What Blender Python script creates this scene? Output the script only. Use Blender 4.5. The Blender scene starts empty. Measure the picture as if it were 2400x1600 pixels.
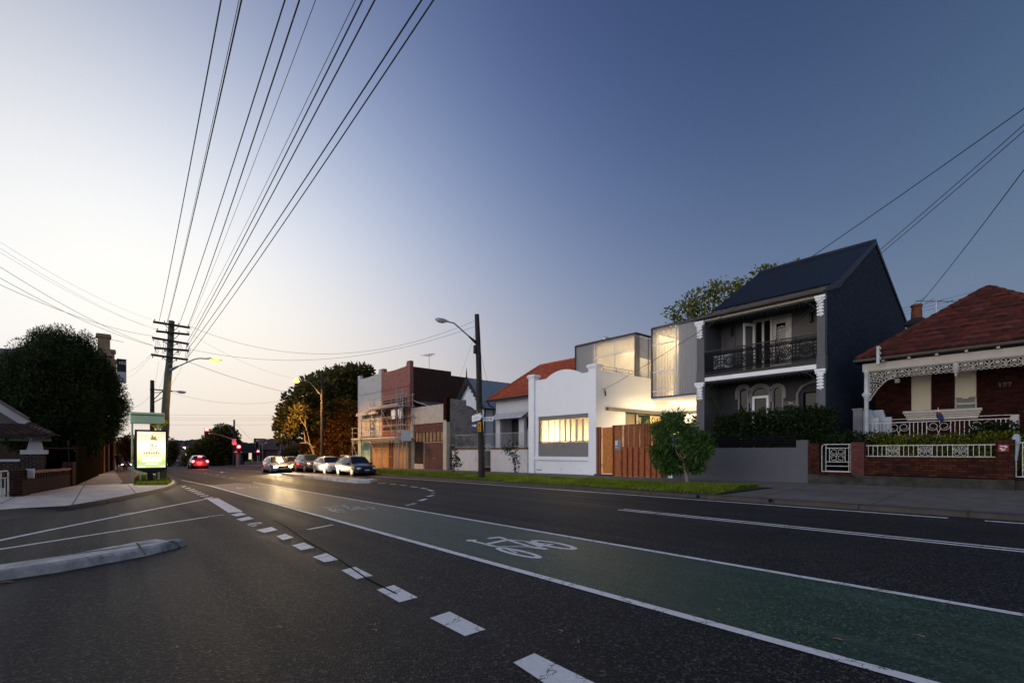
import bpy, bmesh, math, random
from mathutils import Vector, Matrix
random.seed(7)
S = bpy.context.scene
COL = S.collection
PI = math.pi
# ------------------------------------------------------------------ survey helpers
# world: +Y runs up the street, +X towards the houses, Z up; the tripod stands at (0, 0, 1.5)
H = 1.5; FL = 1133.0; HZ = 1057.0
FX, FY = 0.6465, 0.7630
def ray(px, py):
    a = (px - 1200.0) / FL; b = (HZ - py) / FL
    return (FX + FY*a, FY - FX*a, b)
def PX(px, py, X):                      # sight line met with the vertical plane x = X
    r = ray(px, py); t = X / r[0]
    return Vector((X, r[1]*t, H + r[2]*t))
def PY(px, py, Y):
    r = ray(px, py); t = Y / r[1]
    return Vector((r[0]*t, Y, H + r[2]*t))
def yx(px, X): return PX(px, 1057, X).y
def zx(px, py, X): return PX(px, py, X).z
def xy(px, Y): return PY(px, 1057, Y).x
def zy(px, py, Y): return PY(px, py, Y).z
def G(y):                               # fall of the street, then the crest
    if y < 78: return -0.008*y
    if y < 100: return -0.624 - 0.008*(y-78) - 0.0016*(y-78)**2
    return -1.574 - 0.078*(y-100)
def PGr(px, py, lift=0.0):              # sight line met with the road surface (+lift)
    r = ray(px, py); t = 5.0
    for _ in range(60):
        z = G(r[1]*t) + lift
        t2 = (z - H) / r[2]
        t = 0.5*t + 0.5*t2
    return Vector((r[0]*t, r[1]*t, H + r[2]*t))
def FP(x, y):                           # height of the right-hand footpath
    k = min(max((x - 15.33)/(21.1-15.33), 0), 1)
    return G(y) + 0.13 + 0.2*k - 0.0015*y*k
# ------------------------------------------------------------------ mesh builder
ORG = {}
class MB:
    def __init__(s): s.v = []; s.f = []; s.m = []
    def vt(s, p): s.v.append(tuple(p)); return len(s.v)-1
    def face(s, pts, m=0):
        i = [s.vt(p) for p in pts]; s.f.append(i); s.m.append(m)
    def box(s, x0, x1, y0, y1, z0, z1, m=0):
        if x0 > x1: x0, x1 = x1, x0
        if y0 > y1: y0, y1 = y1, y0
        if z0 > z1: z0, z1 = z1, z0
        b = len(s.v)
        for z in (z0, z1):
            for x, y in ((x0, y0), (x1, y0), (x1, y1), (x0, y1)): s.v.append((x, y, z))
        for q in ((3,2,1,0),(4,5,6,7),(0,1,5,4),(1,2,6,5),(2,3,7,6),(3,0,4,7)):
            s.f.append([b+k for k in q]); s.m.append(m)
        return s
    def obox(s, c, ux, hx, uy, hy, uz, hz, m=0):      # oriented box: centre, axes, half sizes
        c = Vector(c); ux = Vector(ux).normalized(); uy = Vector(uy).normalized(); uz = Vector(uz).normalized()
        b = len(s.v)
        for k in (-1, 1):
            for i, j in ((-1,-1),(1,-1),(1,1),(-1,1)):
                s.v.append(tuple(c + ux*hx*i + uy*hy*j + uz*hz*k))
        for q in ((3,2,1,0),(4,5,6,7),(0,1,5,4),(1,2,6,5),(2,3,7,6),(3,0,4,7)):
            s.f.append([b+k for k in q]); s.m.append(m)
        return s
    def bar(s, p, q, w, h=None, m=0, up=(0,0,1)):     # rectangular bar from p to q
        p = Vector(p); q = Vector(q); d = q-p
        if d.length < 1e-6: return s
        h = h or w; dn = d.normalized(); u = Vector(up)
        if abs(dn.dot(u)) > .98: u = Vector((1,0,0))
        sx = dn.cross(u).normalized(); sz = sx.cross(dn)
        return s.obox((p+q)/2, sx, w/2, dn, d.length/2, sz, h/2, m)
    def prism(s, pts, off, m=0):                      # closed polygon swept by off
        off = Vector(off); n = len(pts); b = len(s.v)
        for p in pts: s.v.append(tuple(p))
        for p in pts: s.v.append(tuple(Vector(p)+off))
        s.f.append([b+i for i in range(n)][::-1]); s.m.append(m)
        s.f.append([b+n+i for i in range(n)]); s.m.append(m)
        for i in range(n):
            j = (i+1) % n
            s.f.append([b+i, b+j, b+n+j, b+n+i]); s.m.append(m)
        return s
    def tube(s, pts, r, n=6, m=0, cap=True, closed=False):
        P = [Vector(p) for p in pts]; k = len(P)
        R = r if isinstance(r, (list, tuple)) else [r]*k
        b = len(s.v); ref = None
        for i, p in enumerate(P):
            if closed: d = P[(i+1) % k]-P[i-1]
            else: d = P[min(i+1, k-1)]-P[max(i-1, 0)]
            if d.length < 1e-9: d = Vector((0,0,1))
            d.normalize()
            if ref is None:
                ref = Vector((0,0,1)) if abs(d.z) < .9 else Vector((1,0,0))
            sx = d.cross(ref)
            if sx.length < 1e-4: sx = d.cross(Vector((0.3,1,0.2)))
            sx.normalize(); sy = sx.cross(d).normalized(); ref = sy
            for j in range(n):
                a = 2*PI*j/n
                s.v.append(tuple(p + sx*(R[i]*math.cos(a)) + sy*(R[i]*math.sin(a))))
        for i in range(k if closed else k-1):
            i2 = (i+1) % k
            for j in range(n):
                j2 = (j+1) % n
                s.f.append([b+i*n+j, b+i*n+j2, b+i2*n+j2, b+i2*n+j]); s.m.append(m)
        if cap and not closed:
            s.f.append([b+j for j in range(n)]); s.m.append(m)
            s.f.append([b+(k-1)*n+j for j in range(n)][::-1]); s.m.append(m)
        return s
    def lathe(s, c, prof, n=12, m=0, axis='z'):
        c = Vector(c); b = len(s.v)
        for r, z in prof:
            for j in range(n):
                a = 2*PI*j/n; u, w = r*math.cos(a), r*math.sin(a)
                if axis == 'z': s.v.append(tuple(c+Vector((u, w, z))))
                elif axis == 'x': s.v.append(tuple(c+Vector((z, u, w))))
                else: s.v.append(tuple(c+Vector((u, z, w))))
        for i in range(len(prof)-1):
            for j in range(n):
                j2 = (j+1) % n
                s.f.append([b+i*n+j, b+i*n+j2, b+(i+1)*n+j2, b+(i+1)*n+j]); s.m.append(m)
        s.f.append([b+j for j in range(n)][::-1]); s.m.append(m)
        k = (len(prof)-1)*n
        s.f.append([b+k+j for j in range(n)]); s.m.append(m)
        return s
    def ell(s, c, rx, ry, rz, nu=10, nv=7, m=0):
        prof = []
        b = len(s.v)
        for i in range(nv+1):
            t = PI*i/nv; rr = max(math.sin(t), .02); z = -math.cos(t)
            for j in range(nu):
                a = 2*PI*j/nu
                s.v.append((c[0]+rx*rr*math.cos(a), c[1]+ry*rr*math.sin(a), c[2]+rz*z))
        for i in range(nv):
            for j in range(nu):
                j2 = (j+1) % nu
                s.f.append([b+i*nu+j, b+i*nu+j2, b+(i+1)*nu+j2, b+(i+1)*nu+j]); s.m.append(m)
        return s
    def grid(s, rows, m=0, closed=False):
        b = len(s.v); n = len(rows[0])
        for r in rows:
            for p in r: s.v.append(tuple(p))
        for i in range(len(rows)-1):
            for j in range(n if closed else n-1):
                j2 = (j+1) % n
                s.f.append([b+i*n+j, b+i*n+j2, b+(i+1)*n+j2, b+(i+1)*n+j]); s.m.append(m)
        return s
    def build(s, name, mats, parent=None, smooth=None, bevel=0.0, seg=2, recalc=False):
        me = bpy.data.meshes.new(name)
        if parent is not None: o0 = ORG.get(parent.name, Vector((0,0,0)))
        else:
            xs = [p[0] for p in s.v]; ys = [p[1] for p in s.v]; zs = [p[2] for p in s.v]
            o0 = Vector(((min(xs)+max(xs))/2, (min(ys)+max(ys))/2, min(zs)))
        me.from_pydata([(p[0]-o0.x, p[1]-o0.y, p[2]-o0.z) for p in s.v], [], s.f)
        if not isinstance(mats, (list, tuple)): mats = [mats]
        for mt in mats: me.materials.append(mt)
        if len(mats) > 1:
            for p, k in zip(me.polygons, s.m): p.material_index = k
        if recalc:
            bm = bmesh.new(); bm.from_mesh(me)
            bmesh.ops.recalc_face_normals(bm, faces=bm.faces[:]); bm.to_mesh(me); bm.free()
        me.update()
        if smooth is not None:
            me.shade_smooth()
            if smooth < 179: me.set_sharp_from_angle(angle=math.radians(smooth))
        o = bpy.data.objects.new(name, me); COL.objects.link(o)
        if parent is not None:
            o.parent = parent; ORG[o.name] = o0
        else:
            o.location = o0; ORG[o.name] = o0
        if bevel:
            b = o.modifiers.new('bevel', 'BEVEL'); b.width = bevel; b.segments = seg
            b.limit_method = 'ANGLE'; b.angle_limit = math.radians(40)
        return o
def tag(o, label, cat, group=None):
    o['label'] = label; o['category'] = cat
    if group: o['group'] = group
    return o
def thing(name, label, cat, loc=(0,0,0), group=None):
    o = bpy.data.objects.new(name, None); COL.objects.link(o)
    o.empty_display_size = .2; o.location = loc; ORG[o.name] = Vector(loc)
    return tag(o, label, cat, group)
def struct(o): o['kind'] = 'structure'; return o
def stuff(o): o['kind'] = 'stuff'; return o
def dup(root, loc=None, rotz=None, label=None, group=None):
    def cp(o, par):
        c = o.copy(); COL.objects.link(c)
        if par is not None: c.parent = par
        for ch in [k for k in bpy.data.objects if k.parent == o]: cp(ch, c)
        return c
    r = cp(root, None)
    if loc is not None: r.location = loc
    if rotz is not None: r.rotation_euler = (0, 0, rotz)
    if label: r['label'] = label
    if group: r['group'] = group
    return r
# ------------------------------------------------------------------ materials
class NT:
    def __init__(s, name):
        s.mat = bpy.data.materials.new(name); s.mat.use_nodes = True
        s.t = s.mat.node_tree; s.n = s.t.nodes; s.l = s.t.links
        s.b = s.n['Principled BSDF']; s.out = s.n['Material Output']
    def add(s, kind, **kw):
        n = s.n.new(kind)
        for k, v in kw.items():
            if k in n.inputs: n.inputs[k].default_value = v
            else: setattr(n, k, v)
        return n
    def link(s, a, ai, b, bi): s.l.new(a.outputs[ai], b.inputs[bi])
    def coord(s, which='Object'):
        return s.add('ShaderNodeTexCoord'), which
    def noise(s, scale, detail=4, rough=.55, co=None, which='Object'):
        n = s.add('ShaderNodeTexNoise'); n.inputs['Scale'].default_value = scale
        n.inputs['Detail'].default_value = detail; n.inputs['Roughness'].default_value = rough
        if co is None:
            co = s.add('ShaderNodeTexCoord'); s.link(co, which, n, 'Vector')
        else: s.l.new(co, n.inputs['Vector'])
        return n
    def ramp(s, src, stops, out='Fac'):
        r = s.add('ShaderNodeValToRGB'); e = r.color_ramp.elements
        while len(e) < len(stops): e.new(.5)
        for k, (p, c) in enumerate(stops):
            e[k].position = p; e[k].color = (c[0], c[1], c[2], 1) if not isinstance(c, (int, float)) else (c, c, c, 1)
        s.l.new(src.outputs[out], r.inputs['Fac']); return r
    def mix(s, fac, a, b, mode='MIX'):
        m = s.add('ShaderNodeMix'); m.data_type = 'RGBA'; m.blend_type = mode
        for key, val in (('A', a), ('B', b)):
            sock = [i for i in m.inputs if i.name == key and i.type == 'RGBA'][0]
            if isinstance(val, (tuple, list)): sock.default_value = (val[0], val[1], val[2], 1)
            else: s.l.new(val, sock)
        f = [i for i in m.inputs if i.name == 'Factor' and i.type == 'VALUE'][0]
        if isinstance(fac, (int, float)): f.default_value = fac
        else: s.l.new(fac, f)
        return [o for o in m.outputs if o.type == 'RGBA'][0]
    def bump(s, height, strength=.3, dist=.01):
        b = s.add('ShaderNodeBump'); b.inputs['Strength'].default_value = strength
        b.inputs['Distance'].default_value = dist
        s.l.new(height, b.inputs['Height']); s.l.new(b.outputs['Normal'], s.b.inputs['Normal'])
        return b
    def color(s, sock): s.l.new(sock, s.b.inputs['Base Color'])
def M(name, col, rough=.6, var=.25, scale=3.0, bump=.0, bscale=40., metal=0., spec=.22, dirt=None, dscale=1.2, coat=0):
    """plain paint, render, timber or metal with uneven tone and a little relief"""
    t = NT(name)
    n = t.noise(scale, 6, .6)
    lo = tuple(c*(1-var) for c in col); hi = tuple(min(c*(1+var*.7), 1) for c in col)
    r = t.ramp(n, [(.3, lo), (.7, hi)])
    c = r.outputs['Color']
    if dirt:
        d = t.noise(dscale, 8, .7); dr = t.ramp(d, [(.52, 0), (.72, 1)])
        c = t.mix(dr.outputs['Color'], c, dirt)
    t.color(c)
    t.b.inputs['Roughness'].default_value = rough; t.b.inputs['Metallic'].default_value = metal
    t.b.inputs['Specular IOR Level'].default_value = spec
    if coat: t.b.inputs['Coat Weight'].default_value = coat; t.b.inputs['Coat Roughness'].default_value = .05
    if bump:
        bn = t.noise(bscale, 5, .6); t.bump(bn.outputs['Fac'], bump, .02)
    return t.mat
def emit(name, col, strength):
    t = NT(name); t.b.inputs['Base Color'].default_value = (col[0]*.5, col[1]*.5, col[2]*.5, 1)
    t.b.inputs['Emission Color'].default_value = (*col, 1); t.b.inputs['Emission Strength'].default_value = strength
    return t.mat
def uvw(t):
    """(x+y, z) wall coordinates for brickwork on walls square to the street"""
    co = t.add('ShaderNodeTexCoord'); sp = t.add('ShaderNodeSeparateXYZ'); t.link(co, 'Object', sp, 0)
    a = t.add('ShaderNodeMath', operation='ADD'); t.link(sp, 'X', a, 0); t.l.new(sp.outputs['Y'], a.inputs[1])
    cb = t.add('ShaderNodeCombineXYZ'); t.l.new(a.outputs[0], cb.inputs[0]); t.l.new(sp.outputs['Z'], cb.inputs[1])
    return cb.outputs[0]
def brick(name, c1, c2, mortar, w=.24, h=.086, mor=.008, bump=.5, stain=None, sscale=.9, rough=.85, paint=None):
    t = NT(name); v = uvw(t)
    b = t.add('ShaderNodeTexBrick'); t.l.new(v, b.inputs['Vector'])
    b.inputs['Color1'].default_value = (*c1, 1); b.inputs['Color2'].default_value = (*c2, 1); b.inputs['Mortar'].default_value = (*mortar, 1)
    b.inputs['Scale'].default_value = 1; b.inputs['Brick Width'].default_value = w; b.inputs['Row Height'].default_value = h
    b.inputs['Mortar Size'].default_value = mor; b.inputs['Mortar Smooth'].default_value = .3; b.inputs['Bias'].default_value = -.1
    n = t.noise(5, 6, .65); nr = t.ramp(n, [(.3, .6), (.7, 1.25)])
    c = t.mix(.8, b.outputs['Color'], nr.outputs['Color'], 'MULTIPLY')
    if stain:
        d = t.noise(sscale, 8, .7); dr = t.ramp(d, [(.5, 0), (.68, .85)])
        c = t.mix(dr.outputs['Color'], c, stain)
    t.color(c); t.b.inputs['Roughness'].default_value = rough; t.b.inputs['Specular IOR Level'].default_value = .03
    inv = t.add('ShaderNodeMath', operation='SUBTRACT'); inv.inputs[0].default_value = 1; t.l.new(b.outputs['Fac'], inv.inputs[1])
    t.bump(inv.outputs[0], bump, .008)
    return t.mat
def foliage(name, c1, c2, c3=None, trans=.25, rough=.6):
    t = NT(name)
    g = t.add('ShaderNodeNewGeometry')
    st = [(0, c1), (.6, c2)] + ([(1, c3)] if c3 else [])
    r = t.ramp(g, st, 'Random Per Island')
    n = t.noise(1.3, 3); nr = t.ramp(n, [(.3, .55), (.7, 1.35)])
    c = t.mix(.8, r.outputs['Color'], nr.outputs['Color'], 'MULTIPLY')
    t.color(c); t.b.inputs['Roughness'].default_value = rough; t.b.inputs['Specular IOR Level'].default_value = .08
    tr = t.add('ShaderNodeBsdfTranslucent'); t.l.new(c, tr.inputs['Color'])
    ms = t.add('ShaderNodeMixShader'); ms.inputs[0].default_value = trans
    t.l.new(t.b.outputs[0], ms.inputs[1]); t.l.new(tr.outputs[0], ms.inputs[2]); t.l.new(ms.outputs[0], t.out.inputs['Surface'])
    return t.mat
def glass(name, tint=(.02,.025,.03), alpha=.35, rough=.03):
    """window glass: reflects the sky, lets part of the room show"""
    t = NT(name); t.b.inputs['Base Color'].default_value = (*tint, 1); t.b.inputs['Roughness'].default_value = rough
    t.b.inputs['Specular IOR Level'].default_value = .8
    tr = t.add('ShaderNodeBsdfTransparent'); ms = t.add('ShaderNodeMixShader'); ms.inputs[0].default_value = alpha
    t.l.new(t.b.outputs[0], ms.inputs[1]); t.l.new(tr.outputs[0], ms.inputs[2]); t.l.new(ms.outputs[0], t.out.inputs['Surface'])
    return t.mat
def leaves(mb, blobs, n, size, aspect=.5, m=0, droop=0., shell=.55, rnd=random):
    """leaf-sized faces spread through ellipsoids (cx,cy,cz,rx,ry,rz,weight)"""
    tot = sum(b[6] for b in blobs)
    for b in blobs:
        for _ in range(int(n*b[6]/tot)):
            while True:
                d = Vector((rnd.gauss(0,1), rnd.gauss(0,1), rnd.gauss(0,1)))
                if d.length > .1: break
            d.normalize(); r = shell + (1-shell)*rnd.random() if rnd.random() < .75 else rnd.random()
            r *= rnd.uniform(.86, 1.08)
            p = Vector((b[0]+d.x*b[3]*r, b[1]+d.y*b[4]*r, b[2]+d.z*b[5]*r))
            s = size*rnd.uniform(.6, 1.35)
            u = (d*0.9 + Vector((rnd.uniform(-1,1), rnd.uniform(-1,1), rnd.uniform(-1,1)-droop))).normalized()
            w = u.cross(Vector((rnd.uniform(-1,1), rnd.uniform(-1,1), rnd.uniform(-1,1)))).normalized()
            a, c = u*s, w*s*aspect*.5
            k = len(mb.v)
            mb.v += [tuple(p), tuple(p+a*.5+c), tuple(p+a), tuple(p+a*.5-c)]
            mb.f.append([k, k+1, k+2, k+3]); mb.m.append(m)
    return mb
def clumps(c, r, n, rr, seed, flat=.8, weight=1., squash=1.):
    """blob list: n sub-crowns scattered over an ellipsoid crown"""
    rd = random.Random(seed); out = []
    for i in range(n):
        while True:
            d = Vector((rd.uniform(-1,1), rd.uniform(-1,1), rd.uniform(-1,1)))
            if .35 < d.length < 1: break
        q = rr*rd.uniform(.65, 1.3)
        out.append((c[0]+d.x*r[0]*.85, c[1]+d.y*r[1]*.85, c[2]+d.z*r[2]*.85, q, q, q*flat, q*q))
    return out
def limb(mb, p, q, r0, r1, n=7, wob=.08, seg=5, m=0, rnd=random):
    p = Vector(p); q = Vector(q); L = (q-p).length; pts = []; rs = []
    for i in range(seg+1):
        t = i/seg; w = wob*L*math.sin(PI*t)
        pts.append(p.lerp(q, t)+Vector((rnd.uniform(-w,w), rnd.uniform(-w,w), rnd.uniform(-w,w)*.4)) if 0 < i < seg else p.lerp(q, t))
        rs.append(r0+(r1-r0)*t)
    mb.tube(pts, rs, n, m); return pts
# stroke lettering on a flat plate: o = lower left, u along, w up
GLY = {'0':[[(0,0),(1,0),(1,1),(0,1),(0,0)]],'1':[[(.2,.75),(.55,1),(.55,0)]],'2':[[(0,.85),(.3,1),(.8,1),(1,.75),(.9,.5),(0,0),(1,0)]],
'3':[[(0,1),(1,1),(.45,.58),(1,.35),(.8,0),(0,.05)]],'5':[[(1,1),(.1,1),(0,.55),(.7,.6),(1,.35),(.8,0),(0,0)]],'6':[[(.9,1),(.3,.8),(0,.35),(.2,0),(.8,0),(1,.25),(.8,.5),(.1,.45)]],
'7':[[(0,1),(1,1),(.4,0)]],'8':[[(.5,.52),(.1,.75),(.3,1),(.7,1),(.9,.75),(.5,.52),(0,.25),(.25,0),(.75,0),(1,.25),(.5,.52)]],
'9':[[(.1,0),(.7,.2),(1,.65),(.8,1),(.2,1),(0,.75),(.2,.5),(.9,.55)]],'4':[[(.75,0),(.75,1),(0,.3),(1,.3)]],
'A':[[(0,0),(.5,1),(1,0)],[(.2,.35),(.8,.35)]],'B':[[(0,0),(0,1),(.7,1),(.85,.75),(.6,.52),(0,.52)],[(.6,.52),(1,.25),(.75,0),(0,0)]],
'C':[[(1,.85),(.7,1),(.2,1),(0,.7),(0,.3),(.2,0),(.7,0),(1,.15)]],'D':[[(0,0),(0,1),(.6,1),(1,.7),(1,.3),(.6,0),(0,0)]],'E':[[(1,0),(0,0),(0,1),(1,1)],[(0,.52),(.8,.52)]],
'F':[[(0,0),(0,1),(1,1)],[(0,.52),(.8,.52)]],'G':[[(1,.85),(.7,1),(.2,1),(0,.7),(0,.3),(.2,0),(1,0),(1,.45),(.6,.45)]],'I':[[(.5,0),(.5,1)]],'L':[[(0,1),(0,0),(1,0)]],
'M':[[(0,0),(0,1),(.5,.4),(1,1),(1,0)]],'N':[[(0,0),(0,1),(1,0),(1,1)]],'O':[[(.3,0),(0,.3),(0,.7),(.3,1),(.7,1),(1,.7),(1,.3),(.7,0),(.3,0)]],
'R':[[(0,0),(0,1),(.7,1),(1,.75),(.7,.5),(0,.5)],[(.55,.5),(1,0)]],'S':[[(1,.85),(.7,1),(.25,1),(0,.75),(.25,.55),(.75,.45),(1,.25),(.75,0),(.25,0),(0,.15)]],
'T':[[(0,1),(1,1)],[(.5,1),(.5,0)]],'V':[[(0,1),(.5,0),(1,1)]],'Y':[[(0,1),(.5,.5),(1,1)],[(.5,.5),(.5,0)]],'H':[[(0,0),(0,1)],[(1,0),(1,1)],[(0,.5),(1,.5)]],
'P':[[(0,0),(0,1),(.7,1),(1,.75),(.7,.5),(0,.5)]],'U':[[(0,1),(0,.2),(.3,0),(.7,0),(1,.2),(1,1)]],'W':[[(0,1),(.25,0),(.5,.7),(.75,0),(1,1)]],'K':[[(0,0),(0,1)],[(1,1),(0,.45),(1,0)]],' ':[]}
def letters(mb, text, o, u, w, h, cw, sw, n, m=0, gap=1.45):
    o = Vector(o); u = Vector(u).normalized(); w = Vector(w).normalized(); n = Vector(n).normalized()
    for i, ch in enumerate(text):
        for st in GLY.get(ch, []):
            for a, b in zip(st, st[1:]):
                p = o+u*(cw*gap*i+a[0]*cw)+w*(a[1]*h); q = o+u*(cw*gap*i+b[0]*cw)+w*(b[1]*h)
                d = (q-p).normalized()*sw*.3
                mb.bar(p-d, q+d, sw, .006, m, up=n)
    return mb
def ribbon(mb, pts, r, n=4, m=0, closed=False): return mb.tube(pts, r, n, m, True, closed)
# ------------------------------------------------------------------ camera
cam = bpy.data.cameras.new('camera'); camo = bpy.data.objects.new('camera', cam); COL.objects.link(camo)
camo.location = (0, 0, H); camo.rotation_euler = (PI/2, 0, -math.atan2(FX, FY))
cam.lens = 17.0; cam.sensor_width = 36.0; cam.shift_y = 257/2400; cam.clip_end = 5000; cam.clip_start = .05
S.camera = camo
S.view_settings.view_transform = 'Standard'; S.view_settings.look = 'None'
S.view_settings.exposure = 0; S.view_settings.gamma = 1
S.cycles.max_bounces = 8; S.cycles.transparent_max_bounces = 24
S.cycles.use_denoising = True
S.cycles.sample_clamp_indirect = 4.0
# ------------------------------------------------------------------ dusk sky
w = bpy.data.worlds.new('World'); S.world = w; w.use_nodes = True
nt = w.node_tree; nd = nt.nodes; lk = nt.links
bg = nd['Background']; wout = nd['World Output']
COEF = [[-1.905, -0.849, -0.137, -1.929, -0.929, 0.842, -0.846, -0.601, 0.108, 0.108, 0.192, 0.44, 0.899, 0.224, 1.238, 0.502, 3.712, 0.748, 1.491, 1.801, -2.997, 1.281, 0.872, 0.391, 1.564], [-2.069, -0.274, -0.506, -1.742, -0.494, 0.557, -0.495, -0.459, 0.496, 0.126, 0.483, 0.775, 0.705, 0.208, 1.479, 0.373, 3.244, 1.146, 1.311, 1.406, -3.017, 1.386, 0.924, 0.21, 1.402], [-1.829, 0.303, -0.7, -1.477, -0.123, 0.313, 0.009, -0.363, 0.563, 0.082, 0.624, 1.154, 0.416, 0.012, 1.353, 0.268, 2.407, 1.111, 1.586, 0.822, -2.173, 1.523, 0.413, 0.264, 1.243]]
def wm(op, a, b=None, c=None):
    n = nd.new('ShaderNodeMath'); n.operation = op
    for i, v in enumerate((a, b, c)):
        if v is None: continue
        if isinstance(v, (int, float)): n.inputs[i].default_value = v
        else: lk.new(v, n.inputs[i])
    return n.outputs[0]
tc = nd.new('ShaderNodeTexCoord'); sx = nd.new('ShaderNodeSeparateXYZ'); lk.new(tc.outputs['Generated'], sx.inputs[0])
X_, Y_ = sx.outputs[0], sx.outputs[1]; Z_ = wm('MAXIMUM', sx.outputs[2], 0.0)
EXPS = [(i, j, k) for n in range(5) for i in range(n+1) for j in range(n+1-i) for k in [n-i-j] if k <= 1]
pw_ = {(0,0,0): None, (1,0,0): X_, (0,1,0): Y_, (0,0,1): Z_}
def mon(e):
    if e not in pw_:
        i, j, k = e
        lo_e, v = ((i-1,j,k), X_) if i else ((i,j-1,k), Y_)
        pw_[e] = wm('MULTIPLY', mon(lo_e), v)
    return pw_[e]
ch = []
for k in range(3):
    acc = COEF[k][0]
    for c, e in zip(COEF[k][1:], EXPS[1:]): acc = wm('MULTIPLY_ADD', mon(e), c, acc)
    ch.append(wm('ADD', wm('MINIMUM', wm('EXPONENT', acc), 3.0), (.007, .0075, .003)[k]))
cb = nd.new('ShaderNodeCombineColor')
for k in range(3): lk.new(ch[k], cb.inputs[k])
sky = nd.new('ShaderNodeTexSky'); sky.sky_type = 'NISHITA'; sky.sun_disc = False
SUN_AZ = math.atan2(-.92, .39)          # the sun has just gone down up the street on the left
sky.sun_elevation = math.radians(1.0); sky.sun_rotation = SUN_AZ
bg2 = nd.new('ShaderNodeBackground'); bg2.inputs['Strength'].default_value = .006
lk.new(sky.outputs[0], bg2.inputs[0]); lk.new(cb.outputs[0], bg.inputs[0]); bg.inputs[1].default_value = 1.0
ad = nd.new('ShaderNodeAddShader'); lk.new(bg.outputs[0], ad.inputs[0]); lk.new(bg2.outputs[0], ad.inputs[1]); lk.new(ad.outputs[0], wout.inputs[0])
sl = bpy.data.lights.new('sun', 'SUN'); so = bpy.data.objects.new('sun', sl); COL.objects.link(so)
sl.energy = .25; sl.angle = math.radians(25); sl.color = (1, .78, .6)
so.rotation_euler = Vector((.92, -.39, -.16)).to_track_quat('-Z', 'Y').to_euler()
so.location = (-30, 20, 30)
def lamp(name, kind, loc, col, power, size=.2, aim=None, sy=None, spread=None):
    l = bpy.data.lights.new(name, kind); o = bpy.data.objects.new(name, l); COL.objects.link(o)
    o.location = loc; l.color = col; l.energy = power
    if kind == 'AREA':
        l.size = size
        if sy: l.shape = 'RECTANGLE'; l.size_y = sy
        if spread: l.spread = spread
    elif kind == 'POINT': l.shadow_soft_size = size
    elif kind == 'SPOT': l.shadow_soft_size = size; l.spot_size = spread or 2.4; l.spot_blend = .6
    if aim is not None: o.rotation_euler = Vector(aim).to_track_quat('-Z', 'Y').to_euler()
    return o
# ------------------------------------------------------------------ ground materials
def grit(t, lo, mid, hi):
    """chippings of two sizes set in binder"""
    v = t.add('ShaderNodeTexVoronoi'); v.inputs['Scale'].default_value = 58
    co = t.add('ShaderNodeTexCoord'); t.link(co, 'Object', v, 'Vector')
    sp = t.add('ShaderNodeSeparateColor'); t.link(v, 'Color', sp, 0)
    r1 = t.ramp(sp, [(.2, lo), (.72, mid), (.86, hi), (1, tuple(c*1.9 for c in hi))], 'Red')
    f = t.noise(32, 3, .8); r2 = t.ramp(f, [(.36, .35), (.52, .95), (.66, 1.9)])
    return t.mix(1, r1.outputs['Color'], r2.outputs['Color'], 'MULTIPLY'), v
def asphalt():
    t = NT('asphalt')
    c, v = grit(t, (.0045,.0045,.005), (.0135,.0132,.0145), (.042,.041,.041))
    big = t.noise(.35, 6, .62); r2 = t.ramp(big, [(.3, .6), (.55, 1.0), (.75, 1.4)])
    c = t.mix(1, c, r2.outputs['Color'], 'MULTIPLY')
    # tyre-polished bands running up the street, oil stains, hairline cracks
    co = t.add('ShaderNodeTexCoord'); mp = t.add('ShaderNodeMapping'); t.link(co, 'Object', mp, 'Vector'); mp.inputs['Scale'].default_value = (1.1, .03, 1)
    ln = t.noise(1.0, 4, .6, co=mp.outputs[0]); lr = t.ramp(ln, [(.35, .72), (.65, 1.3)]); c = t.mix(.8, c, lr.outputs['Color'], 'MULTIPLY')
    st = t.noise(1.1, 7, .7); r3 = t.ramp(st, [(.6, 0), (.74, .75)]); c = t.mix(r3.outputs['Color'], c, (.009,.009,.0095))
    cv = t.add('ShaderNodeTexVoronoi', feature='DISTANCE_TO_EDGE'); cv.inputs['Scale'].default_value = .33
    wn = t.noise(1.3, 6, .7); ad = t.add('ShaderNodeVectorMath', operation='MULTIPLY_ADD'); t.l.new(wn.outputs['Color'], ad.inputs[0]); ad.inputs[1].default_value = (1.3,1.3,1.3); t.link(co, 'Object', ad, 2); t.l.new(ad.outputs[0], cv.inputs['Vector'])
    cr = t.ramp(cv, [(.0015, .85), (.0045, 0)], 'Distance'); cm = t.noise(.25, 3); cmr = t.ramp(cm, [(.5, 0), (.56, 1)]); cf = t.mix(1, cr.outputs['Color'], cmr.outputs['Color'], 'MULTIPLY')
    c = t.mix(cf, c, (.004,.004,.004))
    t.color(c); t.b.inputs['Specular IOR Level'].default_value = .24
    rr = t.ramp(ln, [(.35, .62), (.7, .85)]); t.l.new(rr.outputs['Color'], t.b.inputs['Roughness'])
    t.bump(v.outputs['Distance'], .7, .012)
    return t.mat
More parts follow.
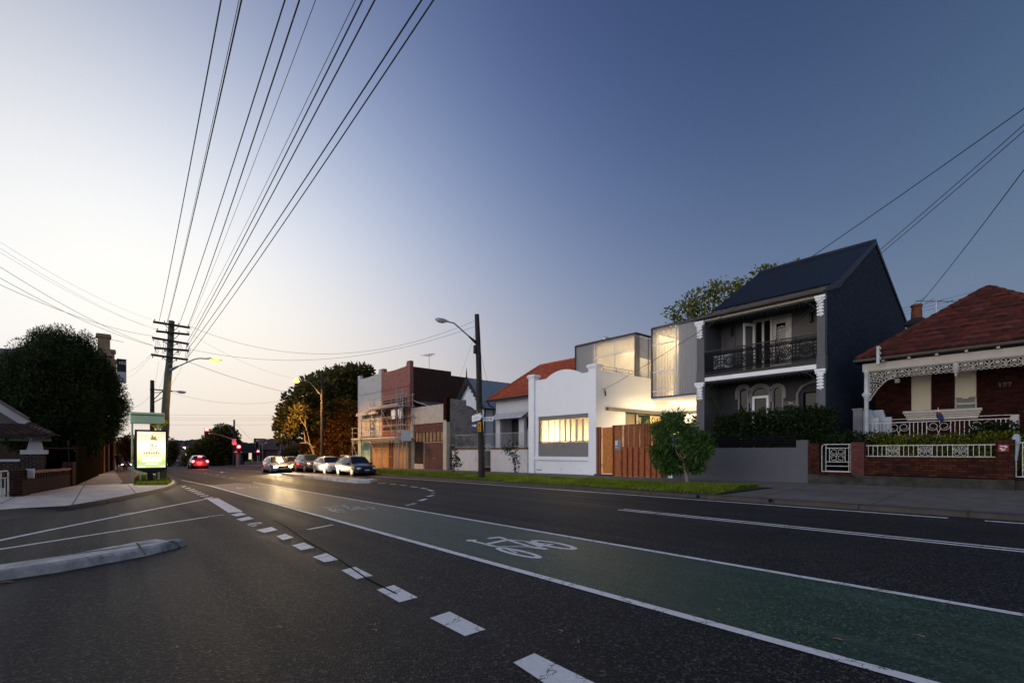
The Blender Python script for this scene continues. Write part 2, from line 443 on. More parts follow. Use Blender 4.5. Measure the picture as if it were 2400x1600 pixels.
def paint(name, col, wear=.66, under=None, crack=True):
    """road paint, chipped through to the asphalt"""
    t = NT(name)
    n = t.noise(26, 8, .75); r = t.ramp(n, [(.3, tuple(c*.72 for c in col)), (.65, col)])
    t.color(r.outputs['Color']); t.b.inputs['Roughness'].default_value = .6
    big = t.noise(3.2, 9, .72); m = t.ramp(big, [(wear, 1), (wear+.03, 0)])
    fac = m.outputs['Color']
    if crack:
        v = t.add('ShaderNodeTexVoronoi', feature='DISTANCE_TO_EDGE'); v.inputs['Scale'].default_value = 2.2
        co = t.add('ShaderNodeTexCoord'); wn = t.noise(2.5, 5, .7)
        ad = t.add('ShaderNodeVectorMath', operation='MULTIPLY_ADD'); t.l.new(wn.outputs['Color'], ad.inputs[0]); ad.inputs[1].default_value = (.5,.5,.5); t.link(co, 'Object', ad, 2)
        t.l.new(ad.outputs[0], v.inputs['Vector'])
        cr = t.ramp(v, [(.004, 0), (.012, 1)], 'Distance')
        mu = t.mix(1, fac, cr.outputs['Color'], 'MULTIPLY'); fac = mu
    tr = t.add('ShaderNodeBsdfTransparent'); ms = t.add('ShaderNodeMixShader')
    t.l.new(fac, ms.inputs[0]); t.l.new(tr.outputs[0], ms.inputs[1]); t.l.new(t.b.outputs[0], ms.inputs[2]); t.l.new(ms.outputs[0], t.out.inputs['Surface'])
    bn = t.noise(110, 3, .7); t.bump(bn.outputs['Fac'], .3, .008)
    return t.mat
def lane_green():
    t = NT('green_lane')
    c, v = grit(t, (.012,.028,.016), (.023,.058,.031), (.047,.092,.055))
    w_ = t.noise(.9, 9, .72); m = t.ramp(w_, [(.44, 0), (.66, .7)]); c = t.mix(m.outputs['Color'], c, (.024,.038,.031))
    sc = t.add('ShaderNodeMapping'); co = t.add('ShaderNodeTexCoord'); t.link(co, 'Object', sc, 'Vector'); sc.inputs['Scale'].default_value = (3.2, .5, 1)
    w2 = t.noise(1.2, 8, .7, co=sc.outputs[0]); m2 = t.ramp(w2, [(.5, 0), (.7, .45)]); c = t.mix(m2.outputs['Color'], c, (.075,.11,.09))
    # the green turns to patchy grey brown towards the far end
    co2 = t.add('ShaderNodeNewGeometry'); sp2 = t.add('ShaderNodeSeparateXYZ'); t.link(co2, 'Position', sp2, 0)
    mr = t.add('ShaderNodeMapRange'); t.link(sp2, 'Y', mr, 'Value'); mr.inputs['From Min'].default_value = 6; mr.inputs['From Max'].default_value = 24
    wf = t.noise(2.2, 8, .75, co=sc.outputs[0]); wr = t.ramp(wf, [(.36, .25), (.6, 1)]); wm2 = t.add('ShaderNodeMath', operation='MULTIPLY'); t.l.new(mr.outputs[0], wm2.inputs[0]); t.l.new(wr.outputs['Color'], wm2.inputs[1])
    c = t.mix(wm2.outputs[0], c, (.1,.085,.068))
    t.color(c); t.b.inputs['Roughness'].default_value = .5; t.b.inputs['Specular IOR Level'].default_value = .32
    t.bump(v.outputs['Distance'], .6, .012)
    return t.mat
def concrete(name, col, sx_=1.5, sy_=1.5, joints=True):
    t = NT(name)
    n = t.noise(2.2, 8, .68); r = t.ramp(n, [(.3, tuple(c*.62 for c in col)), (.7, tuple(c*1.2 for c in col))]); c = r.outputs['Color']
    f = t.noise(60, 3, .7); fr = t.ramp(f, [(.3, .8), (.7, 1.15)]); c = t.mix(1, c, fr.outputs['Color'], 'MULTIPLY')
    if joints:
        co = t.add('ShaderNodeTexCoord'); b = t.add('ShaderNodeTexBrick'); t.link(co, 'Object', b, 'Vector'); b.offset = 0
        b.inputs['Scale'].default_value = 1; b.inputs['Brick Width'].default_value = sx_; b.inputs['Row Height'].default_value = sy_
        b.inputs['Mortar Size'].default_value = .022; b.inputs['Color1'].default_value = (1,1,1,1); b.inputs['Color2'].default_value = (.82,.82,.82,1); b.inputs['Mortar'].default_value = (.25,.25,.25,1)
        c = t.mix(1, c, b.outputs['Color'], 'MULTIPLY')
    t.color(c); t.b.inputs['Roughness'].default_value = .8
    t.bump(f.outputs['Fac'], .3, .01)
    return t.mat
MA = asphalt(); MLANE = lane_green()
MPAINT = paint('road_paint', (.7,.71,.72), .66); MLITTER = None; MPAINT2 = paint('worn_road_paint', (.5,.51,.5), .5); MPAINT3 = paint('lane_line_paint', (.74,.75,.75), .74)
MCON = concrete('footpath_concrete', (.12,.108,.1), 1.4, 2.9); MCON_L = concrete('new_concrete', (.5,.48,.46), 1.6, 2.4)
MKERB = concrete('kerb_stone', (.052,.042,.034), 60, 2.1)
MISL = M('island_concrete', (.48,.48,.46), .85, .5, 2.2, .9, 18, dirt=(.07,.075,.075), dscale=1.6)
MSOIL = M('verge_soil', (.03,.045,.015), .95, .5, 4, .6, 20)
MEARTH = M('bare_earth', (.05,.045,.035), .95, .4, .4, .4, 6)
# ------------------------------------------------------------------ ground sheets
def gz(y):
    return G(y) if y < 230 else G(230)
ys = [-60,-30,-10,0,10,20,30,40,50,60,70,74,78,80,82,84,86,88,90,92,95,100,110,130,160,200,230,300,500,900,1600,3000]
mb = MB(); xs = [-1500,-400,-100,-40,-16,0,15.2,15.6,60,200,700,1500]
mb.grid([[(x, y, gz(y)-(.09 if x < 15.4 else -.06)) for x in xs] for y in ys])
struct(mb.build('ground', MEARTH))
yr = [-40,-20,-8,0,4,8,12,16,20,25,30,35,40,45,50,55,60,65,70,74,78,80,82,84,86,88,90,93,96,100,108,120,140]
mb = MB(); mb.grid([[(x, y, G(y)) for x in (-22,-8,-2,2,6,10,15.33)] for y in yr]); struct(mb.build('road', MA))
# right-hand kerb, footpath, verge
mb = MB(); rows = []
for y in yr: rows.append([(15.12,y,G(y)-.02),(15.14,y,G(y)+.1),(15.18,y,G(y)+.13),(15.36,y,G(y)+.135),(15.36,y,G(y)-.05)])
mb.grid(rows); struct(mb.build('kerb', MKERB, smooth=40))
for px, py in ((1805.5, 1172.5), (1636, 1163)):
    c_ = PX(px, py, 15.13); mb = MB(); mb.lathe((15.12, c_.y, c_.z), [(.055,-.02),(.055,.03)], 10, axis='x'); struct(mb.build('kerb_outlet', M('outlet_dark', (.004,.004,.004), .9)))
mb = MB(); mb.grid([[(x, y, FP(x, y)) for x in (15.36, 17, 18.5, 19.8, 21.3)] for y in yr]); struct(mb.build('footpath', MCON))
VY0, VY1 = 7.7, 66
mb = MB(); yv = [VY0 + i*(VY1-VY0)/30 for i in range(31)]
mb.grid([[(x, y + (.5*(15.4-x)*.3 if y == VY0 else 0), FP(x, y)+.006+(.035 if 15.5 < x < 18.3 else 0)) for x in (15.37,15.6,16.4,17.5,18.2,18.5)] for y in yv])
struct(mb.build('verge', MSOIL))
mb = MB(); rd = random.Random(3)
from mathutils import noise
for _ in range(70000):
    u = rd.random()**1.9; y = VY0 + .1 + u*(VY1-VY0-6); x = rd.uniform(15.3, 18.62)
    nz = noise.noise(Vector((x*.9, y*.45, 3.1)))+.5*noise.noise(Vector((x*2.6, y*1.4, 7.7)))
    if nz < -.28 and rd.random() < .85: continue
    if y < VY0+.45 and x < 16.8 and rd.random() < .7: continue
    if 31 < y < 33 and rd.random() < .4: continue
    z = FP(x, y)+.02; h = rd.uniform(.04, .11)*(1.25+.5*noise.noise(Vector((x*1.3, y*.7, 1))))*(1.2 if 16 < x < 18 else .85); a = rd.uniform(0, 2*PI); wd = .011+.0006*y
    dx, dy = math.cos(a)*wd, math.sin(a)*wd; lx, ly = rd.uniform(-.05,.05), rd.uniform(-.05,.05)
    mb.face([(x-dx,y-dy,z),(x+dx,y+dy,z),(x+lx,y+ly,z+h)])
MGRASS = foliage('grass', (.09,.15,.014), (.16,.22,.02), (.25,.28,.04), .35)
stuff(mb.build('verge_grass', MGRASS))
# left-hand corner footpath and kerb
ktop = [(-150,1208),(-60,1200),(0,1194),(68,1189),(156,1184.6),(238,1171),(306,1158),(367,1146),(391,1139.7),(403,1135),(409,1130)]
kbot = [(-150,1236),(-60,1228),(0,1221),(80,1210),(160,1196),(238,1182),(306,1169),(367,1157),(395,1146),(409,1139),(416,1132)]
KT = [PGr(px, py, .13) for px, py in ktop]; KB = [PGr(px, py, 0) for px, py in kbot]
for y in (33,36,40,45,50,55,60,65,70,75,78,82,86,90,95,100): KT.append(Vector((3.1, y, G(y)+.13))); KB.append(Vector((3.26, y, G(y))))
mb = MB(); mb.grid([[(-30, p.y, p.z+.25), (-6, p.y, p.z+.06), (p.x-1.5 if p.x > -4 else p.x-.5, p.y, p.z), tuple(p)] for p in KT]); struct(mb.build('corner_footpath', MCON_L))
mb = MB(); mb.grid([[(-1.6 if p.y < 31 else -.9, p.y, p.z+.006), ((p.x-.95), p.y, p.z+.006)] for p in KT if p.y > 29.6]); struct(mb.build('old_footpath', concrete('old_path_concrete', (.17,.125,.095), 1.2, 1.2)))
mb = MB(); mb.grid([[(a.x-.005, a.y, a.z-.004), (a.x+.03, a.y-.02, a.z-.02), (b.x, b.y, b.z-.02)] for a, b in zip(KT, KB)]); struct(mb.build('corner_kerb', MKERB, smooth=50))
# grass around the bus stop
gp = [PGr(*p, .13) for p in ((314,1136.5),(390,1136.5),(402,1130),(396,1121),(386,1116),(330,1115),(318,1120))]
mb = MB(); mb.face([(p.x, p.y, p.z+.012) for p in gp]); struct(mb.build('bus_stop_verge', MSOIL))
mb = MB(); rd = random.Random(5)
x0, x1 = min(p.x for p in gp), max(p.x for p in gp); y0, y1 = min(p.y for p in gp), max(p.y for p in gp)
def inside(x, y, P):
    c = False
    for a, b in zip(P, P[1:]+P[:1]):
        if (a.y > y) != (b.y > y) and x < (b.x-a.x)*(y-a.y)/(b.y-a.y)+a.x: c = not c
    return c
for _ in range(9000):
    x, y = rd.uniform(x0, x1), rd.uniform(y0, y1)
    if not inside(x, y, gp): continue
    a = rd.uniform(0, 2*PI); h = rd.uniform(.05,.13); z = G(y)+.14
    mb.face([(x-.03*math.cos(a),y-.03*math.sin(a),z),(x+.03*math.cos(a),y+.03*math.sin(a),z),(x+rd.uniform(-.05,.05),y+rd.uniform(-.05,.05),z+h)])
stuff(mb.build('bus_stop_grass', MGRASS))
# ------------------------------------------------------------------ traffic islands
def island(name, foot, h, inset=.09):
    n = len(foot); c = sum(foot, Vector())/n; mb = MB()
    low = [Vector((p.x, p.y, G(p.y)-.02)) for p in foot]
    def ins(k, z): return [Vector((p.x, p.y, 0)).lerp(Vector((c.x, c.y, 0)), min(k/max((p-c).length, .2), .8)) + Vector((0,0,G(p.y)+z)) for p in foot]
    r1 = ins(inset*.45, h*.75); r2 = ins(inset, h)
    mb.grid([low, r1, r2], closed=True); mb.face(r2)
    return struct(mb.build(name, MISL, smooth=35))
def rounded(P, k=3):
    for _ in range(2):
        Q = []
        for a, b in zip(P, P[1:]+P[:1]): Q += [a.lerp(b, .2), a.lerp(b, .8)]
        P = Q
    return P
front = [PGr(*p) for p in ((-120,1382),(0,1361),(136,1341),(340,1303),(405,1287),(440,1275))]
back = [PGr(*p, .1) for p in ((428,1267),(384,1262),(320,1271),(160,1299),(0,1326),(-120,1345))]
island('traffic_island', front[:4] + [front[4], front[5]] + back, .125, .16)
mp = [PGr(*p) for p in ((658,1111.5),(675,1114.5),(735,1121),(800,1129),(838,1132.5),(868,1131.5),(884,1127.5))] + [PGr(*p, .12) for p in ((862,1123.5),(800,1117.5),(735,1111.5),(690,1108.5),(668,1108.5))]
island('median_island', mp, .15, .12)
mb = MB(); a = PGr(321, 1272, .15); b = PGr(341, 1299, .1)
mb.bar(a+Vector((0,0,.004)), b+Vector((0,0,.004)), .03, .004); struct(mb.build('island_joint', M('joint_gap', (.01,.01,.01))))
# ------------------------------------------------------------------ road markings
def strip(mb, pts, wd, lift):
    rows = []; P = [Vector(p) for p in pts]
    for i, p in enumerate(P):
        d = P[min(i+1, len(P)-1)]-P[max(i-1, 0)]; d.z = 0; d.normalize(); s = Vector((d.y, -d.x, 0))*wd/2
        rows.append([(q.x, q.y, G(q.y)+lift) for q in (p-s, p+s)])
    mb.grid(rows); return mb
def xline(X, ya, yb, wd, lift, step=1.5):
    n = max(2, int((yb-ya)/step)); return [(X, ya+(yb-ya)*i/n, 0) for i in range(n+1)]
LX, RX = 4.08, 6.43
def lxf(y): return LX-.05+.0*y
def marking(name, mb, mat=None): return struct(mb.build(name, mat or MPAINT))
yl = [-6+i*1.5 for i in range(27)]
end_l, end_r = PGr(478, 1138), PGr(545, 1132)
mb = MB(); rows = []
for y in [-6+i for i in range(35)]: rows.append([(LX, y, G(y)+.004), (5.2, y, G(y)+.004), (RX, y, G(y)+.004)])
mb.grid(rows)
y_ = 28; mb.face([(LX,28,G(28)+.004),(RX,28,G(28)+.004),(end_r.x+.1,end_r.y,G(end_r.y)+.004),(end_l.x,end_l.y,G(end_l.y)+.004)])
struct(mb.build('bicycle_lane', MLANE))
mb = MB(); strip(mb, xline(LX, -6, 28.4, .1, .008), .12, .009); strip(mb, [(LX,28.4,0),(3.95,31,0),(3.75,36,0)], .1, .009); marking('lane_line', mb, MPAINT3)
mb = MB(); strip(mb, xline(RX, -6, 30, .1, .008), .11, .009); marking('lane_line', mb, MPAINT)
ea, eb = PGr(2224, 1212.5).y, PGr(2309, 1219).y
mb = MB(); strip(mb, xline(14.62, ea, 60, .1, .005), .15, .005); strip(mb, xline(14.62, -8, eb, .1, .005), .15, .005); marking('edge_line', mb, MPAINT3)
ds = PGr(1440, 1195.5).y
for dx in (0, .23):
    mb = MB(); strip(mb, xline(10.5+dx, -8, ds, .1, .005), .1, .005); marking('centre_line', mb, MPAINT3)
mb = MB(); strip(mb, [PGr(503,1096), PGr(600,1103.5), PGr(680,1111)], .12, .005); marking('centre_line', mb, MPAINT2)
Z1 = lambda x, y: PGr(x/2.94, 1120+y/2.94)
Z2 = lambda x, y: PGr(800+x/2.94, 1120+y/2.94)
Z3 = lambda x, y: PGr(400+x/3.564, 1060+y/3.564)
quads = [[Z1(*p) for p in q] for q in (
 ((1590,252),(1660,237),(1700,252),(1628,265)), ((1628,283),(1712,265),(1750,280),(1665,297)), ((1688,318),(1790,300),(1815,318),(1740,335)),
 ((1765,358),(1872,337),(1915,358),(1820,377)), ((1905,400),(1968,385),(2025,410),(1950,428)), ((2012,463),(2095,445),(2168,480),(2075,497)), ((2155,543),(2250,517),(2340,562),(2235,580)))]
quads += [[Z2(*p) for p in q] for q in (((0,635),(97,612),(217,673),(105,697)), ((245,770),(362,737),(528,823),(400,857)), ((610,965),(745,920),(995,1045),(852,1090)), ((1185,1272),(1330,1208),(1800,1440),(1620,1560)))]
for q in quads:
    mb = MB(); mb.face([(p.x, p.y, G(p.y)+.005) for p in q]); o = marking('give_way_dash', mb); o.data.materials[0] = MPAINT if q is not quads[2] else MPAINT2
for k, (x0, x1, y) in enumerate(((90,130,283),(115,170,297),(140,205,310),(165,230,322),(190,262,334),(212,290,347),(242,322,360),(275,360,376))):
    mb = MB(); mb.face([(p.x, p.y, G(p.y)+.005) for p in (Z3(x0,y+3), Z3(x1-12,y-4), Z3(x1,y+1), Z3(x0+14,y+7))]); marking('give_way_dash', mb)
mb = MB(); strip(mb, [PGr(497,1167.5), PGr(524,1183), PGr(553,1200)], .34, .005); marking('give_way_line', mb)
mb = MB(); strip(mb, [PGr(-60,1279), PGr(0,1266), PGr(120,1241), PGr(240,1217), PGr(360,1193), PGr(494,1167)], .12, .005); marking('side_street_line', mb)
mb = MB(); strip(mb, [PGr(-60,1296), PGr(0,1287), PGr(150,1263.5), PGr(300,1240), PGr(490,1210.5)], .11, .005); marking('side_street_line', mb)
mb = MB(); strip(mb, [PGr(490,1210), PGr(540,1204)], .1, .005); strip(mb, [PGr(279,1205), PGr(315,1201)], .12, .005); marking('faded_line', mb, MPAINT2)
mb = MB(); strip(mb, [PGr(721,1240.7), PGr(779,1229.5)], .1, .005); marking('short_line', mb)
for (xa, ya, xb, yb) in ((255,32,305,35),(335,40,380,44),(405,48,450,52),(478,58,525,63),(550,68,590,74),(598,80,632,89),(621,103,645,101),(595,127,634,118),(538,157,585,143),(452,190,510,173)):
    mb = MB(); strip(mb, [Z2(xa,ya), Z2(xb,yb)], .16, .005); marking('turn_guide_dash', mb, MPAINT2 if xa == 452 else MPAINT)
for (xa, ya, xb, yb) in ((375,190,395,189),(428,202,458,200),(500,215,530,213),(425,166,432,162),(432,162,478,160),(285,170,296,171),(325,180,338,179),(152,168,164,168),(282,204,292,204)):
    mb = MB(); strip(mb, [Z3(xa,ya), Z3(xb,yb)], .22, .005); marking('far_lane_dash', mb)
# bicycle symbol, traced once on the lane then repeated up the street
Zb = lambda x, y: PGr(1060+x/6.918, 1180+y/6.918)
def ring(mb, far, near, lo, hi, wd, lift):
    cx = (lo.x+hi.x)/2; cy = (far.y+near.y)/2; rx = abs(hi.x-lo.x)/2; ry = abs(far.y-near.y)/2; rows = []
    for i in range(37):
        a = 2*PI*i/36
        rows.append([(cx+(rx-k*wd)*math.cos(a), cy+(ry-k*wd*1.5)*math.sin(a), G(cy)+lift) for k in (0, 1)])
    mb.grid(rows)
def bike(lift, wd):
    mb = MB()
    ring(mb, Zb(578,742), Zb(1523,868), Zb(1260,898), Zb(860,702), .085, lift)
    ring(mb, Zb(1190,618), Zb(2092,725), Zb(1800,753), Zb(1420,580), .085, lift)
    for pts, w_ in (([(235,605),(310,600),(390,600)], .15), ([(340,615),(480,645),(620,682),(720,700)], .075), ([(860,722),(950,760),(1040,800)], .06),
                    ([(585,568),(680,556),(790,545)], .12), ([(790,555),(900,592)], .08), ([(545,662),(720,625),(900,592)], .11),
                    ([(890,590),(1060,640),(1240,692)], .075), ([(870,580),(1050,600),(1220,615)], .06), ([(720,698),(980,700),(1260,704)], .06),
                    ([(1240,700),(1400,722),(1540,742)], .12), ([(1215,622),(1330,660),(1420,690)], .09), ([(1400,700),(1520,680),(1630,662)], .07), ([(1330,640),(1480,652),(1620,664)], .045)):
        strip(mb, [Zb(*p) for p in pts], w_, lift)
    return mb
o = marking('bicycle_symbol', bike(.009, .1)); b1 = o
base = Zb(1200, 740)
for (px, py), mt in (((795,1195), MPAINT2), ((527,1145.5), MPAINT2)):
    p = PGr(px, py); c = b1.copy(); c.data = b1.data.copy(); c.data.materials[0] = mt; COL.objects.link(c)
    c.location = b1.location + Vector((0, p.y-base.y, G(p.y)-G(base.y)))
for px, py in ((191.5, 1138),):
    q4 = [PGr(*a_, .137) for a_ in ((176,1142.5),(205,1141.5),(207,1138),(178,1138.5))]; mb = MB()
    for a_, b_ in zip(q4, q4[1:]+q4[:1]): mb.bar(a_, b_, .05, .012)
    struct(mb.build('service_pit_frame', M('pit_iron', (.05,.045,.04), .7)))
# tar seams along the give-way line
mb = MB(); rd = random.Random(9); pts = [PGr(px, py) for px, py in ((640,1218),(668,1232),(722,1268),(790,1310),(868,1358),(930,1392))]
strip(mb, [Vector((p.x+rd.uniform(-.02,.02), p.y, 0)) for p in pts], .025, .007); struct(mb.build('tar_seam', M('tar', (.005,.005,.005), .9, spec=.05)))
# gum leaves on the road
MLEAF = M('dry_leaf', (.24,.14,.075), .7, .4, 9)
def leaf(px, py, on, lift=.012, big=1.):
    p = PGr(px, py); mb = MB(); rows = []; L = .07*big; a = random.uniform(0, PI)
    for i in range(6):
        t = i/5-.5; ww = .009*big*math.cos(t*PI*.95); cv = .03*(t*t*4-1)
        c = Vector((p.x+math.cos(a)*L*t-math.sin(a)*cv, p.y+math.sin(a)*L*t+math.cos(a)*cv, G(p.y)+lift+.012*t*t))
        rows.append([c+Vector((-math.sin(a)*ww, math.cos(a)*ww, 0)), c+Vector((math.sin(a)*ww, -math.cos(a)*ww, .004))])
    mb.grid(rows); return tag(mb.build('fallen_leaf', MLEAF), on, 'leaf', 'fallen gum leaves on the road')
for px, py in ((406,1519),(484,1528),(652,1473),(873,1464),(875,1480),(1310,1481),(1348,1505),(985,1355),(398,1199.5),(517,1221),(1004,1355),(1124,1383),(732,1338)):
    leaf(px, py, 'small dry brown gum leaf lying on the dark asphalt', .01, 1.0)
for px, py in ((1688,1408),(1680,1432),(2155,1494),(1962,1502)): leaf(px, py, 'small dry brown gum leaf lying on the green bicycle lane', .014)
leaf(10, 1367, 'large curled brown leaf beside the near end of the narrow kerb island', .015, 2.3)
# ------------------------------------------------------------------ building materials
MWHITE = M('white_render', (.76,.77,.79), .8, .03, 1.5, .2, 14)
MWHITE2 = M('white_paint', (.72,.72,.72), .55, .08, 4)
MCREAMP = M('cream_trim', (.38,.335,.275), .5, .1, 5)
MBRONZE = M('bronze_panel', (.12,.11,.105), .45, .12, 2, metal=.3)
MDKFRAME = M('dark_frame', (.035,.037,.04), .4, .15, 3, metal=.4)
MGREYP = M('grey_panel', (.19,.18,.175), .5, .08, 1.2)
MCEDAR = M('cedar', (.36,.105,.036), .55, .35, 6, .3, 30)
MCEDAR2 = M('dark_cedar', (.23,.068,.03), .55, .35, 6, .3, 30)
MZINC = M('zinc', (.32,.33,.35), .35, .1, 4, metal=.8)
MTGREY = M('terrace_grey', (.07,.071,.075), .75, .1, 2, .2, 20)
MTBRICK = brick('painted_dark_brick', (.033,.042,.06), (.045,.056,.078), (.018,.023,.034), .24, .086, .01, 1.0)
MIRON = M('blue_black_iron', (.019,.025,.038), .45, .15, 2)
MBLACK = M('black_iron', (.012,.012,.013), .45, .2, 5)
MWIRON = M('white_iron', (.46,.46,.43), .5, .18, 9, dirt=(.28,.17,.09), dscale=5)
MORN = M('white_ornament', (.72,.72,.74), .6, .1, 12)
MRED = brick('dark_red_brick', (.036,.01,.007), (.014,.005,.004), (.01,.008,.007), .24, .086, .007, .5)
MREDW = brick('worn_red_brick', (.08,.025,.015), (.026,.009,.006), (.014,.011,.01), .24, .086, .01, .9, stain=(.011,.009,.0075), sscale=1.3)
MPINKB = brick('painted_pier_brick', (.11,.042,.037), (.085,.032,.029), (.05,.024,.021), .24, .086, .006, .5)
MTILE = None
def tilemat(name, cols, dirt):
    t = NT(name); g = t.add('ShaderNodeNewGeometry'); r = t.ramp(g, cols, 'Random Per Island')
    n = t.noise(3.5, 8, .72); m = t.ramp(n, [(.5, 0), (.68, .8)]); c = t.mix(m.outputs['Color'], r.outputs['Color'], dirt)
    f = t.noise(22, 4, .7); fr = t.ramp(f, [(.3, .75), (.7, 1.2)]); c = t.mix(1, c, fr.outputs['Color'], 'MULTIPLY')
    t.color(c); t.b.inputs['Roughness'].default_value = .75; t.b.inputs['Specular IOR Level'].default_value = .2; t.bump(f.outputs['Fac'], .3, .01); return t.mat
MTILE_R = tilemat('terracotta_tiles', [(0,(.05,.014,.011)),(.5,(.088,.021,.015)),(.85,(.13,.034,.021)),(1,(.035,.016,.014))], (.04,.024,.02))
MTILE_O = tilemat('orange_tiles', [(0,(.3,.065,.03)),(.6,(.38,.085,.038)),(1,(.44,.11,.05))], (.16,.055,.035))
MTILE_B = tilemat('brown_tiles', [(0,(.1,.06,.055)),(1,(.15,.085,.075))], (.06,.045,.04))
MGLASS = glass('window_glass', alpha=.8); MGLASSD = M('dark_glass', (.006,.007,.009), .06, .2, 1, spec=.12)
MROOM = M('room_white', (.8,.76,.68), .8, .04)
def blind_mat():
    t = NT('roller_blind'); t.b.inputs['Base Color'].default_value = (.8,.7,.5,1); t.b.inputs['Roughness'].default_value = .9
    tl = t.add('ShaderNodeBsdfTranslucent'); tl.inputs['Color'].default_value = (.85,.75,.5,1); ms = t.add('ShaderNodeMixShader'); ms.inputs[0].default_value = .6
    t.l.new(t.b.outputs[0], ms.inputs[1]); t.l.new(tl.outputs[0], ms.inputs[2]); t.l.new(ms.outputs[0], t.out.inputs['Surface']); return t.mat
MBLIND = blind_mat()
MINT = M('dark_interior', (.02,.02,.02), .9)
def sheet_mat():
    """fluted translucent sheet: veils the lit room behind it"""
    t = NT('translucent_sheet')
    co = t.add('ShaderNodeTexCoord'); wv = t.add('ShaderNodeTexWave', wave_type='BANDS', bands_direction='Y'); t.link(co, 'Object', wv, 'Vector'); wv.inputs['Scale'].default_value = 3.4
    r = t.ramp(wv, [(.2, (.36,.36,.36)), (.8, (.52,.52,.52))]); t.color(r.outputs['Color']); t.b.inputs['Roughness'].default_value = .35
    t.bump(wv.outputs['Fac'], .5, .02)
    tl = t.add('ShaderNodeBsdfTranslucent'); tl.inputs['Color'].default_value = (.75,.72,.66,1)
    tp = t.add('ShaderNodeBsdfTransparent')
    m1 = t.add('ShaderNodeMixShader'); m1.inputs[0].default_value = .3; t.l.new(t.b.outputs[0], m1.inputs[1]); t.l.new(tl.outputs[0], m1.inputs[2])
    m2 = t.add('ShaderNodeMixShader'); rr = t.ramp(wv, [(.3, .48), (.7, .64)]); t.l.new(rr.outputs['Color'], m2.inputs[0])
    t.l.new(m1.outputs[0], m2.inputs[1]); t.l.new(tp.outputs[0], m2.inputs[2]); t.l.new(m2.outputs[0], t.out.inputs['Surface'])
    return t.mat
MSHEET = sheet_mat()
WARM = (1.0, .75, .41)
def tiled_roof(mb, a0, a1, b0, b1, course=.34, tw=.27, amp=.032, lap=.055, rnd=None, m=0):
    """overlapping courses of rolled tiles; every tile is a patch of its own. a0-a1 eave, b0-b1 top"""
    a0, a1, b0, b1 = map(Vector, (a0, a1, b0, b1)); rnd = rnd or random.Random(1)
    u = (a1-a0).normalized(); up = ((b0+b1)/2-(a0+a1)/2); n = u.cross(up).normalized()
    if n.z < 0: n = -n
    w_ = (up-u*up.dot(u)); L = w_.length; wn = w_.normalized(); nc = max(1, round(L/course)); prof = (0, .75, 1, .75, 0)
    for i in range(nc):
        t0, t1 = i/nc, min((i+1.12)/nc, 1)
        def span(t): return (a0.lerp(b0, t)-a0).dot(u), (a1.lerp(b1, t)-a0).dot(u)
        l0, r0 = span(t0); l1, r1 = span(t1); k0 = math.floor(min(l0, l1)/tw); k1 = math.ceil(max(r0, r1)/tw)
        for k in range(k0, k1):
            off = .5*tw*(i % 2); jit = rnd.uniform(-.008, .012); lo, hi = [], []
            for j, h in enumerate(prof):
                s = k*tw+off+tw*j/4
                sl = min(max(s, l0), r0); su = min(max(s, l1), r1)
                lo.append(a0+u*sl+wn*(L*t0)+n*(lap+jit+amp*h)); hi.append(a0+u*su+wn*(L*t1)+n*(amp*h*.6))
            if (lo[-1]-lo[0]).length < .02 and (hi[-1]-hi[0]).length < .02: continue
            dr = [p-n*(lap+.01) for p in lo]
            mb.grid([dr, lo, hi], m)
    return mb
def ridgecap(mb, p, q, r=.11, step=.42, m=0):
    p = Vector(p); q = Vector(q); n = max(1, int((q-p).length/step))
    for i in range(n):
        a = p.lerp(q, i/n); b = p.lerp(q, min((i+1.1)/n, 1)); mb.tube([a+Vector((0,0,.02)), b], [r*1.12, r*.95], 8, m)
    return mb
# ================================================================== WHITE HOUSE
XF = 21.1
wh = thing('white_house', 'white rendered house with curved parapet, glowing window and two translucent upper boxes', 'house', (XF, 18, .12))
yL0, yL1, yR0, yR1 = yx(1238.5, XF), yx(1251, XF), yx(1378.5, XF), yx(1396.5, XF)
wy0, wy1 = yx(1377.7, XF), yx(1257.5, XF)
ZT = 6.03
mb = MB(); fx_ = XF+.13
arch = []; ca = 20.25; ha = 1.42
prof = [(yL1, ZT), (21.75, ZT)]
for i in range(1, 16):
    t = i/16; y = 21.75-(21.75-18.88)*t; prof.append((y, ZT+.40*math.sin(PI*t)**.8))
prof += [(18.85, ZT), (yR0, ZT)]
zl0, zl1, zs, zp, zb = 3.68, 3.44, 2.11, 1.2, .95
g0 = -.05
# wall: piers of the facade around the window recess
mb.prism([(fx_, yL1+.0, zl0)]+[(fx_, y, z) for y, z in prof]+[(fx_, yR0, zl0)], (.3, 0, 0))
mb.box(fx_, fx_+.3, wy1, yL1, g0, zl0); mb.box(fx_+.002, fx_+.3, wy0, yR0, g0, zl0)
mb.box(fx_+.004, fx_+.3, wy0, wy1, g0, zb)
mb.build('facade_wall', MWHITE, wh, bevel=.012)
for a, b, cap in ((yL1, yL0, 1), (yR0, yR1, 1)):
    mb = MB(); lo, hi = min(a, b), max(a, b); mb.box(XF, XF+.46, lo, hi, g0, 6.2); p = mb.build('pilaster', MWHITE, wh, bevel=.01)
    mb = MB(); mb.box(XF-.05, XF+.5, lo-.05, hi+.05, 6.2, 6.28); mb.box(XF-.09, XF+.54, lo-.09, hi+.09, 6.28, 6.36); mb.box(XF-.05, XF+.5, lo-.05, hi+.05, 6.36, 6.42)
    mb.build('pilaster_cap', MWHITE, p, bevel=.012)
mb = MB(); mb.box(XF+.02, fx_+.003, yR0-.002, yL1+.002, zb, zp-.02); mb.build('sill_band', MWHITE, wh, bevel=.008)
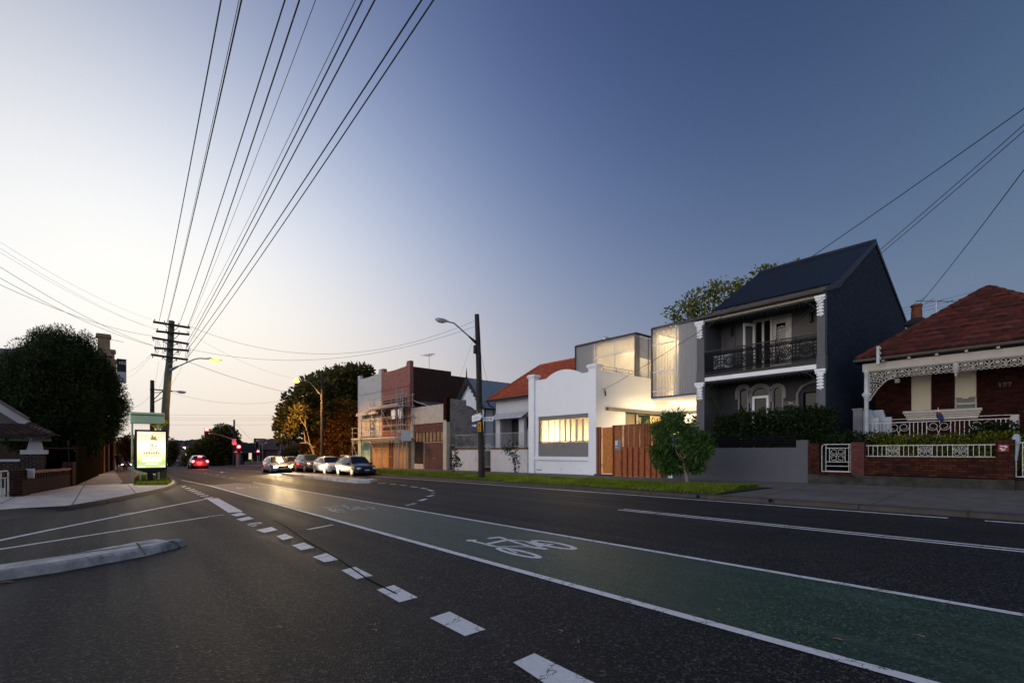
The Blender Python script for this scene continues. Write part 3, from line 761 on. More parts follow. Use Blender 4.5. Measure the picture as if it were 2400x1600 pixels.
mb = MB(); mb.box(fx_+.09, fx_+.16, wy0+.003, wy1-.003, zl1, zl0-.003); mb.build('lintel_panel', MGREYP, wh)
for k in range(3):
    ya = wy0+(wy1-wy0)*k/3; yb = wy0+(wy1-wy0)*(k+1)/3
    mb = MB(); mb.box(fx_+.1, fx_+.15, ya+.008, yb-.008, zb+.002, zs-.06); mb.build('lower_panel', MGREYP, wh, bevel=.004)
win = MB(); win.box(fx_+.07, fx_+.24, wy0, wy1, zs-.05, zs); win.box(fx_+.12, fx_+.2, wy0, wy0+.04, zs, zl1); win.box(fx_+.12, fx_+.2, wy1-.04, wy1, zs, zl1)
wo = win.build('window', MDKFRAME, wh)
mb = MB(); mb.box(fx_+.26, fx_+.268, wy0, wy1, zs, zl1); mb.build('pane', MGLASS, wo)
for k, (px, tilt, wd) in enumerate(((1268,.5,.3),(1284,.75,.42),(1299,.8,.36),(1311,.6,.3),(1324,.5,.3),(1336,.35,.2),(1350,.5,.34),(1365,.4,.24))):
    y = yx(px, XF+.5); mb = MB(); a = tilt
    mb.obox((XF+.55, y, (zs+zl1)/2), (math.sin(a), math.cos(a), 0), wd/2, (math.cos(a), -math.sin(a), 0), .02, (0,0,1), (zl1-zs)/2-.004)
    mb.build('louvre', MROOM, wo)
mb = MB(); mb.box(21.56, 25.6, yR1+.4, yL0-.3, .5, .55); mb.box(25.6, 25.65, yR1+.4, yL0-.3, .5, 3.75); mb.box(21.56, 25.6, yR1+.35, yR1+.4, .5, 3.75); mb.box(21.56, 25.6, yL0-.3, yL0-.25, .5, 3.75); mb.box(21.56, 25.6, yR1+.4, yL0-.3, 3.75, 3.8)
mb.build('front_room', MROOM, wh)
mb = MB(); mb.box(25.4, 25.58, 19.2, 20.0, 1.6, 3.0); mb.box(24.6, 25.3, 20.5, 21.6, .55, 1.9); mb.box(24.9, 25.4, 18.4, 19.0, .55, 2.6); mb.build('room_furniture', MCEDAR, wh)
for px in (1267, 1315, 1360):
    y = yx(px, fx_); mb = MB()
    for k in range(6): mb.box(fx_-.012, fx_+.001, y-.11, y+.11, .36+k*.028-.012, .36+k*.028+.004)
    mb.build('vent_grille', MWHITE2, wh)
mb = MB(); mb.tube([(fx_-.03, yL1-.1, .33), (fx_-.03, yL1-.5, .31), (fx_-.03, yL1-.62, .34)], .02, 6); mb.build('drain_pipe', MGREYP, wh)
b1y0_, b1y1_ = yx(1489, 24.9), yx(1347, 24.9)
# return wall, flat roof, courtyard
sw = yR1
mb = MB(); mb.box(XF+.46, 23.8, sw, sw+.3, g0, 6.08); mb.box(23.8, 28.3, sw, sw+.3, 3.95, 6.08); mb.box(28.0, 28.3, sw, sw+.3, g0, 3.95); mb.build('return_wall', MWHITE, wh)
mb = MB(); mb.box(28.3, 28.5, 12.55, sw+.3, 3.2, 8.0); mb.box(28.3, 28.5, 12.55, sw+.3, g0, 1.2); mb.box(28.3, 28.5, 16.6, sw+.3, 1.2, 3.2); mb.build('courtyard_wall', MWHITE, wh)
mb = MB(); mb.box(XF+.46, 29.5, sw+.3, yL0, 5.45, 5.55); mb.box(24.95, 34, b1y0_, b1y1_, 8.73, 8.8); mb.box(22.95, 34, 12.5, yx(1525.5, 22.9), 8.19, 8.25); mb.box(29.4, 34, 12.6, b1y1_, .2, 8.19); mb.build('roof', MDKFRAME, wh)
mb = MB(); mb.box(XF+.3, 28.3, yL0-.28, yL0-.02, g0, 5.9); mb.build('party_wall', MWHITE, wh)
mb = MB(); mb.box(22.0, 28.29, sw-.16, sw-.001, 3.84, 4.03); mb.box(28.12, 28.295, 12.6, sw-.161, 3.84, 4.03); mb.build('awning_beam', MBRONZE, wh)
dr_ = MB()
for x in (23.82, 24.95, 26.05, 27.95): dr_.box(x-.03, x+.03, sw+.05, sw+.12, .3, 3.84)
dr_.box(23.8, 28, sw+.05, sw+.12, 3.76, 3.83)
do = dr_.build('sliding_door', MDKFRAME, wh)
mb = MB(); mb.box(23.85, 25.0, sw+.16, sw+.17, .3, 3.76); mb.box(26.6, 28.0, sw+.16, sw+.17, .3, 3.76); mb.build('blind', MBLIND, do)
mb = MB(); mb.box(23.85, 28.0, sw+.08, sw+.088, .3, 3.76); mb.build('pane', MGLASS, do)
mb = MB(); mb.box(23.8, 28, sw+1.8, sw+1.85, .3, 3.8); mb.box(25.1, 26.4, sw+1.5, sw+1.79, .3, 3.2); mb.build('rear_room', [MROOM], wh)
mb = MB(); mb.box(28.34, 28.42, 12.6, 16.6, 3.12, 3.2); mb.box(28.34, 28.42, 12.6, 16.6, 1.2, 1.28)
for y in (12.65, 13.6, 14.9, 16.55): mb.box(28.34, 28.42, y-.03, y+.03, 1.28, 3.12)
co_ = mb.build('courtyard_window', MDKFRAME, wh)
MLIT = emit('lit_window', (1, .74, .36), 1.5)
mb = MB(); mb.box(28.46, 28.47, 12.6, 16.6, 1.2, 3.2); mb.build('lit_pane', MLIT, co_)
mb = MB(); mb.box(XF+.3, 28.3, 12.55, sw, .02, .16); mb.build('courtyard_floor', MCON_L, wh)
# upper boxes
def pod(X, ya, yb, z0, z1, depth, splits, bars, solid, side):
    mb = MB(); t = .07
    mb.box(X, X+.4, ya, ya+t, z0, z1); mb.box(X, X+.4, yb-t, yb, z0, z1); mb.box(X-.02, X+.42, ya-.02, yb+.02, z1, z1+.06); mb.box(X, X+.4, ya+t, yb-t, z0, z0+t)
    po = mb.build('upper_box', MDKFRAME, wh)
    mb = MB(); mb.box(X+.06, X+.075, ya+t, yb-t, z0+t, z1); mb.build('front_sheet', MSHEET, po)
    for y in splits:
        mb = MB(); mb.box(X+.03, X+.058, y-.022, y+.022, z0+t, z1); mb.build('mullion', MZINC, po)
    for zb_ in bars:
        mb = MB(); mb.box(X+.035, X+.057, solid[2], solid[3], zb_-.028, zb_+.028); mb.build('glazing_bar', MWHITE2, po)
    mb = MB(); mb.box(X+.3, X+.34, solid[0], solid[1], z0+t, z1); mb.build('solid_panel', MGREYP, po)
    e = .02
    mb = MB(); mb.box(X+.42, X+depth, ya+e, yb-e, z0+.005, z0+.06); mb.box(X+depth, X+depth+.06, ya+e, yb-e, z0, z1); mb.box(X+.42, X+depth, ya+e, yb-e, z1-.06, z1-.005)
    if side != 'right': mb.box(X+.42, X+depth, ya+.001, ya+.06, z0+.06, z1-.06)
    mb.box(X+.42, X+depth, yb-.06, yb-.001, z0+.06, z1-.06); mb.build('room_shell', MROOM, po)
    return po
b1y0, b1y1 = yx(1489, 24.9), yx(1347, 24.9)
s1, s2 = yx(1392, 24.9), yx(1439.5, 24.9)
P1 = pod(24.9, b1y0, b1y1, 5.55, 8.66, 3.0, (s1, s2), (zx(1440, 833, 25.3),), (s1, b1y1-.07, b1y0+.07, s1), 'right')
mb = MB(); mb.box(25.3, 27.9, b1y0+.03, b1y0+.045, 5.6, 7.3); mb.build('side_sheet', MSHEET, P1); mb = MB(); mb.box(25.3, 27.9, b1y0+.028, b1y0+.05, 7.301, 8.6); mb.build('side_panel', M('pale_cladding', (.42,.43,.45), .5), P1); mb = MB(); mb.box(24.9, 25.3, b1y0-.02, b1y0, 5.55, 8.66); mb.build('corner_panel', MGREYP, P1)
for x in (25.32, 26.3, 27.3):
    mb = MB(); mb.box(x-.03, x+.03, b1y0-.012, b1y0+.028, 5.6, 8.6); mb.build('side_mullion', MZINC, P1)
mb = MB(); mb.box(25.9, 26.2, s2+.1, s2+.9, 5.6, 6.9); mb.box(26.9, 27.3, b1y0+.3, b1y0+1.3, 5.6, 7.6); mb.build('shelf', MWHITE2, P1)
b2y0, b2y1 = yx(1637, 22.9), yx(1525.5, 22.9)
s3 = yx(1583.5, 22.9)
P2 = pod(22.9, b2y0, b2y1, 4.38, 8.12, 3.2, (s3,), (zx(1557, 808, 23.3), zx(1557, 872, 23.3), zx(1557, 917, 23.3)), (b2y0+.07, s3, s3, b2y1-.07), 'both')
mb = MB(); mb.box(24.6, 24.7, b2y1-1.2, b2y1-.35, 4.5, 7.0); mb.build('inner_door', MWHITE2, P2)
mb = MB(); mb.box(24.4, 24.58, b2y1-1.75, b2y1-1.3, 4.5, 5.6); mb.build('timber_cabinet', MCEDAR, P2)
mb = MB(); mb.box(22.93, 28.28, b2y0, b2y1, 4.3, 4.37); mb.build('soffit', MWHITE, P2)
mb = MB(); mb.box(23.35, 28.29, b2y1+.002, b2y1+.06, 4.38, 8.1); mb.build('side_cladding', MZINC, P2)
# guard rail along the return wall, and flue
mb = MB()
for z in (6.2, 6.38): mb.tube([(XF+.7, sw+.12, z), (26.4, sw+.12, z)], .012, 5)
for x in (21.9, 23.1, 24.3, 25.5): mb.tube([(x, sw+.12, 6.05), (x, sw+.12, 6.4)], .014, 5)
mb.build('guard_rail', MDKFRAME, wh)
fp = PY(1419, 806, 20.6); mb = MB(); mb.lathe((26.6, yx(1419, 26.6), 8.8), [(.25,0),(.25,.35),(.3,.36),(.3,.5),(.2,.56)], 14); mb.build('flue', MZINC, wh, smooth=40)
lamp('front_room_light', 'AREA', (23.4, 20.3, 3.7), WARM, 900, 1.6, (0,0,-1), 2.5)
lamp('upper_room_light', 'AREA', (26.8, (b1y0+s1)/2, 8.5), WARM, 185, 2.6, (0,0,-1), 3.2)
lamp('upper_room_light', 'AREA', (24.8, (s3+b2y1)/2, 7.95), WARM, 130, 2.4, (0,0,-1), 2.4)
lamp('courtyard_light', 'AREA', (25.2, 14.0, 4.2), WARM, 900, 2.5, (.35,.5,-1), 2.0)
lamp('courtyard_light', 'POINT', (27.0, 15.6, 2.2), WARM, 650, .15)
lamp('rear_room_light', 'AREA', (25.9, sw+1.4, 2.3), WARM, 420, 3.6, (0,-1,0), 2.4)
# ---- timber front fence and gate
fe = thing('timber_fence', 'reddish brown batten fence with open slats beside the white house', 'fence', (XF, 15.4, .15))
fz1 = 2.9; fg = lambda y: FP(21.1, y)-.02
f0, f1 = yx(1551, XF), yx(1438.5, XF)
mb = MB()
for px in (1399.5, 1405):
    y = yx(px, XF); mb.box(XF, XF+.1, y-.05, y+.05, fg(y), fz1-.05)
mb.build('post', MCEDAR2, fe)
mb = MB(); y = yx(1402.5, XF+.06); mb.box(XF+.06, XF+.08, yx(1408, XF), yR1-.02, fg(y), fz1-.06); mb.build('infill_board', MCEDAR2, fe)
pxs = [1438.5, 1457.5, 1470.5, 1483, 1496.5, 1510.5, 1525, 1538, 1551]
ysl = [yx(p, XF) for p in pxs]
for y in ysl:
    mb = MB(); mb.box(XF-.09, XF+.06, y-.025, y+.025, fg(y)+.02, fz1); mb.build('fin', MCEDAR2, fe)
for i in range(len(ysl)-1):
    yb, ya = ysl[i]-.026, ysl[i+1]+.026; g = fg(ya)+.03; n = 6 if i else 10; zm = 1.72
    mb = MB(); wd = (yb-ya)/n
    for k in range(n): mb.box(XF+.01, XF+.035, ya+wd*k+.004, ya+wd*(k+1)-.004, g, zm if i else fz1-.04)
    mb.build('board_panel', MCEDAR, fe)
    if i:
        mb = MB()
        for k in (2, 4): mb.box(XF-.01, XF+.05, ya+wd*k-.035, ya+wd*k+.03, zm, fz1-.04)
        mb.build('slat', MCEDAR2, fe)
mb = MB(); mb.box(XF-.08, XF+.05, f0+.03, f1-.03, fz1-.039, fz1-.001); mb.build('top_rail', MCEDAR2, fe)
ga = thing('timber_gate', 'smooth orange cedar gate between the white wall and batten fence', 'gate', (XF, 16.5, .15))
y0, y1 = yx(1436.5, XF), yx(1410.5, XF); mb = MB(); n = 9; wd = (y1-y0)/n
for k in range(n): mb.box(XF+.03, XF+.07, y0+wd*k+.003, y0+wd*(k+1)-.003, fg(y0)+.12, fz1-.09)
mb.build('board_panel', M('orange_cedar', (.5,.18,.04), .45, .25, 5, .2, 30), ga)
for z in (.75, 2.3):
    mb = MB(); mb.lathe((XF+.03, y1+.02, z), [(.018,-.05),(.018,.05)], 8); mb.build('hinge', MZINC, ga)
mb = MB(); mb.box(XF-.25, XF+.12, y0-.05, y1+.35, fg(y0)-.02, fg(y0)+.09); mb.build('doorstep', M('dark_stone', (.05,.05,.05), .7), ga)
lb = thing('letterbox', 'grey steel letterbox with white intercom plate set into the batten fence', 'letterbox', (XF-.02, yx(1449, XF), 1.7))
ya, yb = yx(1455.5, XF-.03), yx(1441.5, XF-.03); za, zb_ = zx(1448, 1030, XF), zx(1448, 1054, XF)
mb = MB(); mb.box(XF-.05, XF+.008, ya, yb, zb_, za); mb.build('box', M('letterbox_steel', (.17,.19,.22), .4, .08, metal=.5), lb, bevel=.006)
mb = MB(); mb.box(XF-.058, XF-.049, yb-.17, yb-.03, za-.28, za-.06); mb.build('intercom_plate', MWHITE2, lb)
mb = MB(); mb.box(XF-.058, XF-.049, yb-.17, yb-.03, zb_+.1, zb_+.2); mb.build('number_plate', MCREAMP, lb)
mb = MB(); letters(mb, '195', (XF-.06, yb-.05, za-.2), (0,-1,0), (0,0,1), .07, .022, .008, (-1,0,0)); mb.build('numeral', MBLACK, lb)
# meter cupboard at the boundary
mc = thing('meter_gate', 'pale blue grey gate and meter base behind the verge tree', 'gate', (XF, 12.9, .2))
mb = MB(); mb.box(XF+.05, XF+.12, 12.45, 13.42, .75, 2.3); mb.build('gate_panel', M('pale_blue_paint', (.4,.45,.5), .6), mc)
mb = MB(); mb.box(XF+.02, XF+.3, 12.45, 13.42, .1, .72); mb.build('meter_base', M('meter_grey', (.05,.055,.06), .6), mc)
mb = MB(); mb.box(XF, XF+.02, 12.85, 13.1, .2, .6); mb.build('meter_door', MWHITE2, mc)
mb = MB(); mb.box(22.95, 23.05, 12.58, 13.5, .1, 2.95); mb.build('courtyard_screen', MGREYP, wh)
# ================================================================== TERRACE HOUSE
XT = 22.9; XW = 24.6
te = thing('terrace_house', 'two storey dark grey terrace house with iron lace balcony and steep blue black roof', 'house', (XT, 9.7, .2))
tl0, tl1, tr0, tr1 = yx(1651, XT), yx(1634, XT), yx(1934, XT), yx(1915.5, XT)
g0 = .05
MPIER = M('pier_grey', (.1,.1,.106), .7, .08, 2, .2, 20)
side = [(XT+.01,g0),(XT+.01,8.12),(XW,8.7),(XW+.02,8.93),(30.3,12.2),(37,9.3),(37,g0)]
mb = MB(); mb.prism([(x, tr0, z) for x, z in side], (0, tr1-tr0, 0)); mb.build('side_wall', MTBRICK, te)
mb = MB(); mb.prism([(x, tl0+.01, z) for x, z in side], (0, tl1-tl0-.02, 0)); mb.build('party_wall', MTGREY, te)
for a, b in ((tl0, tl1), (tr0, tr1)):
    mb = MB(); mb.box(XT-.06, XT+.012, a-.02, b+.02, g0, 4.72); mb.box(XT-.06, XT+.25, a-.021, b+.021, 4.95, 5.5); mb.box(XT-.04, XT+.2, a-.005, b+.005, 5.5, 8.15); po = mb.build('pier', MPIER, te, bevel=.01)
    for z in (4.5, 7.55):
        mb = MB(); c = (a+b)/2; hw = (b-a)/2
        mb.box(XT-.2, XT-.03, a-.05, b+.05, z+.32, z+.42); mb.box(XT-.17, XT-.03, a-.03, b+.03, z+.22, z+.32)
        for k in range(5):
            zz = z+.16-.13*k; r = .13-.012*k
            mb.ell((XT-.09+.008*k, c, zz), r*.75, hw*(.86-.11*k), .1, 9, 6)
            mb.ell((XT-.14+.01*k, c-hw*.5, zz), .05, .07, .06, 7, 5); mb.ell((XT-.14+.01*k, c+hw*.5, zz), .05, .07, .06, 7, 5)
        mb.build('scroll_corbel', MORN, po, smooth=60)
yl, yr_ = tl0-.001, tr1+.001
# fascias, balcony, verandah roof
mb = MB(); mb.box(XT, XT+.08, yr_, yl, 7.95, 8.08); mb.build('eave_fascia', MCREAMP, te)
mb = MB(); mb.box(XT-.03, XT+.07, yr_, yl, 4.96, 5.15); mb.build('balcony_fascia', MWHITE2, te)
mb = MB(); mb.box(XT+.08, XW, yr_, yl, 4.98, 5.12); mb.box(XT-.02, XT+.1, yr_, yl, 5.152, 5.3); mb.build('balcony_floor', MBLACK, te)
mb = MB(); mb.prism([(XT-.16, 0, 8.09),(XT-.16,0,8.17),(XW+.3,0,8.82),(XW+.3,0,8.74)], (0,1,0))
mb.v = [(x, (tr0-.03) if y < .5 else (tl1+.1), z) for x, y, z in mb.v]; mb.build('verandah_roof', MIRON, te)
mb = MB(); mb.tube([(XT-.2, tr0-.02, 8.12), (XT-.2, tl1+.12, 8.12)], .07, 8); mb.box(XW+.05, XW+.18, tr0+.02, tl1, 8.76, 8.9); mb.build('gutter', M('gutter_brown', (.07,.062,.06), .5), te)
mb = MB(); rows = []; n = 190
for k, (x, z) in enumerate(((XW-.08, 8.9), (30.3, 12.26))):
    rows.append([(x, tr0-.05+(tl1+.1-tr0)*i/n, z+.028*math.cos(i*PI/1.5)) for i in range(n+1)])
mb.grid(rows); mb.grid([[(x, tr0-.05, z-.05), (x, tl1+.05, z-.05)] for x, z in ((30.3, 12.26), (37.3, 9.2))]); mb.build('roof', MIRON, te)
mb = MB(); mb.box(XW-.1, 30.3, 0, .06, 0, .22)
mb = MB(); mb.prism([(XT-.02,tr0-.07,8.12),(XT-.02,tr0-.07,8.3),(XW-.05,tr0-.07,8.98),(30.3,tr0-.07,12.32),(37.2,tr0-.07,9.25),(37.2,tr0-.07,9.1),(30.3,tr0-.07,12.1),(XW,tr0-.07,8.7)], (0,.068,0)); mb.build('barge_board', MIRON, te)
mb = MB(); mb.tube([(30.3, tr0-.06, 12.3), (30.3, tl1+.1, 12.3)], .1, 8); mb.build('ridge_cap', MIRON, te)
# upper wall with doors
dz0, dz1 = 5.14, 7.95
dy0, dy1 = yx(1856, XW), yx(1766, XW)
MGRWALL = M('balcony_wall_grey', (.11,.1,.092), .8, .08, 2, .2, 18)
mb = MB(); mb.box(XW, XW+.2, yr_, dy0, 5.1, 8.75); mb.box(XW, XW+.2, dy1, yl, 5.1, 8.75); mb.box(XW, XW+.2, dy0, dy1, dz1, 8.75); mb.build('upper_wall', MGRWALL, te)
fr = MB(); fr.box(XW-.05, XW+.1, dy0, dy1, dz1-.13, dz1)
cuts = [dy0, yx(1808.5, XW), dy1]
for y, h in ((dy0+.07, .07), (cuts[1], .055), (dy1-.05, .05)): fr.box(XW-.05, XW+.1, y-h, y+h, dz0, dz1-.13)
fo = fr.build('french_door', MCREAMP, te)
mb = MB(); ya, yb = dy0+.14, cuts[1]-.055
mb.box(XW, XW+.06, ya, ya+.14, dz0, dz1-.14); mb.box(XW, XW+.06, yb-.14, yb, dz0, dz1-.14); mb.box(XW, XW+.06, ya+.14, yb-.14, dz1-.36, dz1-.14); mb.box(XW, XW+.06, ya+.14, yb-.14, dz0, dz0+.5); mb.build('door_leaf', MCREAMP, fo)
mb = MB(); mb.box(XW+.03, XW+.036, ya+.14, yb-.14, dz0+.5, dz1-.36); mb.build('pane', MGLASS, fo)
mb = MB(); rows = [[(XW+.3+.03*math.sin(i*1.9), ya+.16+(yb-ya-.32)*i/40, z) for i in range(41)] for z in (dz0+.1, dz1-.55)]; mb.grid(rows); mb.build('net_curtain', M('curtain', (.55,.56,.52), .9, .1, 9), fo)
mb = MB(); ya, yb = cuts[1]+.06, dy1-.1
mid = (ya+yb)/2
for a, b in ((ya, mid-.05), (mid+.05, yb)):
    for k in range(28):
        z = dz0+.15+k*.092
        if z > dz1-.25: break
        mb.obox((XW+.05, (a+b)/2, z), (0,1,0), (b-a)/2, (.8,0,-.6), .035, (.6,0,.8), .006)
mb.build('shutter_slats', MBLACK, fo)
mb = MB(); mb.box(XW, XW+.07, mid-.05, mid+.05, dz0, dz1-.14); mb.build('stile', MCREAMP, fo)
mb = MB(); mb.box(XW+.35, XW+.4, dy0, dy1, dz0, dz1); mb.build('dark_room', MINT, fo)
# the leaf that stands open over the balcony
lf = MB(); L = .62; hx, hy = XW-.02, dy1-.05; ang = math.radians(62); u = Vector((-math.sin(ang), math.cos(ang), 0)); n_ = Vector((math.cos(ang), math.sin(ang), 0)); hz = dz1-.16
for a, b, c, d in ((0,.09,dz0,hz),(L-.09,L,dz0,hz),(.09,L-.09,hz-.14,hz),(.09,L-.09,dz0,dz0+.3)):
    lf.obox(Vector((hx,hy,(c+d)/2))+u*((a+b)/2), u, (b-a)/2, n_, .022, (0,0,1), (d-c)/2)
lo_ = lf.build('open_leaf', MWHITE2, fo)
mb = MB(); mb.obox(Vector((hx,hy,(dz0+hz)/2+.08))+u*L/2, u, L/2-.09, n_, .004, (0,0,1), (hz-dz0)/2-.22); mb.build('leaf_pane', MGLASS, fo)
mb = MB(); 
for y in (yx(1718, XW), yx(1902, XW)):
    mb = MB(); zc = 7.55; mb.box(XW-.16, XW, y-.05, y+.05, zc-.2, zc+.2); mb.box(XW-.2, XW-.0, y-.07, y+.07, zc+.2, zc+.24); mb.build('wall_lamp', MBLACK, te, bevel=.01)
mb = MB(); mb.box(XW-.06, XW-.001, yl-.75, yl-.66, 5.15, 8.6); mb.build('downpipe', M('pipe_grey', (.08,.085,.095), .5), te)
ac = MB(); ac.box(XT+.5, XT+.82, yl-1.05, yl-.2, 5.55, 6.25)
aco = tag(ac.build('air_conditioner', M('aircon_white', (.5,.52,.54), .5), bevel=.03), 'pale air conditioning unit at the left end of the lace balcony', 'air conditioner')
# iron lace balustrade: rails, then one cast panel repeated
def lace_panel(x, ya, yb, z0, z1, r, rnd):
    mb = MB(); wd = yb-ya; h = z1-z0
    P = lambda u, v: (x, ya+u*wd, z0+v*h)
    def cir(u, v, ru, n=12, a0=0, a1=2*PI, rr=r):
        mb.tube([P(u+ru*math.cos(a0+(a1-a0)*i/n), v+ru*wd/h*math.sin(a0+(a1-a0)*i/n)) for i in range(n+1)], rr, 4, cap=False)
    cir(.5,.45,.3,16); cir(.5,.45,.17,12); cir(.5,.45,.06,8)
    for k in range(8):
        a = k*PI/4; mb.tube([P(.5+.07*math.cos(a), .45+.07*wd/h*math.sin(a)), P(.5+.29*math.cos(a), .45+.29*wd/h*math.sin(a))], r*.9, 4, cap=False)
        cir(.5+.235*math.cos(a+.39), .45+.235*wd/h*math.sin(a+.39), .05, 7)
    for u in (.09, .91):
        for v in (.1, .26, .42, .58, .72): cir(u, v, .085, 8); cir(u+(.12 if u < .5 else -.12), v+.07, .05, 6)
    for k in range(9): cir((k+.5)/9, .9, .05, 7); cir((k+.5)/9, .79, .045, 6); cir((k+.5)/9, .06, .05, 7)
    mb.tube([P(0,0), P(0,1)], r*1.2, 4); mb.tube([P(0,.84), P(1,.84)], r*.9, 4); mb.tube([P(0,.12), P(1,.12)], r*.9, 4)
    return mb
ba = MB(); ba.box(XT-.03, XT+.03, yr_, yl, 6.4, 6.45); ba.box(XT-.015, XT+.015, yr_, yl, 5.36, 5.39); bo = ba.build('balustrade', MBLACK, te)
npan = 6; pw = (yl-yr_)/npan; first = None
for k in range(npan):
    lace_panel(XT, yr_+k*pw, yr_+(k+1)*pw, 5.39, 6.4, .017, random).build('lace_panel', MBLACK, bo)
mb = MB()                                  # fringe under the verandah eave and the balcony
for z0, z1 in ((7.7, 7.94), (4.72, 4.95)):
    n = 46
    for k in range(n):
        y = yr_+.06+(yl-yr_-.12)*k/(n-1); mb.tube([(XT+.04, y, z1), (XT+.04, y, z0+.05*(k % 2))], .018, 4)
    mb.box(XT+.03, XT+.05, yr_, yl, z1-.07, z1)
for s, y in ((1, yr_), (-1, yl)):
    for zt in (7.9, 4.9): mb.tube([(XT+.04, y+s*.75*(1-math.cos(a)), zt-.75*(1-math.sin(a))) for a in [i*PI/2/8 for i in range(9)]], .022, 5)
mb.build('lace_fringe', MBLACK, te)
# ground floor: arched triple window, door, name plate
zf = .75
mb = MB(); mb.box(XW, XW+.2, yr_, yl, zf-.6, 1.15); mb.box(XW+.001, XW+.2, yx(1882, XW), yx(1835, XW), 1.15, 5.0); mb.box(XW, XW+.2, yx(1731, XW), yl, 1.15, 5.0)
mb.box(XW+.002, XW+.2, yx(1835, XW), yx(1731, XW), 4.55, 5.0); mb.box(XW, XW+.2, yr_, yx(1882, XW), 4.2, 5.0); mb.build('lower_wall', M('shaded_wall_grey', (.04,.04,.042), .8, .12, 2), te)  # verandah shade put into the wall colour, darker than the other terrace grey
def arch_pts(yc, hw, zs, z0, n=14): return [(yc+hw, z0)]+[(yc+hw*math.cos(PI*i/n), zs+hw*math.sin(PI*i/n)) for i in range(n+1)]+[(yc-hw, z0)]
aw = MB(); ac_y = yx(1782, XW); sl_y, sr_y = yx(1742.5, XW), yx(1823, XW)
hwc = (yx(1761, XW)-yx(1804, XW))/2; hws = (yx(1731, XW)-yx(1752, XW))/2
wz = zx(1782, 906, XW); z_sp = wz-hwc
for yc, hw, zsp in ((ac_y, hwc, z_sp), (sl_y, hws, zx(1742, 918, XW)), (sr_y, hws, zx(1823, 912, XW)-.1)):
    pts = arch_pts(yc, hw+.1, zsp, zsp-.35); aw.tube([(XW-.05, y, z) for y, z in pts], .075, 6)
    pts = arch_pts(yc, hw, zsp, 1.15); aw.tube([(XW-.01, y, z) for y, z in pts], .05, 6)
for y in (yx(1754, XW), yx(1807.5, XW)):
    aw.lathe((XW-.06, y, 1.15), [(.11,0),(.09,.1),(.08,2.1),(.1,2.2),(.14,2.3),(.14,2.4)], 10)
awo = aw.build('arched_window', M('moulding_grey', (.22,.21,.205), .6, .08), te, smooth=50)
mb = MB()
for yc, hw, zsp in ((ac_y, hwc, z_sp), (sl_y, hws, zx(1742, 918, XW)), (sr_y, hws, zx(1823, 912, XW)-.1)):
    mb.prism([(XW+.05, y, z) for y, z in arch_pts(yc, hw, zsp, 1.15)], (.006,0,0))
mb.build('pane', MGLASSD, awo)
mb = MB(); zt_ = zx(1782, 930, XW); hw = hwc-.05
mb.box(XW-.01, XW+.045, ac_y-hw, ac_y+hw, zt_-.06, zt_+.06); mb.box(XW-.01, XW+.045, ac_y-hw, ac_y-hw+.1, 1.15, zt_-.06); mb.box(XW-.01, XW+.045, ac_y+hw-.1, ac_y+hw, 1.15, zt_-.06)
for y in (sl_y+hws-.06, sr_y+hws-.06): mb.box(XW-.01, XW+.045, y-.045, y+.045, 1.15, 3.3)
mb.build('sash', MWHITE2, awo)
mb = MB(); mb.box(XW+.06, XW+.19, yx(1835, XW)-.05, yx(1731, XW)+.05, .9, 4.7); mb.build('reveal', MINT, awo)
yd0, yd1 = yr_+.08, yx(1887, XW)
mb = MB(); mb.box(XW+.08, XW+.14, yd0, yd1, zf-.5, 3.35); mb.box(XW+.04, XW+.079, yd0+.12, yd0+.42, 1.0, 1.9); mb.box(XW+.04, XW+.079, yd1-.42, yd1-.12, 1.0, 1.9); do2 = mb.build('front_door', M('door_black', (.018,.016,.016), .35), te, bevel=.01)
mb = MB(); mb.box(XW+.08, XW+.09, yd0, yd1, 3.45, 4.15); mb.build('fanlight', MGLASSD, do2)
mb = MB(); hy_ = yx(1873, XW); mb.tube([(XW-.06, hy_+.05, 3.65), (XW-.06, hy_+.05, 4.15), (XW-.06, hy_-.12, 4.45), (XW-.06, hy_-.5, 4.62), (XW-.06, yr_, 4.66)], .08, 6); mb.ell((XW-.06, hy_+.05, 3.62), .1, .12, .1); mb.build('hood_mould', M('moulding_grey2', (.16,.155,.15), .6), te, smooth=50)
ya, yb = yx(1870, XW), yx(1838, XW); z0, z1 = zx(1854, 949.5, XW), zx(1854, 939.5, XW)
mb = MB(); mb.box(XW-.05, XW, ya, yb, z0, z1); npl = mb.build('name_plate', MBLACK, te)
mb = MB(); e = .035
for a, b, c, d in ((ya+e,yb-e,z1-e-.012,z1-e),(ya+e,yb-e,z0+e,z0+e+.012),(ya+e,ya+e+.012,z0+e,z1-e),(yb-e-.012,yb-e,z0+e,z1-e)): mb.box(XW-.056, XW-.0495, a, b, c, d)
n = 26; mb.tube([(XW-.058, yb-.2-(yb-ya-.4)*i/n, (z0+z1)/2+.045*math.sin(i*1.35)*(1.2-.5*i/n)) for i in range(n+1)], .012, 4)
mb.build('script_lettering', MCREAMP, npl)
mb = MB(); mb.box(XT, XW+.2, yr_, yl, .1, .72); mb.build('verandah_floor', MCON, te)
mb = MB(); mb.box(XW+.42, 36.9, tr1, tl0, .05, 8.6); mb.build('house_body', MTGREY, te)
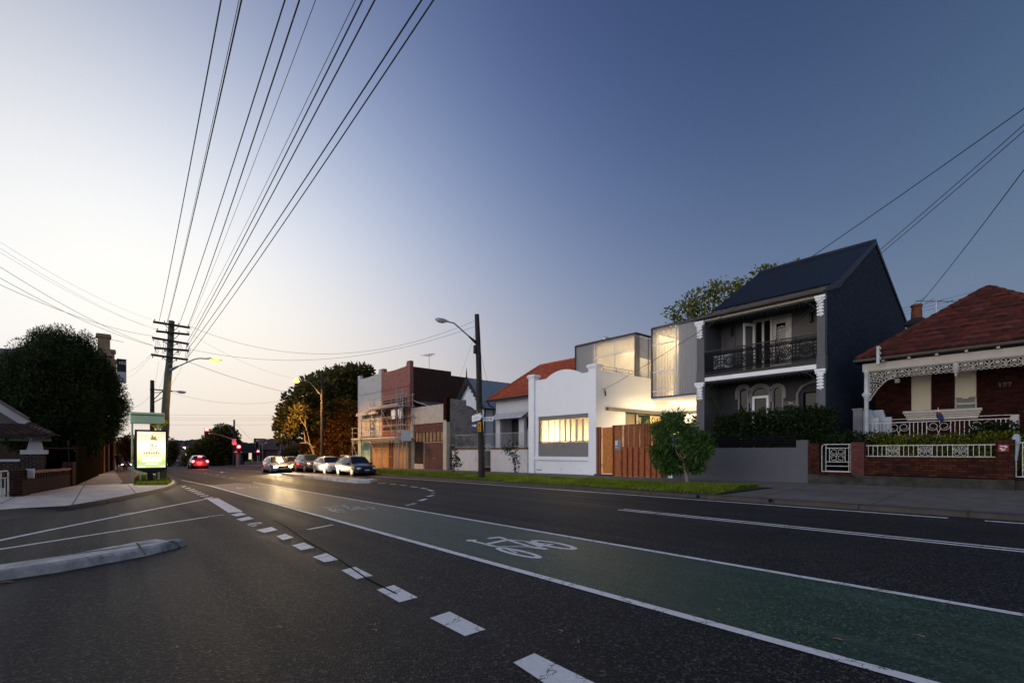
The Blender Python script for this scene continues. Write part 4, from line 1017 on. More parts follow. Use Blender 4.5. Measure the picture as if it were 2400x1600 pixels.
# front wall, slats, hedge
gw = thing('grey_garden_wall', 'smooth grey rendered garden wall with raised right end before the terrace house', 'wall', (XF, 9.6, .2))
ga0, ga1 = yx(1893, XF), yx(1596, XF); zt1 = 1.65
mb = MB(); mb.box(XF, XF+.2, yx(1866, XF), ga1, -.05, zt1); mb.box(XF-.001, XF+.2, ga0, yx(1866, XF), -.05, 1.94); mb.build('wall', M('wall_grey', (.085,.086,.096), .75, .07, 1.5, .2, 20), gw)
mb = MB()
for k in range(4): mb.box(XF+.08, XF+.12, yx(1866, XF)+.01, ga1-.3, zt1+.02+k*.125, zt1+.115+k*.125)
mb.build('slat_screen', M('slat_black', (.006,.006,.007), .9, spec=.05), gw)
# ================================================================== RIGHT BUNGALOW
XB, XBW = 23.6, 25.2
bu = thing('brick_bungalow', 'dark brick bungalow with red tiled roof, white iron lace and roller shutters, numbered 197', 'house', (XB, 2.5, .3))
by = 5.72; byr = -1.0
mb = MB(); yw = by
wins = [(yx(2183, XBW), yx(2134, XBW)), (yx(2289, XBW), yx(2236, XBW))]
wz0, wz1 = 2.75, 5.05
mb.box(XBW, XBW+.25, wins[0][1], yw, .2, 5.3); mb.box(XBW, XBW+.25, wins[1][1], wins[0][0], .2, 5.3); mb.box(XBW, XBW+.25, byr-3, wins[1][0], .2, 5.3)
for a, b in wins: mb.box(XBW+.001, XBW+.25, a, b, .2, wz0); mb.box(XBW+.001, XBW+.25, a, b, wz1, 5.3)
mb.box(XBW+.25, 32.5, yw-.25, yw, .2, 5.2); mb.build('wall', MRED, bu)
for k, (a, b) in enumerate(wins):
    mb = MB(); mb.box(XBW+.1, XBW+.16, a, a+.06, wz0, wz1); mb.box(XBW+.1, XBW+.16, b-.06, b, wz0, wz1); mb.box(XBW+.1, XBW+.16, a+.06, b-.06, wz0, wz0+.14); mb.box(XBW+.1, XBW+.16, a+.06, b-.06, 3.3, 3.36); wo_ = mb.build('window', MCREAMP, bu)
    zb_ = zx((2158, 2262)[k], (961, 931)[k], XBW); mb = MB()
    z = zb_
    while z < wz1: mb.box(XBW+.04, XBW+.085-.012*((int(z*100)) % 2), a+.02, b-.02, z+.006, z+.05); z += .055
    mb.box(XBW+.05, XBW+.07, a+.02, b-.02, zb_, wz1); mb.box(XBW+.02, XBW+.09, (a+b)/2-.09, (a+b)/2+.09, zb_-.05, zb_); mb.build('roller_shutter', M('shutter_cream', (.42,.36,.25), .5, .06), wo_)
    mb = MB(); mb.box(XBW+.13, XBW+.136, a+.06, b-.06, wz0+.14, wz1); mb.build('pane', MGLASS, wo_)
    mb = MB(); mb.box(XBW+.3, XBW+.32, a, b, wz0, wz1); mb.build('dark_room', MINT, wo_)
mb = MB(); ya, yb = yx(2303, XBW), yx(2118, XBW); za = zx(2210, 961, XBW)
for k, (o_, z0, z1) in enumerate(((.22, -.09, .02), (.17, -.17, -.09), (.12, -.25, -.17), (.08, -.36, -.25))): mb.box(XBW-o_, XBW+.001*k, ya+.04*k, yb-.04*k, za+z0, za+z1)
mb.build('window_sill', MCREAMP, bu, bevel=.012)
# roof: pyramid of tiles
EX = 23.4; eL = Vector((EX, 5.9, 5.24)); eR = Vector((EX, -.95, 5.24)); ap = Vector((27.6, 2.5, 8.18)); bL = Vector((31.8, 5.9, 5.24)); bR = Vector((31.8, -.95, 5.24))
mb = MB(); TK = dict(course=.4, tw=.36, amp=.034, lap=.07)
for tri in ((eR, eL, ap), (eL, bL, ap), (bL, bR, ap), (bR, eR, ap)): mb.face([v_-Vector((0,0,.03)) for v_ in tri])
tiled_roof(mb, eR, eL, ap, ap, **TK); tiled_roof(mb, eL, bL, ap, ap, **TK); tiled_roof(mb, bR, eR, ap, ap, **TK)
ridgecap(mb, eL, ap); ridgecap(mb, eR, ap); ridgecap(mb, bL, ap); ro = mb.build('roof', MTILE_R, bu, smooth=35)
mb = MB(); mb.box(EX-.1, EX+.02, eR.y-3, eL.y+.08, 5.1, 5.21); mb.box(EX-.1, EX+8, eL.y+.02, eL.y+.14, 5.1, 5.21); mb.build('gutter', M('gutter_dark', (.05,.042,.034), .5), bu, bevel=.02)
mb = MB(); mb.box(XB-.06, XB+.02, -4, by+.06, 4.72, 5.02); mb.build('verandah_beam', MCREAMP, bu)
for k in range(9):
    mb = MB(); y = by-.65-k*.8; mb.box(EX-.02, XB+.1, y-.04, y+.04, 5.02, 5.1); mb.build('rafter_end', MCREAMP, bu)
mb = MB(); mb.box(XB, XBW+.2, -4, by, 5.22, 5.26); mb.build('verandah_ceiling', MCREAMP, bu)
cy = yx(2030.5, XB); fl = 1.55
mb = MB(); mb.lathe((XB, cy, fl), [(.11,0),(.1,.15),(.085,.3),(.08,2.1),(.12,2.15),(.14,2.2),(.11,2.3),(.08,2.34),(.075,3.1),(.11,3.15),(.11,3.2)], 12); mb.ell((XB-.1, cy, fl+2.24), .06, .08, .06); mb.ell((XB, cy-.1, fl+2.24), .06, .06, .06); mb.ell((XB, cy+.1, fl+2.24), .06, .06, .06); mb.build('verandah_column', M('pale_column', (.45,.47,.48), .5), bu, smooth=40)
def frieze(ya, yb, z1, h, r=.011):
    mb = MB(); n = max(1, round((yb-ya)/.42)); wd = (yb-ya)/n
    for k in range(n):
        y0 = ya+k*wd
        def cir(u, v, q, a0=0, a1=2*PI, m=10): mb.tube([(XB, y0+u*wd+q*math.cos(a0+(a1-a0)*i/m), z1-h+v*h+q*math.sin(a0+(a1-a0)*i/m)) for i in range(m+1)], r, 4, cap=False)
        cir(.5,.55,.1); cir(.5,.55,.05); mb.ell((XB, y0+.5*wd, z1-h*.45), .03, .05, .05, 7, 5)
        cir(.16,.68,.06,0,5); cir(.84,.68,.06,-2,3.2); cir(.16,.36,.055,1,6); cir(.84,.36,.055,-1,4)
        mb.tube([(XB,y0,z1-h*.9),(XB,y0+.25*wd,z1-h*.3),(XB,y0+.5*wd,z1-h*.05)], r, 4, cap=False); mb.tube([(XB,y0+wd,z1-h*.9),(XB,y0+.75*wd,z1-h*.3),(XB,y0+.5*wd,z1-h*.05)], r, 4, cap=False)
        for q in range(3): cir((q+.5)/3, .06, wd/6.4, PI, 2*PI, 6)
    mb.box(XB-.01, XB+.01, ya, yb, z1-.025, z1); mb.box(XB-.008, XB+.008, ya, yb, z1-h+.02, z1-h+.04)
    return mb
ymid = yx(2240, XB)
MORN2 = M('cream_lace', (.4,.37,.32), .6, .1, 12)
mb = frieze(ymid+.05, cy-.08, 4.72, .3); mb.build('lace_frieze', MORN2, bu)
mb = frieze(-3.6, ymid-.05, 4.72, .3); mb.build('lace_frieze', MORN2, bu)
mb = MB()                                   # corner bracket beside the column
for k in range(9):
    t = k/8; y = cy-.1-.75*t; d = .85*(1-t)**1.7+.05
    nn = max(1, int(d/.16))
    for q in range(nn): 
        zc = 4.42-(q+.5)*d/nn; rr = .065
        mb.tube([(XB, y+rr*math.cos(a*PI/4), zc+rr*math.sin(a*PI/4)) for a in range(9)], .012, 4, cap=False)
    if k: mb.tube([(XB, y+.094, 4.42-(.85*(1-(k-1)/8)**1.7+.05)), (XB, y, 4.42-d)], .02, 4)
mb.box(XB-.012, XB+.012, cy-.105, cy-.085, 3.55, 4.7); mb.build('lace_bracket', MORN2, bu)
mb = MB(); mb.lathe((XB, ymid, 4.2), [(.02,0),(.05,.06),(.03,.1),(.08,.16),(.05,.2),(.09,.26),(.09,.5)], 10); mb.build('pendant', MORN2, bu, smooth=50)
mb = MB(); mb.box(XB, XBW, -5, by, .3, fl); mb.build('verandah_floor', MRED, bu)
# railing with scrolls
def scroll_panel(mb, x, ya, yb, z0, z1, r):
    w2, h2 = (yb-ya), (z1-z0); q = min(w2, h2)*.25
    for sy, yy in ((1, ya+q*1.05), (-1, yb-q*1.05)):
        for sz, zz in ((1, z0+q*1.02), (-1, z1-q*1.02)):
            pts = []
            for i in range(15):
                a = i/14*2.6*PI; rr = q*(1-.55*i/14); pts.append((x, yy-sy*rr*math.cos(a)*.98, zz-sz*rr*math.sin(a)*(-1)))
            mb.tube(pts, r, 4, cap=False)
    mb.tube([(x, ya+q*1.6, z0+q*1.3), (x, yb-q*1.6, z1-q*1.3)], r, 4); mb.tube([(x, ya+q*1.6, z1-q*1.3), (x, yb-q*1.6, z0+q*1.3)], r, 4)
rb = MB(); yA, yB = yx(2372, XB), yx(2034, XB); zr0, zr1 = 1.72, 2.6
rb.box(XB-.015, XB+.015, yA, yB, zr1, zr1+.03); rb.box(XB-.012, XB+.012, yA, yB, zr1+.13, zr1+.15); rb.box(XB-.012, XB+.012, yA, yB, zr0, zr0+.03)
pan = [(2081,2132),(2171.5,2228),(2271.5,2334)]
for a, b in pan:
    ya, yb = yx(b, XB), yx(a, XB); scroll_panel(rb, XB, ya, yb, zr0+.03, zr1, .012)
    for y in (ya, yb): rb.box(XB-.011, XB+.011, y-.011, y+.011, zr0, zr1)
for px in (2045,2054,2063,2072,2141,2151,2161,2238,2249,2260,2345,2357,2370): y = yx(px, XB); rb.box(XB-.01, XB+.01, y-.01, y+.01, zr0, zr1)
rb.build('verandah_railing', MWIRON, bu)
mb = MB()
zt = zx(2040, 960, XB+.3)
yy = [yx(p, XB+.3) for p in (2022, 2044, 2060, 2082)]
mb.prism([(XB+.3, yy[0], 1.0), (XB+.3, yy[0], zt), (XB+.3, yy[0]-.28, zt), (XB+.3, yy[1]-.06, zt-.33), (XB+.3, yy[2], zt-.33), (XB+.3, yy[2], 1.0)], (.14,0,0)); mb.prism([(XB+.75, yy[1]+.1, 1.0), (XB+.75, yy[1]+.1, zt), (XB+.75, yy[1]-.25, zt), (XB+.75, yy[2]-.1, zt-.3), (XB+.75, yy[3], zt-.3), (XB+.75, yy[3], 1.0)], (.14,0,0)); mb.build('stepped_wall', M('white_masonry', (.36,.39,.42), .8, .08), bu)
mb = MB(); mb.box(XB+.2, XB+.9, yx(2022, XB+.2)+.02, yx(1999, XB+.2), .3, zx(2010, 961, XB+.2)); mb.box(XB+.16, XB+.95, yx(2022, XB+.2), yx(1997, XB+.2), zx(2010, 961, XB+.2), zx(2010, 957, XB+.2)); mb.build('meter_cupboard', M('cupboard_grey', (.16,.16,.165), .6), bu)
mb = MB(); mb.box(XBW-.03, XBW, yx(2100, XBW), yx(2085, XBW), zx(2092, 880, XBW), zx(2092, 867, XBW)); mb.build('alarm_plate', MCREAMP, bu)
mb = MB(); mb.box(XBW-.08, XBW, yx(2109, XBW), yx(2098, XBW), zx(2103, 897, XBW), zx(2103, 887.5, XBW)); mb.box(XBW-.085, XBW-.079, yx(2104.2, XBW), yx(2103, XBW), zx(2103, 893.5, XBW), zx(2103, 892, XBW)); mb.build('sensor_box', MWHITE2, bu)
mb = MB(); letters(mb, '197', (XBW-.012, yx(2339.5, XBW), zx(2348, 905.5, XBW)), (0,-1,0), (0,0,1), .13, .085, .03, (-1,0,0)); mb.build('house_number', M('old_brass', (.07,.058,.045), .5, metal=.5), bu)
mb = MB(); ys_ = yx(2366, XB-.2); 
mb.prism([(XB-1.0, ys_, 1.2), (XB-1.0, ys_, 1.75), (XB+.1, ys_, 2.75), (XB+.35, ys_, 2.75), (XB+.35, ys_, 1.2)], (0,-.2,0)); mb.build('stair_wall', MORN2, bu)
ch = MB(); cx_ = 31.2; ya, yb = yx(2168, cx_), yx(2128, cx_); zc = zx(2150, 745, cx_)
ch.box(cx_, cx_+.9, ya, yb, 5, zc-.4); ch.box(cx_-.08, cx_+.98, ya-.08, yb+.08, zc-.4, zc-.3); ch.box(cx_-.16, cx_+1.06, ya-.16, yb+.16, zc-.3, zc-.2); ch.prism([(cx_-.16, ya-.16, zc-.2), (cx_+1.06, ya-.16, zc-.2), (cx_+1.06, yb+.16, zc-.2), (cx_-.16, yb+.16, zc-.2)], (0,0,.05)); ch.grid([[(cx_-.12, ya-.12, zc-.15), (cx_+1, ya-.12, zc-.15), (cx_+1, yb+.12, zc-.15), (cx_-.12, yb+.12, zc-.15)], [(cx_+.1, ya+.15, zc+.05), (cx_+.8, ya+.15, zc+.05), (cx_+.8, yb-.15, zc+.05), (cx_+.1, yb-.15, zc+.05)]], closed=True); ch.face([(cx_+.1, ya+.15, zc+.05), (cx_+.8, ya+.15, zc+.05), (cx_+.8, yb-.15, zc+.05), (cx_+.1, yb-.15, zc+.05)])
cho = ch.build('chimney', M('sooty_render', (.03,.03,.032), .9, .3), bu, bevel=.02)
mb = MB(); mb.lathe((cx_+.45, yx(2148, cx_+.45), zc+.04), [(.24,0),(.21,.6),(.25,.62),(.25,.72),(.2,.74)], 12); mb.build('chimney_pot', M('pot', (.2,.06,.035), .8), cho, smooth=40)
def antenna(name, label, p, h, arm, d, els):
    mb = MB(); p = Vector(p); d = Vector(d).normalized(); t = p+Vector((0,0,h)); s = Vector((-d.y, d.x, 0))
    o = thing(name, label, 'antenna', tuple(p))
    mb.tube([p, t], .025, 6); mb.build('mast', MZINC, o)
    mb = MB(); a = t-d*arm*.5; b = t+d*arm*.5; mb.tube([a, b], .018, 5); mb.build('boom', MZINC, o)
    mb = MB()
    for k in range(els):
        c = a.lerp(b, (k+.3)/els); l = .55-.3*k/els; mb.tube([c-s*l, c+s*l], .011, 4)
    mb.build('element', MZINC, o); return o
an = PX(2194, 728, 30.3); antenna('tv_antenna', 'dark television antenna above the red roof near the chimney', (30.3, an.y, 6.6), zx(2194, 706, 30.3)-6.6, 1.6, (.5,-.85,-.12), 4)
mb = MB(); pc = PX(2058, 832, 23.25); mb.box(23.22, 23.3, pc.y-.05, pc.y+.05, pc.z-.35, pc.z+.35)
for k in range(3): mb.lathe((23.2, pc.y-.07, pc.z+.2-k*.2), [(.035,0),(.045,.05),(.035,.1)], 8)
mb.build('service_bracket', M('galvanised', (.3,.32,.34), .5, metal=.5), bu)
# flag on the railing
fg_ = thing('small_flag', 'small furled dark blue flag with a red corner hanging on the verandah railing', 'flag', tuple(PX(2203, 975, XB-.06)))
p0 = PX(2198, 962, XB-.08); p1 = PX(2202, 992, XB-.08)
mb = MB(); mb.tube([p0+Vector((0,0,.12)), p1], .008, 5); mb.build('stick', MWHITE2, fg_)
mb = MB(); rows = []
for i in range(9):
    t = i/8; c = PX(2197+10*t**.7, 965+24*t, XB-.1); wd = .05+.05*math.sin(PI*min(t*1.1, 1)); rows.append([(c.x-.03*math.sin(j*2+i), c.y-wd+2*wd*j/5, c.z+.012*math.sin(3*j+i)) for j in range(6)])
mb.grid(rows); mb.m = [1 if i < 12 else 0 for i in range(len(mb.f))]; mb.build('cloth', [M('flag_blue', (.02,.03,.09), .8), M('flag_red', (.16,.025,.03), .8)], fg_, smooth=60)
# ---- brick fence with railings and gates
bf = thing('brick_fence', 'low worn red brick fence with white scrolled railing before the brick bungalow', 'fence', (XF, 3.0, .3))
mb = MB(); y1_, y0_ = yx(2025.4, XF), yx(2335, XF)
mb.box(XF+.02, XF+.26, y0_, y1_, .66, 1.28); mb.build('wall', MREDW, bf)
mb = MB(); mb.box(XF-.03, XF+.3, yx(2378, XF), yx(1893.5, XF), -.05, .62); mb.build('plinth', M('rough_plinth', (.04,.037,.032), .95, .5, 3, .8, 14, dirt=(.02,.022,.017), dscale=2.2), bf)
for a, b, mt, zt in ((1894, 1920, MREDW, 1.82), (1994, 2025.2, MPINKB, 1.83), (2333, 2378, MREDW, 1.86)):
    mb = MB(); mb.box(XF-.02, XF+.3, yx(b, XF), yx(a, XF), .6, zt); mb.build('brick_pier', mt, bf, bevel=.01)
rl = MB(); za, zb_ = 1.69, 1.31
rl.box(XF+.12, XF+.15, y0_-.03, y1_-.02, za, za+.03); rl.box(XF+.12, XF+.15, y0_-.03, y1_-.02, zb_, zb_+.025)
W4 = lambda x: yx(2000+x/5.2275, XF+.13)
for a, b in ((402,560),(792,965),(1215,1402)):
    ya, yb = W4(b), W4(a); scroll_panel(rl, XF+.135, ya, yb, zb_+.02, za, .009)
    ym, zm = (ya+yb)/2, (za+zb_)/2; rl.tube([(XF+.135, ya, zm+.06), (XF+.135, ym-.06, zm+.1), (XF+.135, ym, za), (XF+.135, ym+.06, zm+.1), (XF+.135, yb, zm+.06)], .008, 4)
    for y in (ya, yb): rl.box(XF+.126, XF+.144, y-.009, y+.009, zb_, za)
for x in (183,240,297,350,615,675,735,1023,1088,1153,1470,1540,1610,1685): y = W4(x); rl.box(XF+.127, XF+.143, y-.008, y+.008, zb_, za)
rl.build('railing', MWIRON, bf)
sg = MB(); yc = yx(2351.5, XF-.02); zc = zx(2351.5, 1049.5, XF-.02); sg.box(XF-.035, XF-.021, yc-.12, yc+.12, zc-.11, zc+.11); so_ = sg.build('sign_plate', M('sign_red', (.2,.02,.025), .5), bf, bevel=.01)
mb = MB()
for z, a, b in ((.06,-.08,.08),(.02,-.09,-.02),(.0,.02,.08),(-.04,-.05,.07),(-.075,-.02,.05)): mb.box(XF-.038, XF-.034, yc+a, yc+b, zc+z-.008, zc+z+.012)
mb.build('sign_lettering', MWHITE2, so_)
def iron_gate(px0, px1, label):
    ya, yb = yx(px1, XF+.1), yx(px0, XF+.1); z0, z1 = .72, 1.76; x = XF+.1
    o = thing('iron_gate', label, 'gate', (x, (ya+yb)/2, z0)); mb = MB()
    mb.tube([(x, yb, z0), (x, yb, z1-.08), (x, yb-.03, z1-.02), (x, yb-.1, z1), (x, ya, z1)], .018, 6); mb.tube([(x, ya, z0), (x, ya, z1)], .016, 6)
    i0, i1 = ya+.06, yb-.14
    for z in (z0+.03, z0+.22, z0+.38, z1-.14): mb.box(x-.01, x+.01, i0, i1, z-.011, z+.011)
    for y in (i0, i1): mb.box(x-.011, x+.011, y-.011, y+.011, z0+.03, z1)
    mb.box(x-.012, x+.012, ya, yb, z0-.005, z0+.02); mb.build('frame', MWIRON, o)
    mb = MB(); a, b = i0+.12, i1-.12; zl, zh = z0+.39, z1-.15
    scroll_panel(mb, x, a, b, zl, zh, .009)
    for y in (a, b): mb.box(x-.009, x+.009, y-.009, y+.009, zl, zh)
    ym, zm = (a+b)/2, (zl+zh)/2
    for s in (zh, zl): mb.tube([(x, a+.1, zm+(s-zm)*.85), (x, ym-.06, zm+(s-zm)*.72), (x, ym, s), (x, ym+.06, zm+(s-zm)*.72), (x, b-.1, zm+(s-zm)*.85)], .008, 4)
    mb.build('scroll_panel', MWIRON, o); return o
iron_gate(1926, 1994, 'white scrolled iron garden gate between two red brick piers')
iron_gate(2381, 2450, 'white iron garden gate at the right edge by the red sign')
mb = MB(); mb.box(XF-.1, XF+.35, yx(1995, XF), yx(1919, XF), .6, .68); mb.build('gate_step', MREDW, bf)
mb = MB(); y = yx(2380, XF); mb.tube([(XF+.3, y, 2.0), (XF+.25, y, 1.9), (XF+.1, y+.02, 1.2)], [.07,.1,.05], 8); mb.build('downpipe', M('pale_pipe', (.3,.36,.4), .5), bu)
struct(MB().box(XF+.25, 34, -8, 6.9, .2, .6).build('front_garden', MEARTH)); struct(MB().box(XF+.2, XT-.07, 7, 12.4, .2, .55).build('front_garden', MEARTH))
# ================================================================== RENDERED HOUSE with tiled roof
XR = 23.2
rh = thing('rendered_house', 'pale rendered house with orange red tiled roof, sun hood and shaded verandah', 'house', (XR, 26, 0))
MREND = M('pale_render', (.5,.5,.52), .8, .08, 2, .2, 16)
yA, yB = 23.36, 29.3
mb = MB(); q0, q1, q2, q3 = yx(1216, XR), yx(1172, XR), yx(1158, XR), yB
zo0, zo1 = .1, zx(1190, 979, XR)
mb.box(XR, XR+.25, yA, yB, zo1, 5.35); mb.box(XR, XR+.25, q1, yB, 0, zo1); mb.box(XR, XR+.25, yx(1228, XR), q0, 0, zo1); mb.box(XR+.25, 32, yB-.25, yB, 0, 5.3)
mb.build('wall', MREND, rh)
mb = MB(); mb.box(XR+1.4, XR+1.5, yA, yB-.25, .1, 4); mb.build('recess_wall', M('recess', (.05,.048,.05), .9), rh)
mb = MB(); mb.box(XR+1.3, XR+1.4, q0-.2, q0+.5, 1.6, 3.2); mb.build('window_frame', MREND, rh)
mb = MB(); rows = []; za, zb_ = zx(1190, 968, XR), zx(1190, 980, XR-.6)
mb.prism([(XR-.01, yx(1238, XR), za), (XR-.01, yB, za), (XR-.65, yB, zb_+.04), (XR-.65, yx(1238, XR), zb_+.04)], (0,0,-.05)); 
for z in (za+.12, za+.02, za-.1): mb.box(XR-.02, XR, yA, yB, z-.01, z+.01)
mb.build('sun_hood', M('hood_paint', (.42,.43,.46), .6), rh)
e0, e1 = Vector((22.7, 29.7, 5.42)), Vector((22.7, 23.3, 5.42)); r0, r1 = Vector((28.3, 29.7, 8.72)), Vector((28.3, 23.3, 8.72))
mb = MB(); tiled_roof(mb, e0, e1, r0, r1); tiled_roof(mb, Vector((34, 23.3, 5.4)), Vector((34, 29.7, 5.4)), r1, r0, course=.7); ridgecap(mb, r0, r1); ridgecap(mb, e0+Vector((0,-.05,.05)), r0); mb.build('roof', MTILE_O, rh, smooth=35)
mb = MB(); mb.tube([(22.62, 29.8, 5.36), (22.62, 23.4, 5.36)], .075, 8); mb.tube([(22.65, 29.65, 5.3), (22.8, 29.6, 5.0), (23.1, 29.45, 4.85), (23.15, 29.42, 0)], .05, 6); mb.build('gutter', MBLACK, rh)
fw = thing('front_wall', 'white rendered street wall with brick coping and iron balustrade below the tiled house', 'wall', (XF, 27, 0))
MSTW = M('stained_white_wall', (.52,.5,.49), .85, .1, 1.5, .3, 12, dirt=(.38,.33,.27), dscale=.8)
g1, g0_ = yx(1131, XF), yx(1150, XF); wl, wr = yx(1060, XF), 23.34
zt = 1.62
mb = MB(); mb.box(XF, XF+.25, g1, wl, -.5, zt); mb.box(XF, XF+.25, wr, g0_, -.5, zt); mb.box(XF+.1, 23.1, wr, wl, -.5, zt-.1) if False else None; mb.build('wall', MSTW, fw)
mb = MB(); mb.box(XF-.03, XF+.28, g1, wl, zt, zt+.13); mb.box(XF-.03, XF+.28, wr, g0_, zt, zt+.13); mb.build('coping', brick('coping_brick', (.2,.11,.07), (.14,.075,.05), (.1,.08,.06), .11, .2), fw)
mb = MB()
for a, b in ((g0_, wl-.35), (wr, g0_-.0)):
    mb.box(XF+.08, XF+.11, a, b, 2.73, 2.76); mb.box(XF+.08, XF+.11, a, b, zt+.2, zt+.22); n = int((b-a)/.14)
    for k in range(n+1): y = a+(b-a)*k/n; mb.box(XF+.088, XF+.102, y-.008, y+.008, zt+.14, 2.75)
mb.build('balustrade', M('rail_grey', (.36,.36,.36), .5), fw)
gt = thing('arched_gate', 'tall white arched iron gate in the white rendered wall by the leaning pole', 'gate', (XF+.1, (g0_+g1)/2, .2))
mb = MB(); yc = (g0_+g1)/2; hw = (g1-g0_)/2-.02
mb.tube([(XF+.1, yc-hw, .35)]+[(XF+.1, yc-hw*math.cos(PI*i/10), 1.62+.4*math.sin(PI*i/10)) for i in range(11)]+[(XF+.1, yc+hw, .35)], .02, 5); mb.box(XF+.09, XF+.11, yc-hw, yc+hw, .35, .38); mb.box(XF+.09, XF+.11, yc-hw, yc+hw, 1.6, 1.63)
for k in range(1, 6): y = yc-hw+2*hw*k/6; mb.box(XF+.092, XF+.108, y-.009, y+.009, .36, 1.62)
for k in range(1, 4): a = PI*k/4; mb.tube([(XF+.1, yc, 1.62), (XF+.1, yc-hw*math.cos(a), 1.62+.4*math.sin(a))], .01, 4)
mb.build('frame', MWIRON, gt)
mb = MB(); mb.box(XF-.02, XF+.3, g0_, g1, -.3, .3); mb.build('step', MREDW, gt)
struct(MB().box(XF+.26, 24.6, 23.4, g0_, 0, 1.5).box(XF+.26, 23, g1, 32.8, 0, 1.5).build('terrace_garden', MEARTH))
def pot(label, px, col, s=1.):
    y = yx(px, 22.0); o = thing('pot_plant', label, 'pot plant', (22.0, y, 1.51)); mb = MB(); mb.lathe((22.0, y, 1.51), [(.16*s,0),(.2*s,.35*s),(.23*s,.36*s),(.22*s,.42*s)], 10); mb.build('pot', M('pot_'+str(px), col, .7), o)
    mb = MB(); leaves(mb, [(22.0, y, 2.2, .3, .3, .5, 1)], 220, .16, .3); mb.build('foliage', MBUSH, o)
MBUSH = foliage('bush', (.012,.025,.008), (.03,.055,.014), (.05,.08,.02), .2)
pot('dark blue potted plant behind the balustrade left of the leaning pole', 1078, (.04,.05,.08)); pot('terracotta potted plant behind the balustrade left of the leaning pole', 1100, (.25,.09,.05), 1.1); pot('terracotta potted plant on the terrace right of the arched gate', 1200, (.25,.09,.05), 1.2)
# ================================================================== WEATHERBOARD COTTAGE
XC = 24.6
ct = thing('weatherboard_cottage', 'white weatherboard cottage with blue grey iron roof and dark gable trim', 'cottage', (XC, 34.5, 0))
MWB = M('weatherboard', (.58,.6,.62), .7, .06, 2)
yc = yx(1101, XC); zA = zx(1101, 890, XC); hwid = 2.25; zE = 5.15
mb = MB(); z = .1; k = 0
while z < zA-.05:
    t = max(0, (z-zE)/(zA-zE)); w2 = (hwid-.15)*(1-t) if z > zE else hwid-.15
    t2 = max(0, (z+.19-zE)/(zA-zE)); w3 = max((hwid-.15)*(1-t2) if z+.19 > zE else hwid-.15, .01)
    mb.face([(XC-.03, yc-w2, z), (XC-.03, yc+w2, z), (XC, yc+w3, z+.19), (XC, yc-w3, z+.19)]); mb.face([(XC, yc-w2, z), (XC, yc+w2, z), (XC-.03, yc+w2, z), (XC-.03, yc-w2, z)])
    if z < zE:
        s = yc-hwid+.12; mb.face([(XC, s-.03, z), (36, s-.03, z), (36, s, z+.19), (XC, s, z+.19)]); mb.face([(XC, s, z), (36, s, z), (36, s-.03, z), (XC, s-.03, z)])
    z += .18
mb.build('wall', MWB, ct)
mb = MB(); ov = .35
for s in (-1, 1):
    n = 40; rows = [[(XC-ov+(37-XC)*i/n*1.0, yc+s*d, zz+.02*(i % 2)) for i in range(n+1)] for d, zz in ((0, zA+.12), (hwid+.12, zE-.05))]; mb.grid(rows)
mb.build('roof', M('blue_grey_iron', (.2,.25,.29), .5, .1, 2, metal=.2), ct)
mb = MB()
for s in (-1, 1):
    mb.bar((XC-ov, yc, zA+.06), (XC-ov, yc+s*(hwid+.15), zE-.12), .05, .28)
    for k in range(7): t = (k+.7)/8; mb.ell((XC-ov, yc+s*(hwid+.15)*t, zA-.1-(zA-zE+.2)*t-.1), .03, .13, .1, 8, 5)
mb.lathe((XC-ov, yc, zA-.9), [(.05,0),(.07,.5),(.06,1.0),(.09,1.1),(.04,1.25),(.06,1.32),(.01,1.95)], 8); mb.build('barge_board', MBLACK, ct)
mb = MB(); s = yc-hwid-.2; mb.tube([(XC-ov, s, zE-.1), (36, s, zE-.1)], .07, 6); mb.tube([(XC-.1, s+.05, zE-.1), (XC-.05, s+.2, zE-.6), (XC-.05, s+.2, 0)], .05, 6); mb.build('gutter', MBLACK, ct)
# ================================================================== GARAGE SHOP
sh = thing('garage_shop', 'low cream painted brick shop with brown roller door and peeling side wall', 'shop', (XF, 36, 0))
MCRM = M('old_cream_paint', (.46,.4,.32), .8, .2, 3, .4, 20, dirt=(.2,.165,.13), dscale=1.5)
MPEEL = brick('peeling_painted_brick', (.32,.29,.26), (.28,.255,.23), (.2,.18,.16), .24, .086, .008, .6, stain=(.1,.085,.07), sscale=.8)
MBRN = M('old_brown_paint', (.09,.035,.028), .7, .25, 4, dirt=(.2,.12,.1), dscale=3)
L, R = 38.95, 33.0
ya, yb = yx(1046, XF), yx(970, XF)
zl = lambda px, py: zx(px, py, XF)
zd = zl(1010, 1034); zw = zl(1005, 1012); zbn = zl(1005, 1000)
mb = MB(); mb.box(XF, XF+.3, R+.0, L, zl(1005, 992), 5.35); mb.box(XF-.05, XF+.3, yx(1047.5, XF), yx(1039.5, XF)+.0, -.5, zl(1005, 992)); mb.box(XF-.05, XF+.3, yx(970, XF), L, -.5, zl(1005, 992)); mb.box(XF-.06, XF+.001, R, L, zl(1005, 992), zl(1005, 988)); mb.build('front_wall', MCRM, sh)
mb = MB(); mb.box(XF-.04, XF+.3, R-.01, yx(1040, XF), zl(1043, 988), 5.82); mb.build('brick_pier', MRED, sh)
mb = MB(); mb.prism([(XF+.005, R, -.5), (XF+.005, R, 5.75), (23.0, R, 5.72), (23.0, R, 5.3), (23.5, R, 5.2), (25.2, R, 4.2), (30, R, 4.0), (30, R, -.5)], (0,.25,0)); mb.build('side_wall', MPEEL, sh)
o0, o1 = yx(1039.8, XF), yx(970.2, XF)
